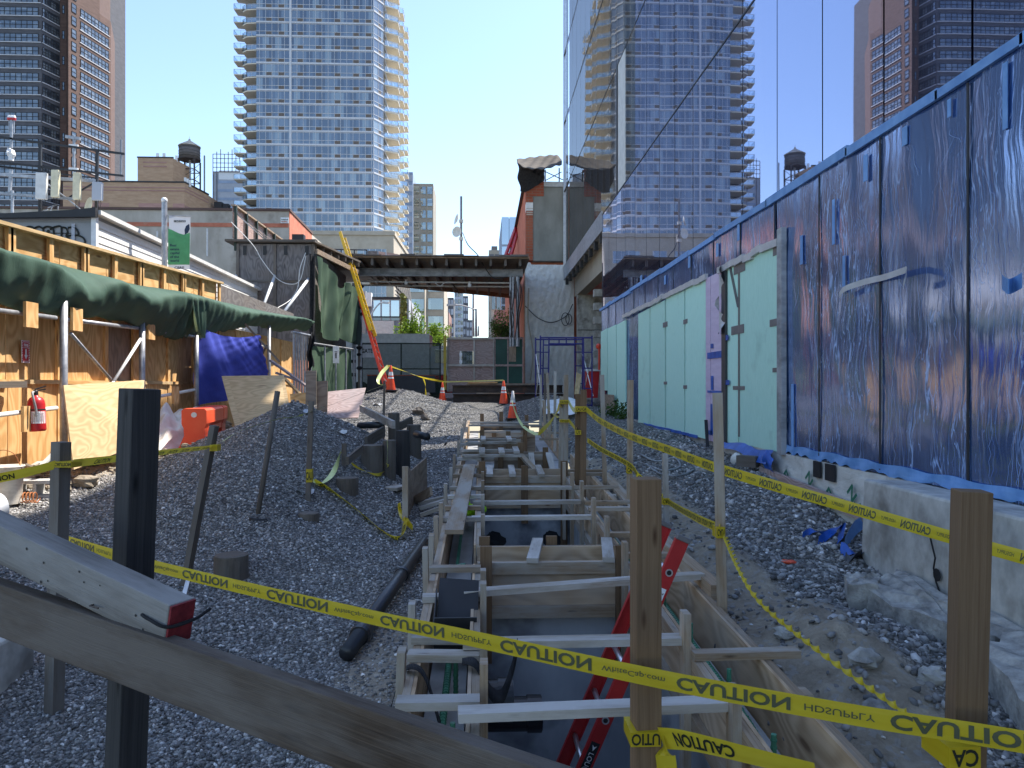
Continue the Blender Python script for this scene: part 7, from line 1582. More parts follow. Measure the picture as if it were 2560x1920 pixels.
p = PC(905, 850, 46); tree('street_tree', 'bright green street tree beside the modern grey building', p.x, 46, p.z, .75, 1.35, 'leaf', 3000, 1)
p = PC(1000, 920, 48); tree('street_tree', 'low bright green street tree in the middle above the mesh gate', p.x, 48, p.z, 1.1, .55, 'leaf', 2600, 2)
p = PC(1140, 905, 50); tree('street_tree', 'bright green street tree at the yellow post end of the gate', p.x, 50, p.z, 1.0, .75, 'leaf', 2600, 3)
p = PC(1880, 820, 52); tree('street_tree', 'pale leaved street tree in front of the pink brick building', p.x, 52, p.z, .95, 1.35, 'leaf_dark', 2600, 4)
# street lamps and poles, truck
def lamp(u, v0, v1, y, arm, lb):
    t = T('street_lamp', lb, 'street lamp', P(u, v0, y=y), 'street lamps beyond the gate'); b = MB(); b.tube([P(u, v0, y=y), P(u, v1, y=y)], [.09, .06], 8); b.build('pole', M['galv'], t)
    if arm: b = MB(); b.tube(curve([P(u, v1 + arm[2], y=y)] + [P(u + arm[0] * k, v1 + arm[2] + (arm[1] - arm[2]) * math.sin(k * 1.57), y=y) for k in (.4, .75, 1)]), .05, 6); b.build('arm', M['offwhite'], t); b = MB(); q = P(u + arm[0], v1 + arm[1], y=y); b.bar(q, q + V((arm[0] * .012, 0, -.02)), .22, .12); b.build('head', M['offwhite'], t)
lamp(926, 860, 790, 45, (31, -34, 0), 'curved street lamp in front of the modern grey windows'); lamp(1190, 842, 772, 48, (-50, -10, 3), 'street lamp with a long arm reaching over the street'); lamp(1183, 842, 732, 52, None, 'tall dark utility pole between the lamp and the sky'); lamp(1196, 840, 815, 70, None, 'short far pole at the end of the street')
tr_ = T('box_truck', 'white and red truck glimpsed in the gap beside the mesh gate', 'truck', (-3.0, 34, -.6))
b = MB(); b.box(-6.4, -2.35, 33.2, 35.3, .0, 2.3); b.build('cargo_box', M['white'], tr_); b = MB(); b.box(-2.33, -1.35, 33.3, 35.2, .45, 1.75); b.build('cab', M['white'], tr_, bevel=.08); b = MB(); b.box(-2.3, -1.15, 33.25, 35.25, -.35, .44); b.build('bumper', M['red'], tr_, bevel=.05); b = MB(); b.box(-2.1, -1.36, 33.27, 33.295, 1.0, 1.6); b.build('window', M['dark_glass'], tr_)
for x in (-5.4, -2.0): b = MB(); b.tube([(x, 33.15, -.2), (x, 33.4, -.2)], .38, 18); b.build('wheel', M['black'], tr_)
b = MB(); b.box(-2.36, -1.3, 33.22, 33.29, .3, .40); b.build('stripe', M['red'], tr_)
# ================================================================ FOREGROUND BARRICADE
def post(u0, v0, u1, v1, y, w_, m, lb, z_bot, rot=0, h=None):
    # square timber post from its top (u0,v0) through (u1,v1) down to z_bot, seen at distance y
    a, c = P(u0, v0, y=y), P(u1, v1, y=y); d = c - a; c = a + d * ((z_bot - a.z) / d.z); b = MB()
    b.bar(c, a, w_, w_, up=(math.sin(rot), math.cos(rot), 0)); return one('timber_post', b, M[m], lb, 'post', bevel=.003)
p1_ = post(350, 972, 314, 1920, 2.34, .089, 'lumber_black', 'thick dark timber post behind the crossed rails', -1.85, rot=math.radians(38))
p2_ = post(1614, 1195, 1614, 1890, 2.66, .092, 'post', 'brown timber post standing in front of the red ladder', -1.95, rot=math.radians(-4))
p3_ = post(2429, 1226, 2412, 1890, 2.22, .089, 'post', 'brown timber post before the concrete barrier with a split down its face', -1.8, rot=math.radians(14))
b = MB(); q = [P(*c, y=2.155) for c in ((2447, 1232), (2446, 1380), (2446, 1430), (2452, 1452), (2458, 1460))]; q2 = [P(*c, y=2.155) for c in ((2448, 1300), (2446, 1500), (2435, 1600), (2428, 1900))]
# front rails
b = MB(); r0, r1 = V((-1.95, 2.41, -.482)), V((.62, 1.03, -.730)); d = (r1 - r0).normalized(); nn = V((d.y, -d.x, 0)).normalized()
if nn.y < 0: nn = -nn
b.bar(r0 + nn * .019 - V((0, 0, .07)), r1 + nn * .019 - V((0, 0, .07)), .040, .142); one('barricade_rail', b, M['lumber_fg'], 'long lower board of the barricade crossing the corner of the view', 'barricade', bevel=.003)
bm_ = T('red_tipped_rail', 'short weathered double rail with red painted ends lying on the long barricade board', 'barricade', (-1.0, 1.9, -.6))
e1_, e0_ = V((-.735, 1.775, -.519)), V((-1.75, 2.305, -.285)); d = (e1_ - e0_).normalized()
nn = V((-d.y, d.x, 0)).normalized(); nn = nn if nn.y > 0 else -nn; up = d.cross(nn); up = up if up.z > 0 else -up
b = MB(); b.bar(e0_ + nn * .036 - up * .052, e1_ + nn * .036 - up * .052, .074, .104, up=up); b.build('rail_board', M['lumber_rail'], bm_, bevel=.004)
for k, (oz) in enumerate((.026, .0785)):
    b = MB(); b.bar(e1_ + nn * .036 - up * oz, e1_ + nn * .036 - up * oz + d * .006, .070, .047, up=up); b.build('red_end', M['red_end'], bm_)
b = MB()
for k in range(12): s_ = random.uniform(.1, .95); h_ = random.uniform(.01, .095); b.lathe(e0_.lerp(e1_, s_) - nn * .0012 - up * h_, [(0, -.001), (random.uniform(.002, .005), .0012)], 7, axis=-nn)
o = b.build('nail_hole', M['black'], bm_); o['kind'] = 'stuff'
nl = e0_.lerp(e1_, .78) - up * .085; b = MB(); b.tube([nl, nl - nn * .012, nl - nn * .014 + d * .035 + up * .006], .0022, 6); b.build('bent_nail', M['steel_rust'], bm_)
nl = e0_.lerp(e1_, .955) - up * .05; b = MB(); b.tube(curve([nl - nn * .004 - d * .03, nl - nn * .008, nl - nn * .004 + d * .06, nl + nn * .07 + d * .065, nl + nn * .12 + d * .06 + up * .01]), .004, 6); b.build('tie_wire', M['dark_cloth'], bm_)
cs_ = MB(); cs_.box(-4.2, -2.6, 2.6, 4.42, -1.9, -1.39); one('timber_block', cs_, M['concrete'], 'low concrete block with a pale top at the corner under the barricade', 'concrete block', bevel=.02)
# ---------------------------------------------------------------- stakes
YST = {}
def stk(key, ut, vt, ub, vb, w_, lb, m='lumber', t_=.038, y=None, twist=0.0, deep=.25):
    g = G(ub, vb) if y is None else P(ub, vb, y=y); yt = g.y; a = P(ut, vt, y=yt); c = V(g); d = (c - a).normalized(); c = c + d * deep; b = MB(); b.bar(c, a, w_, t_, up=(math.sin(twist), math.cos(twist), 0)); YST[key] = yt
    return one('wooden_stake', b, M[m], lb, 'stake', 'wooden stakes around the trench')
stk('L2', 153, 1105, 137, 1690, .075, 'taped stake standing between the fence debris and the barricade rails', 'lumber_dark', .06, y=3.9, twist=.5)
stk('L3', 536, 1064, 462, 1465, .05, 'leaning taped stake with a split top on the flank of the gravel heap', 'lumber_dark', .05, twist=.4)
stk('L5', 778, 1003, 770, 1252, .055, 'straight thin stake with tape at its foot in the middle of the gravel heap', 'lumber_dark')
stk('L6', 961, 952, 959, 1090, .04, 'thin dark stake rising in front of the nearer heap pipe', 'lumber_dark', .03, y=13.5)
stk('L7', 861, 1108, 860, 1165, .06, 'short stub stake tied with pale tape', 'lumber_dark')
stk('RA', 1352, 937, 1352, 1060, .05, 'first of the cluster of thin stakes, at the scaffold corner', 'lumber_grey', y=16.5); stk('RB', 1363, 934, 1362, 1062, .045, 'second of the cluster of thin stakes before the stucco wall', 'lumber_dark', y=15.8)
stk('RC', 1368, 932, 1374, 1085, .05, 'slightly leaning stake in the cluster before the stucco wall', 'lumber', y=14.6); stk('RD', 1388, 929, 1387, 1095, .05, 'thin stake alone between the cluster and the wide taped pair', 'lumber_grey', y=14.0)
stk('RK', 1359, 1000, 1363, 1070, .06, 'short pale stake leaning in the cluster near the cone', 'lumber', y=15.0)
stk('RE0', 1405, 991, 1402, 1165, .07, 'shorter grey stake of the taped pair at the pale slab', 'lumber_grey', y=11.0); stk('RE', 1415, 937, 1414, 1172, .07, 'taller stake of the taped pair at the pale slab', 'lumber', y=10.9)
stk('RF0', 1446, 985, 1444, 1222, .078, 'left plank of the wide double stake wrapped twice in tape', 'post', y=9.6); stk('RF', 1459, 974, 1457, 1224, .078, 'taller plank of the wide double stake wrapped twice in tape', 'post', y=9.5)
stk('RG', 1505, 937, 1513, 1240, .05, 'thin stake in front of the shortest green board', 'lumber'); stk('RH', 1576, 950, 1574, 1295, .06, 'stake standing before the uncovered strip of blue glass', 'lumber', .05)
stk('RI', 1662, 1134, 1667, 1318, .052, 'short stake behind the ladder tops', 'lumber_grey', .05); stk('RJ', 1794, 982, 1807, 1592, .062, 'tall square stake standing before the purple panel', 'lumber', .06, twist=.35)
# shovel
sh = T('shovel', 'shovel stuck upright in the gravel heap with a worn wooden handle and black blade', 'shovel', G(648, 1300))
g = G(645, 1300); a = P(694, 978, y=g.y + .15); b = MB(); b.tube([g + V((0, 0, .06)), a], [.024, .027], 10); b.build('handle', M['lumber_dark'], sh, smooth=True)
b = MB(); d = (g - a).normalized(); sx = V((.95, .1, -.2)); sx = (sx - d * sx.dot(d)).normalized(); b.grid(lambda i, j: g - d * .02 + d * (.20 * j) + sx * ((i - .5) * (.17 - .05 * j * j)) + V((.06 * j, -.03 * math.cos((i - .5) * 3), 0)), 8, 6); o = b.build('blade', M['black'], sh, smooth=True); so = o.modifiers.new('Solidify', 'SOLIDIFY'); so.thickness = .005
# ---------------------------------------------------------------- caution tape
def tape(pts, lb, text=None, w_=.07, mir='none', th0=0.0, twist=0.0, m='tape', sz=.034, gap=.06, start=0.0, bold=.03, pr='print_black', n=14, kx=.82):
    # pts: 3D points along the middle of the tape; twist = turns over its length
    q = curve(pts, n); N = len(q); acc = [0]
    for i in range(1, N): acc.append(acc[-1] + (q[i] - q[i - 1]).length)
    Lt = acc[-1]; fr = []
    for i in range(N):
        t = (q[min(i + 1, N - 1)] - q[max(i - 1, 0)]).normalized(); a = th0 + twist * 6.283 * acc[i] / Lt
        u = V((0, 0, 1)); u = u - t * u.dot(t)
        if u.length < .15: u = V((1, 0, 0)); u = u - t * u.dot(t)
        u.normalize(); s_ = t.cross(u); wv = u * math.cos(a) + s_ * math.sin(a); nv = t.cross(wv)
        if nv.dot(q[i]) > 0: nv = -nv
        fr.append((q[i], wv, nv))
    b = MB()
    for i in range(N - 1):
        for k in range(4):
            def pp(j, e): c, wv, nv = fr[j]; f = e / 4 - .5; return c + wv * (w_ * f) + nv * (-.035 * w_ * (4 * f * f))
            b.face([pp(i, k), pp(i + 1, k), pp(i + 1, k + 1), pp(i, k + 1)], [(acc[i], k * w_ / 4), (acc[i + 1], k * w_ / 4), (acc[i + 1], (k + 1) * w_ / 4), (acc[i], (k + 1) * w_ / 4)])
    o = one('caution_tape', b, M[m], lb, 'caution tape', 'yellow caution tapes', smooth=True)
    if text:
        tb = MB(); s = start; k = 0
        while s < Lt:
            st, h_ = text[k % len(text)]; vs, fs, wd = text2d(st, bold if st == 'CAUTION' else .005); wd2 = wd * h_ * kx
            if s + wd2 > Lt: break
            def f(p, s=s, h_=h_, wd=wd, wd2=wd2):
                x, y = p[0] * h_ * kx, (p[1] - .5) * h_
                if mir in ('h', 'r'): x = wd2 - x
                if mir in ('v', 'r'): y = -y
                ss = s + x; j = min(max(int(np.searchsorted(acc, ss)) - 1, 0), N - 2); r_ = (ss - acc[j]) / max(acc[j + 1] - acc[j], 1e-6)
                c = fr[j][0].lerp(fr[j + 1][0], r_); wv = fr[j][1].lerp(fr[j + 1][1], r_); nv = fr[j][2].lerp(fr[j + 1][2], r_); e = y / w_
                return c + wv * y + nv * (.0030 - .035 * w_ * 4 * e * e)
            tb.add(vs, fs, f); s += wd2 + gap; k += 1
        if tb.v: t_ = tb.build('printed_lettering', M[pr], o); t_['kind'] = 'stuff'
    return o
CTN = [('CAUTION', .062), ('HDSUPPLY', .032), ('CAUTION', .062), ('WhiteCap.com', .026)]
tape([P(160, 1350, y=4.9), P(399, 1419, y=4.1), P(900, 1537, y=3.32), P(1157, 1592, y=2.98), P(1643, 1697, y=2.50), P(2100, 1782, y=2.22), P(2428, 1834, y=2.08), P(2700, 1880, y=1.95)], 'widest caution tape stretched right across the view in front of the posts', [('CAUTION', .040), ('HDSUPPLY', .021), ('CAUTION', .044), ('WhiteCap.com', .019)], w_=.065, mir='v', gap=.04, start=.10, pr='print_grey', n=24, kx=1.45)
tape([P(1466, 1024, y=9.42), P(1500, 1052, y=8.7), P(1573, 1089, y=7.4), P(1664, 1122, y=6.35), P(1800, 1173, y=5.25), P(2100, 1262, y=4.55), P(2390, 1347, y=4.1), P(2700, 1432, y=3.7)], 'long caution tape with mirrored print running past the concrete barrier', [('CAUTION', .046), ('HDSUPPLY', .022)], w_=.076, mir='h', kx=.56, gap=.03, start=.35, pr='print_grey', n=24)
tape([P(1468, 1100, y=9.4), P(1500, 1122, y=8.8), P(1574, 1163, y=7.75), P(1600, 1195, y=7.4), P(1667, 1252, y=YST['RI'] - .03), P(1735, 1292, y=5.4), P(1800, 1322, y=YST['RJ'] - .05)], 'lower caution tape strung between the thin stakes above the ladder', [('CAUTION', .036)], w_=.06, mir='v', gap=.03, start=.1, n=20)
tape([P(1812, 1340, y=YST['RJ'] - .05), P(1850, 1425, y=4.0), P(1905, 1508, y=3.7), P(2040, 1620, y=3.3), P(2180, 1722, y=3.0), P(2290, 1796, y=2.75), P(2385, 1845, y=2.5)], 'twisted caution tape dropping from the tall square stake toward the end post', None, w_=.032, twist=17, n=90)
tape([P(1652, 1846, y=2.6), P(1700, 1850, y=2.5), P(1760, 1862, y=2.42), P(1900, 1897, y=2.3), P(2040, 1930, y=2.2)], 'caution tape tied to the ladder post and sagging off the lower edge', [('CAUTION', .046)], w_=.075, mir='r', start=.09, gap=.05, twist=.05, th0=.2, n=20)
tape([P(1655, 1838, y=2.6), P(1662, 1880, y=2.58), P(1668, 1930, y=2.58), P(1672, 2000, y=2.58)], 'loose tail of caution tape hanging down the ladder post', [('CAUTION', .046)], w_=.07, n=10, th0=.3, start=.02)
def wrap(u0, u1, v0, v1, y, lb, txt='CAUTION', mir='v', h_=None, d=.06, group='caution tape wraps on the posts'):
    a, c = P(u0, v1, y=y), P(u1, v0, y=y); b = MB(); hh = c.z - a.z
    b.hexa([(a.x, y, a.z), (a.x, y + d, a.z), (a.x, y + d, c.z), (a.x, y, c.z), (c.x, y, a.z), (c.x, y + d, a.z), (c.x, y + d, c.z), (c.x, y, c.z)])
    o = one('tape_wrap', b, M['tape'], lb, 'caution tape', group)
    if txt:
        tb = MB(); vs, fs, wd = text2d(txt, .022); h_ = h_ or hh * .6; k = min(1, 99); W_ = c.x - a.x; kx = min(.85 * h_, W_ * .95 / wd)
        tb.add(vs, fs, lambda p: V(((c.x - (W_ - wd * kx) / 2 - p[0] * kx) if mir in ('h', 'r') else a.x + (W_ - wd * kx) / 2 + p[0] * kx, y - .0015, (a.z + c.z) / 2 + (-(p[1] - .5) if mir in ('v', 'r') else p[1] - .5) * h_)))
        tb.build('printed_lettering', M['print_black'], o)
    return o
wrap(1577, 1652, 1831, 1868, 2.597, 'caution tape wrapped round the ladder post', 'OITU', 'v', .04, d=.13); wrap(2373, 2452, 1868, 1925, 2.148, 'caution tape wrapped low round the end post', 'CA', 'r', .05, d=.14)
wrap(135, 178, 1154, 1169, 3.84, 'caution tape wrapped round the stake by the buckets', 'CAUTION', 'v', d=.10); wrap(524, 543, 1112, 1128, YST['L3'] - .04, 'caution tape tied round the leaning stake', None, d=.08)
wrap(1793, 1813, 1318, 1346, YST['RJ'] - .05, 'caution tape wrapped round the tall square stake', 'CAUT', 'v', d=.1); wrap(1657, 1674, 1246, 1262, YST['RI'] - .035, 'caution tape wrapped round the short stake behind the ladder', 'CAU', 'v', d=.07)
wrap(1439, 1466, 1016, 1029, 9.44, 'upper caution tape wrap on the wide double stake', 'CAU CA', 'n', d=.1); wrap(1439, 1453, 1076, 1087, 9.44, 'lower caution tape wrap on the wide double stake', 'UT', 'n', d=.1)
wrap(1400, 1421, 1000, 1010, 10.85, 'upper caution tape wrap on the taped pair', 'CAUTION', 'n', d=.12); wrap(1400, 1424, 1049, 1056, 10.85, 'lower caution tape wrap on the taped pair', 'CAUTION', 'v', d=.12)
wrap(765, 780, 1173, 1206, YST['L5'] - .03, 'caution tape wrapped round the foot of the straight thin stake', 'CAU', 'n', d=.06); wrap(1568, 1580, 1166, 1184, YST['RH'] - .035, 'caution tape wrapped round the stake before the blue glass strip', 'CA', 'n', d=.07)
y3 = YST['L3'] - .05
tape([P(-60, 1207, y=3.6), P(60, 1183, y=3.7), P(137, 1163, y=3.83)], 'caution tape running from the picture edge to the stake by the buckets', [('CAUTION', .03)], w_=.055, th0=.5, n=12)
tape([P(178, 1160, y=3.85), P(300, 1146, y=4.3), P(420, 1130, y=4.9), P(524, 1119, y=y3)], 'caution tape between the bucket stake and the leaning stake', [('CAUTION', .03)], w_=.055, th0=.6, twist=.06, start=.2, n=14)
tape([P(552, 1106, y=y3 + .1), P(600, 1078, y=6.2), P(694, 1048, y=6.9), P(740, 1042, y=7.7), P(778, 1029, y=YST['L5'] - .03), P(850, 1004, y=10.8), P(962, 962, y=13.4)], 'thin stretched tape rising across the gravel heap past the shovel', w_=.03, th0=1.1, m='tape_pale', n=14)
tape([gp(775, 1205, .12), gp(795, 1222, .08), gp(825, 1207, .12), gp(843, 1180, .16), gp(853, 1150, .2)], 'pale tape looping from the thin stake up to the stub stake', w_=.06, th0=.9, twist=.4, m='tape_pale')
tape([gp(855, 1152, .2), gp(885, 1175, .1), gp(920, 1188, .06), gp(950, 1193, .06), gp(968, 1182, .1), P(968, 1160, y=9.6)], 'tape sagging from the stub stake round to the hanging pale strip', w_=.045, twist=1.2)
tape([P(968, 1162, y=9.6), P(969, 1130, y=9.7), P(967, 1090, y=9.9), P(967, 1056, y=10.2)], 'pale tape strip hanging straight down from the slanted board', w_=.06, th0=0, m='tape_pale')
tape([gp(785, 1212, .08), gp(830, 1235, .05), gp(880, 1272, .05), gp(920, 1305, .05), gp(955, 1335, .05), gp(990, 1354, .05), gp(1006, 1348, .09), gp(1013, 1325, .16)], 'caution tape lying down the slope of the gravel heap', [('CAUTION', .045)], w_=.07, th0=.75, mir='n', gap=.05, start=.08, n=16)
tape([gp(1013, 1325, .16), gp(1003, 1310, .18), gp(998, 1296, .25), gp(1018, 1325, .15), gp(1032, 1336, .1)], 'frayed tape knot at the foot of the plywood pair', w_=.05, twist=1)
def C6(a, bb): return (850 + a / 3.456, 600 + bb / 3.456)
def P6(a, bb, y): return P(*C6(a, bb), y=y)
yc1 = cn.location.y
tape([P6(415, 1090, yc1), P6(360, 1150, yc1 - .3), P6(330, 1210, yc1 - .5), P6(345, 1250, yc1 - .6), P6(385, 1245, yc1 - .6)], 'pale tape loop hanging from the cone on the gravel crest', w_=.10, th0=.2, twist=.2, m='tape_pale')
tape([P6(415, 1085, yc1), P6(560, 1135, yc1 + 1.5), P6(715, 1188, yc1 + 2.6), P6(900, 1226, 25.9)], 'yellow tape from the crest cone to the farthest cone', w_=.06, th0=.8, twist=.5)
tape([P6(718, 1190, yc1 + 2.6), P6(735, 1240, yc1 + 2.6), P6(740, 1300, yc1 + 2.6), P6(745, 1360, yc1 + 2.6)], 'yellow tape end dangling from the knot between two cones', w_=.05, twist=.5)
tape([P6(900, 1226, 25.9), P6(1090, 1222, 25), P6(1415, 1212, 21.6)], 'tape from the farthest cone along the front of the rusty beams', w_=.05, th0=.7, m='tape_pale')
tape([P6(1420, 1212, 21.5), P6(1450, 1310, 20.5), P6(1478, 1385, 19.2)], 'tape from the cone by the beams to the silver topped cone', w_=.06, th0=.3, m='tape_pale')
def C3(a, bb): return (1000 + a / 3.456, 1000 + bb / 3.456)
def P3(a, bb, y): return P(*C3(a, bb), y=y)
tape([P3(970, 10, 19.1), P3(1000, 110, 17.5), P3(1060, 220, 15.5), P3(1160, 288, 14.0), P3(1200, 292, 13.4)], 'pale tape sagging from the silver topped cone to the forms', w_=.07, th0=.4, twist=.3, m='tape_pale')
tape([P3(1195, 295, 13.4), P3(1280, 210, 12.4), P3(1330, 140, 11.8), P3(1385, 40, 10.9)], 'yellow tape rising from the forms to the taped pair', w_=.07, twist=.6)
tape([P3(1265, 60, 15.6), P3(1310, 110, 13.6), P3(1375, 150, 11.0)], 'yellow tape from the thin stake cluster to the taped pair', w_=.06, twist=.3)
tape([P(1421, 1004, y=10.9), P(1431, 1022, y=10.4), P(1441, 1028, y=9.5)], 'short slack tape between the taped pair and the wide double stake', w_=.07, m='tape_pale')
tape([P(1422, 1052, y=10.9), P(1432, 1064, y=10.2), P(1441, 1075, y=9.5)], 'short lower tape between the taped pair and the wide double stake', w_=.06)
# ---------------------------------------------------------------- red ladder in the pit
ld = T('red_ladder', 'red fiberglass ladder with aluminium rungs leaning out of the nearest pit', 'ladder', (.3, 4.3, -3.1))
tops = [V((1.149, 4.2, -.890)), V((1.149, 4.62, -.885))]; dv = V((.436, 0, 1)).normalized()
for i, tp_ in enumerate(tops):
    bot = tp_ - dv * 2.42; b = MB(); s_ = V((0, 1, 0)); b.bar(bot, tp_, .012, .078, up=dv.cross(s_)); nn = dv.cross(s_)
    for k in (-1, 1): b.bar(bot + nn * (k * .0375) + s_ * (.015 if i == 0 else -.015), tp_ + nn * (k * .0375) + s_ * (.015 if i == 0 else -.015), .03, .005, up=nn)
    b.build('rail', M['ladder_red'], ld)
    b = MB(); b.bar(tp_ - dv * .005, tp_ + dv * .025, .036, .086, up=dv.cross(s_)); b.build('end_cap', M['grey_tape'], ld, bevel=.006)
for k in range(7):
    c = tops[0] - dv * (.20 + .305 * k); b = MB(); b.tube([c + V((0, -.004, 0)), c + V((0, .424, 0))], .017, 12); r_ = b.build('rung', M['alu'], ld, smooth=True)
    b = MB(); b.lathe(c + V((0, -.0095, 0)), [(.014, 0), (.022, 0), (.022, .004), (.014, .004)], 16, axis=(0, 1, 0), caps=False); b.build('rung_ring', M['alu'], r_)
    b = MB(); b.lathe(c + V((0, -.0075, 0)), [(0, 0), (.014, .0002)], 14, axis=(0, -1, 0), caps=False); b.build('rung_hole', M['black'], r_)
nn = dv.cross(V((0, 1, 0))); ex_ = -nn if nn.x < 0 else nn
c = tops[0] - dv * .335 + V((0, -.0075, 0)); b = MB(); b.face([c - ex_ * .025 - dv * .04, c + ex_ * .025 - dv * .04, c + ex_ * .025 + dv * .04, c - ex_ * .025 + dv * .04]); b.build('size_label', M['print_white'], ld)
b = MB(); put_text(b, "12'", c - dv * .013 + V((0, -.0015, 0)), ex_, dv, .026, .03, center=True); b.build('size_lettering', M['print_black'], ld)
c = tops[0] - dv * 1.28 + V((0, -.0075, 0)); b = MB(); b.face([c - ex_ * .026 - dv * .30, c + ex_ * .026 - dv * .30, c + ex_ * .026 + dv * .03, c - ex_ * .026 + dv * .03]); b.build('maker_label', M['black'], ld)
b = MB(); put_text(b, 'LOU', c - ex_ * .014 - dv * .035 + V((0, -.0015, 0)), -dv, ex_, .030, .005); b.face([c + dv * .0 + V((0, -.0015, 0)) - ex_ * .014 + dv * .012, c + V((0, -.0015, 0)) - dv * .022, c + V((0, -.0015, 0)) + ex_ * .014 + dv * .012, c + V((0, -.0015, 0)) + dv * .002]); b.build('maker_lettering', M['print_white'], ld)
# ---------------------------------------------------------------- left of the trench: pipe, stumps, old piles, plywood
bp_ = T('drain_pipe', 'long black drain pipe with belled ends lying on the gravel along the trench', 'pipe', (-.65, 4.5, -1.65))
a, c = G(868, 1658), G(1060, 1372); a.z += .06; c.z += .06; b = MB(); b.tube([a, a.lerp(c, .5), c], .050, 20); b.build('tube', M['black_pipe'], bp_, smooth=True)
for (t0, t1, r_) in ((.10, .19, .062), (.60, .64, .057)): b = MB(); b.tube([a.lerp(c, t0), a.lerp(c, t0 + .012), a.lerp(c, t1)], [r_, r_ + .006, r_ * .92], 20); b.build('bell', M['black_pipe'], bp_)
def stump(u, v, r, h, lb, y=None, tilt=0, m='pile_timber'):
    g = G(u, v) if y is None else V((P(u, v, y=y).x, y, gz(P(u, v, y=y).x, y))); b = MB(); rr_ = random.Random(int(u)); n = 16; top = []
    ring = lambda z, k: [V((g.x + r * k * math.cos(i / n * 6.283) * rr_.uniform(.95, 1.05) + tilt * z, g.y + r * k * math.sin(i / n * 6.283), g.z + z)) for i in range(n)]
    R_ = [ring(-.4, 1.04), ring(h * .5, 1.0), ring(h, .97), ring(h + .006, .8)]
    for j in range(3):
        for i in range(n): k = (i + 1) % n; b.face([R_[j][i], R_[j][k], R_[j + 1][k], R_[j + 1][i]], [(j * .2, i * .06), (j * .2, i * .06 + .06), (j * .2 + .2, i * .06 + .06), (j * .2 + .2, i * .06)])
    b.face(R_[3]); return one('timber_pile', b, M[m], lb, 'timber pile', 'old cut timber piles in the gravel heap', smooth=False)
stump(578, 1440, .135, .17, 'cut timber pile stump half buried near the widest tape'); stump(772, 1295, .105, .05, 'low cut pile barely showing in the middle of the slope'); stump(868, 1222, .13, .13, 'cut pile stump below the stub stake'); stump(930, 1172, .15, .32, 'broad cut pile beside the hanging pale strip')
stump(973, 1190, .09, .50, 'grey upright pile left of the blackest pile', y=10.2); stump(1007, 1190, .10, .66, 'blackest upright pile in the heap', y=10.6, m='lumber_black'); stump(1035, 1130, .12, .55, 'wide upright pile at the sunlit gravel', y=12.6); stump(985, 1140, .09, .62, 'slim upright pile behind the grey one', y=11.6)
plank(P(915, 1105, y=10.6), P(960, 1078, y=11.4), 'old board edge retaining the gravel beside the piles', w=.04, h=.16, m='pile_timber', group='old boards in the gravel heap'); plank(P(868, 1152, y=9.2), P(905, 1122, y=9.9), 'old board edge in the gravel above the broad cut pile', w=.04, h=.10, m='pile_timber', group='old boards in the gravel heap')
plank(P(1000, 1065, y=13), P(1030, 1050, y=13.4), 'old board behind the wide upright pile', w=.04, h=.14, m='pile_timber', group='old boards in the gravel heap'); plank(P(902, 1020, y=13.6), P(984, 1062, y=10.6), 'long slanted board running down to the piles', w=.05, h=.11, m='lumber_grey', group='old boards in the gravel heap')
plank(gp(975, 1228, .04), gp(1004, 1222, .06), 'short flat board lying on the gravel before the plywood pair', w=.2, h=.04, m='lumber_grey', group='old boards in the gravel heap'); plank(gp(1036, 1258, .05), P(1078, 1228, y=8.4), 'short board poking from the plywood toward the forms', w=.03, h=.1, m='ply_brown', group='old boards in the gravel heap')
plank(gp(456, 1505, .01), gp(470, 1470, .1), 'small white lath sticking out of the gravel below the widest tape', w=.03, h=.01, m='white', group='old boards in the gravel heap')
def blackpipe(p, q, r, lb): b = MB(); b.tube([p, q], r, 18); return one('pipe_piece', b, M['black_pipe'], lb, 'pipe', 'black pipe pieces in the heap', smooth=True)
blackpipe(P(898, 1064, y=12.2), P(955, 1062, y=11.9), .055, 'black pipe piece lying behind the slanted board'); blackpipe(P(1040, 1085, y=12.3), P(1068, 1092, y=11.9), .06, 'black pipe end poking out beside the sunlit gravel')
sheet('plywood_sheet', [P(1027, 1178, y=8.9), P(1067, 1143, y=9.8), P(1068, 1222, y=9.8), P(1036, 1262, y=8.9)], 'ply_brown', 'weathered plywood sheet standing at the trench edge, farther of the pair'); sheet('plywood_sheet', [P(1021, 1166, y=8.1), P(1027, 1175, y=8.9), P(1036, 1258, y=8.9), P(1018, 1316, y=8.1)], 'ply_brown', 'weathered plywood sheet standing at the trench edge, nearer of the pair')
stk('LP', 1013, 1166, 1013, 1318, .06, 'stake nailed to the plywood pair at the trench edge', 'lumber')
for i, (u, v) in enumerate(((1060, 1262), (1062, 1275), (1065, 1292))):
    plank(gp(u - 14, v, .03), fp(-.4, G(u, v).y + .05, -.1), ('grey brace from the heap to the outer form, farthest of three', 'grey brace from the heap to the outer form, middle of three', 'grey brace from the heap to the outer form, nearest of three')[i], w=.07, h=.04, m='lumber_grey', group='braces of the outer form')
for i, (u, v, lb) in enumerate(((850, 1082, 'white paper scrap on the gravel heap near the slanted board'), (945, 1012, 'white rag scrap on the shaded side of the far heap'), (757, 1030, 'grey scrap of card near the top of the straight thin stake'), (762, 1232, 'pale chip of stone at the foot of the straight thin stake'))):
    g = gp(u, v, .025); b = MB(); b.grid(lambda p, q: g + V(((p - .5) * .22, (q - .5) * .12, .03 * math.sin(p * 6 + q * 4))), 5, 3); one('scrap', b, M['far_pale' if i > 1 else 'offwhite'], lb, 'litter', 'scraps lying on the gravel heap')
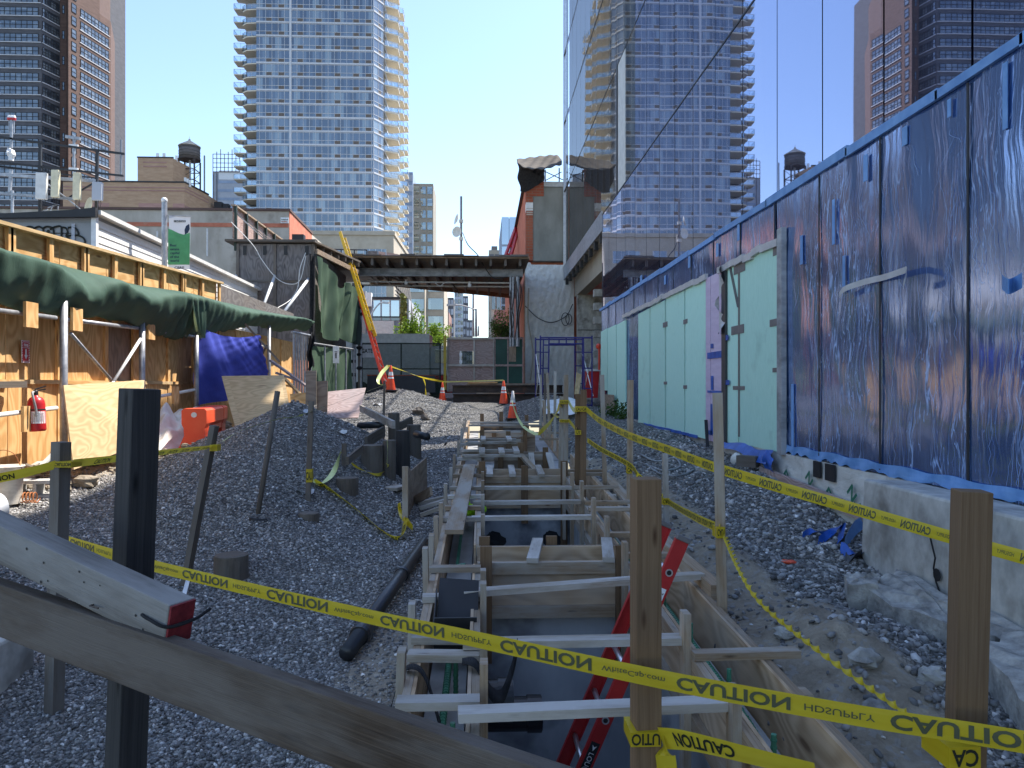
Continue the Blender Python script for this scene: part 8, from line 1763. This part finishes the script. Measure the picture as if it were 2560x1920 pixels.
plank(P(1033, 1091, y=12.5) + V((.5, .6, -.2)), P(1116, 1106, y=13), 'thin stick lying on the sunlit gravel', w=.03, h=.02, m='lumber_dark', group=None)
for i, (u, v, s_, lb) in enumerate(((1045, 1035, .16, 'dark broken lump of timber on the sunlit gravel'), (1062, 1048, .12, 'smaller dark lump beside the broken timber lump'))): g = G(u, v); b = MB(); b.blob((g.x, g.y, g.z + .04), s_, .4, 1, (1, .8, .9), seed=i + 60); one('debris_lump', b, M['pile_timber'], lb, 'debris', 'dark lumps on the sunlit gravel')
b = MB(); g = G(620, 920); g = G(622, 1030); b.blob((g.x, g.y, g.z + .04), .11, .25, 2, (1.4, 1, .6), seed=77); one('rock', b, M['cmu'], 'pale stone on the sunlit edge of the gravel heap', 'rock')
# ================================================================ LIGHT, SKY, CAMERA
SUN_AZ, SUN_EL = math.radians(54), math.radians(58)
sd = V((math.sin(SUN_AZ) * math.cos(SUN_EL), math.cos(SUN_AZ) * math.cos(SUN_EL), math.sin(SUN_EL)))
L = bpy.data.lights.new('sun', 'SUN'); L.energy = 3.6; L.angle = math.radians(.53); L.color = (1.0, .945, .86)
lo = bpy.data.objects.new('sun', L); COL.objects.link(lo); lo.rotation_euler = sd.to_track_quat('Z', 'Y').to_euler()
w = bpy.data.worlds.new('World'); SC.world = w; w.use_nodes = True; nt = w.node_tree; nt.nodes.clear()
sk = nt.nodes.new('ShaderNodeTexSky'); sk.sky_type = 'NISHITA'; sk.sun_disc = False; sk.sun_elevation = SUN_EL; sk.sun_rotation = SUN_AZ
sk.air_density = 1.0; sk.dust_density = .6; sk.ozone_density = 1.6; sk.altitude = 20
bg = nt.nodes.new('ShaderNodeBackground'); bg.inputs[1].default_value = .12
wo = nt.nodes.new('ShaderNodeOutputWorld'); nt.links.new(sk.outputs[0], bg.inputs[0]); nt.links.new(bg.outputs[0], wo.inputs[0])
cam = bpy.data.cameras.new('camera'); co = bpy.data.objects.new('camera', cam); COL.objects.link(co)
cam.sensor_width = 36; cam.lens = 36 * F / 2560; cam.shift_y = 3 / 2560; cam.clip_start = .05; cam.clip_end = 4000
co.location = (0, 0, 0); co.rotation_euler = (math.pi / 2, 0, -ANG); SC.camera = co
SC.view_settings.view_transform = 'Standard'; SC.view_settings.look = 'None'; SC.view_settings.exposure = 1.45; SC.view_settings.gamma = 1
SC.cycles.max_bounces = 8; SC.cycles.diffuse_bounces = 5; SC.cycles.glossy_bounces = 4; SC.cycles.transparent_max_bounces = 12; SC.cycles.caustics_reflective = True; SC.cycles.blur_glossy = 1.0; SC.cycles.sample_clamp_indirect = 6.0; SC.cycles.caustics_refractive = False
SC.cycles.use_denoising = True
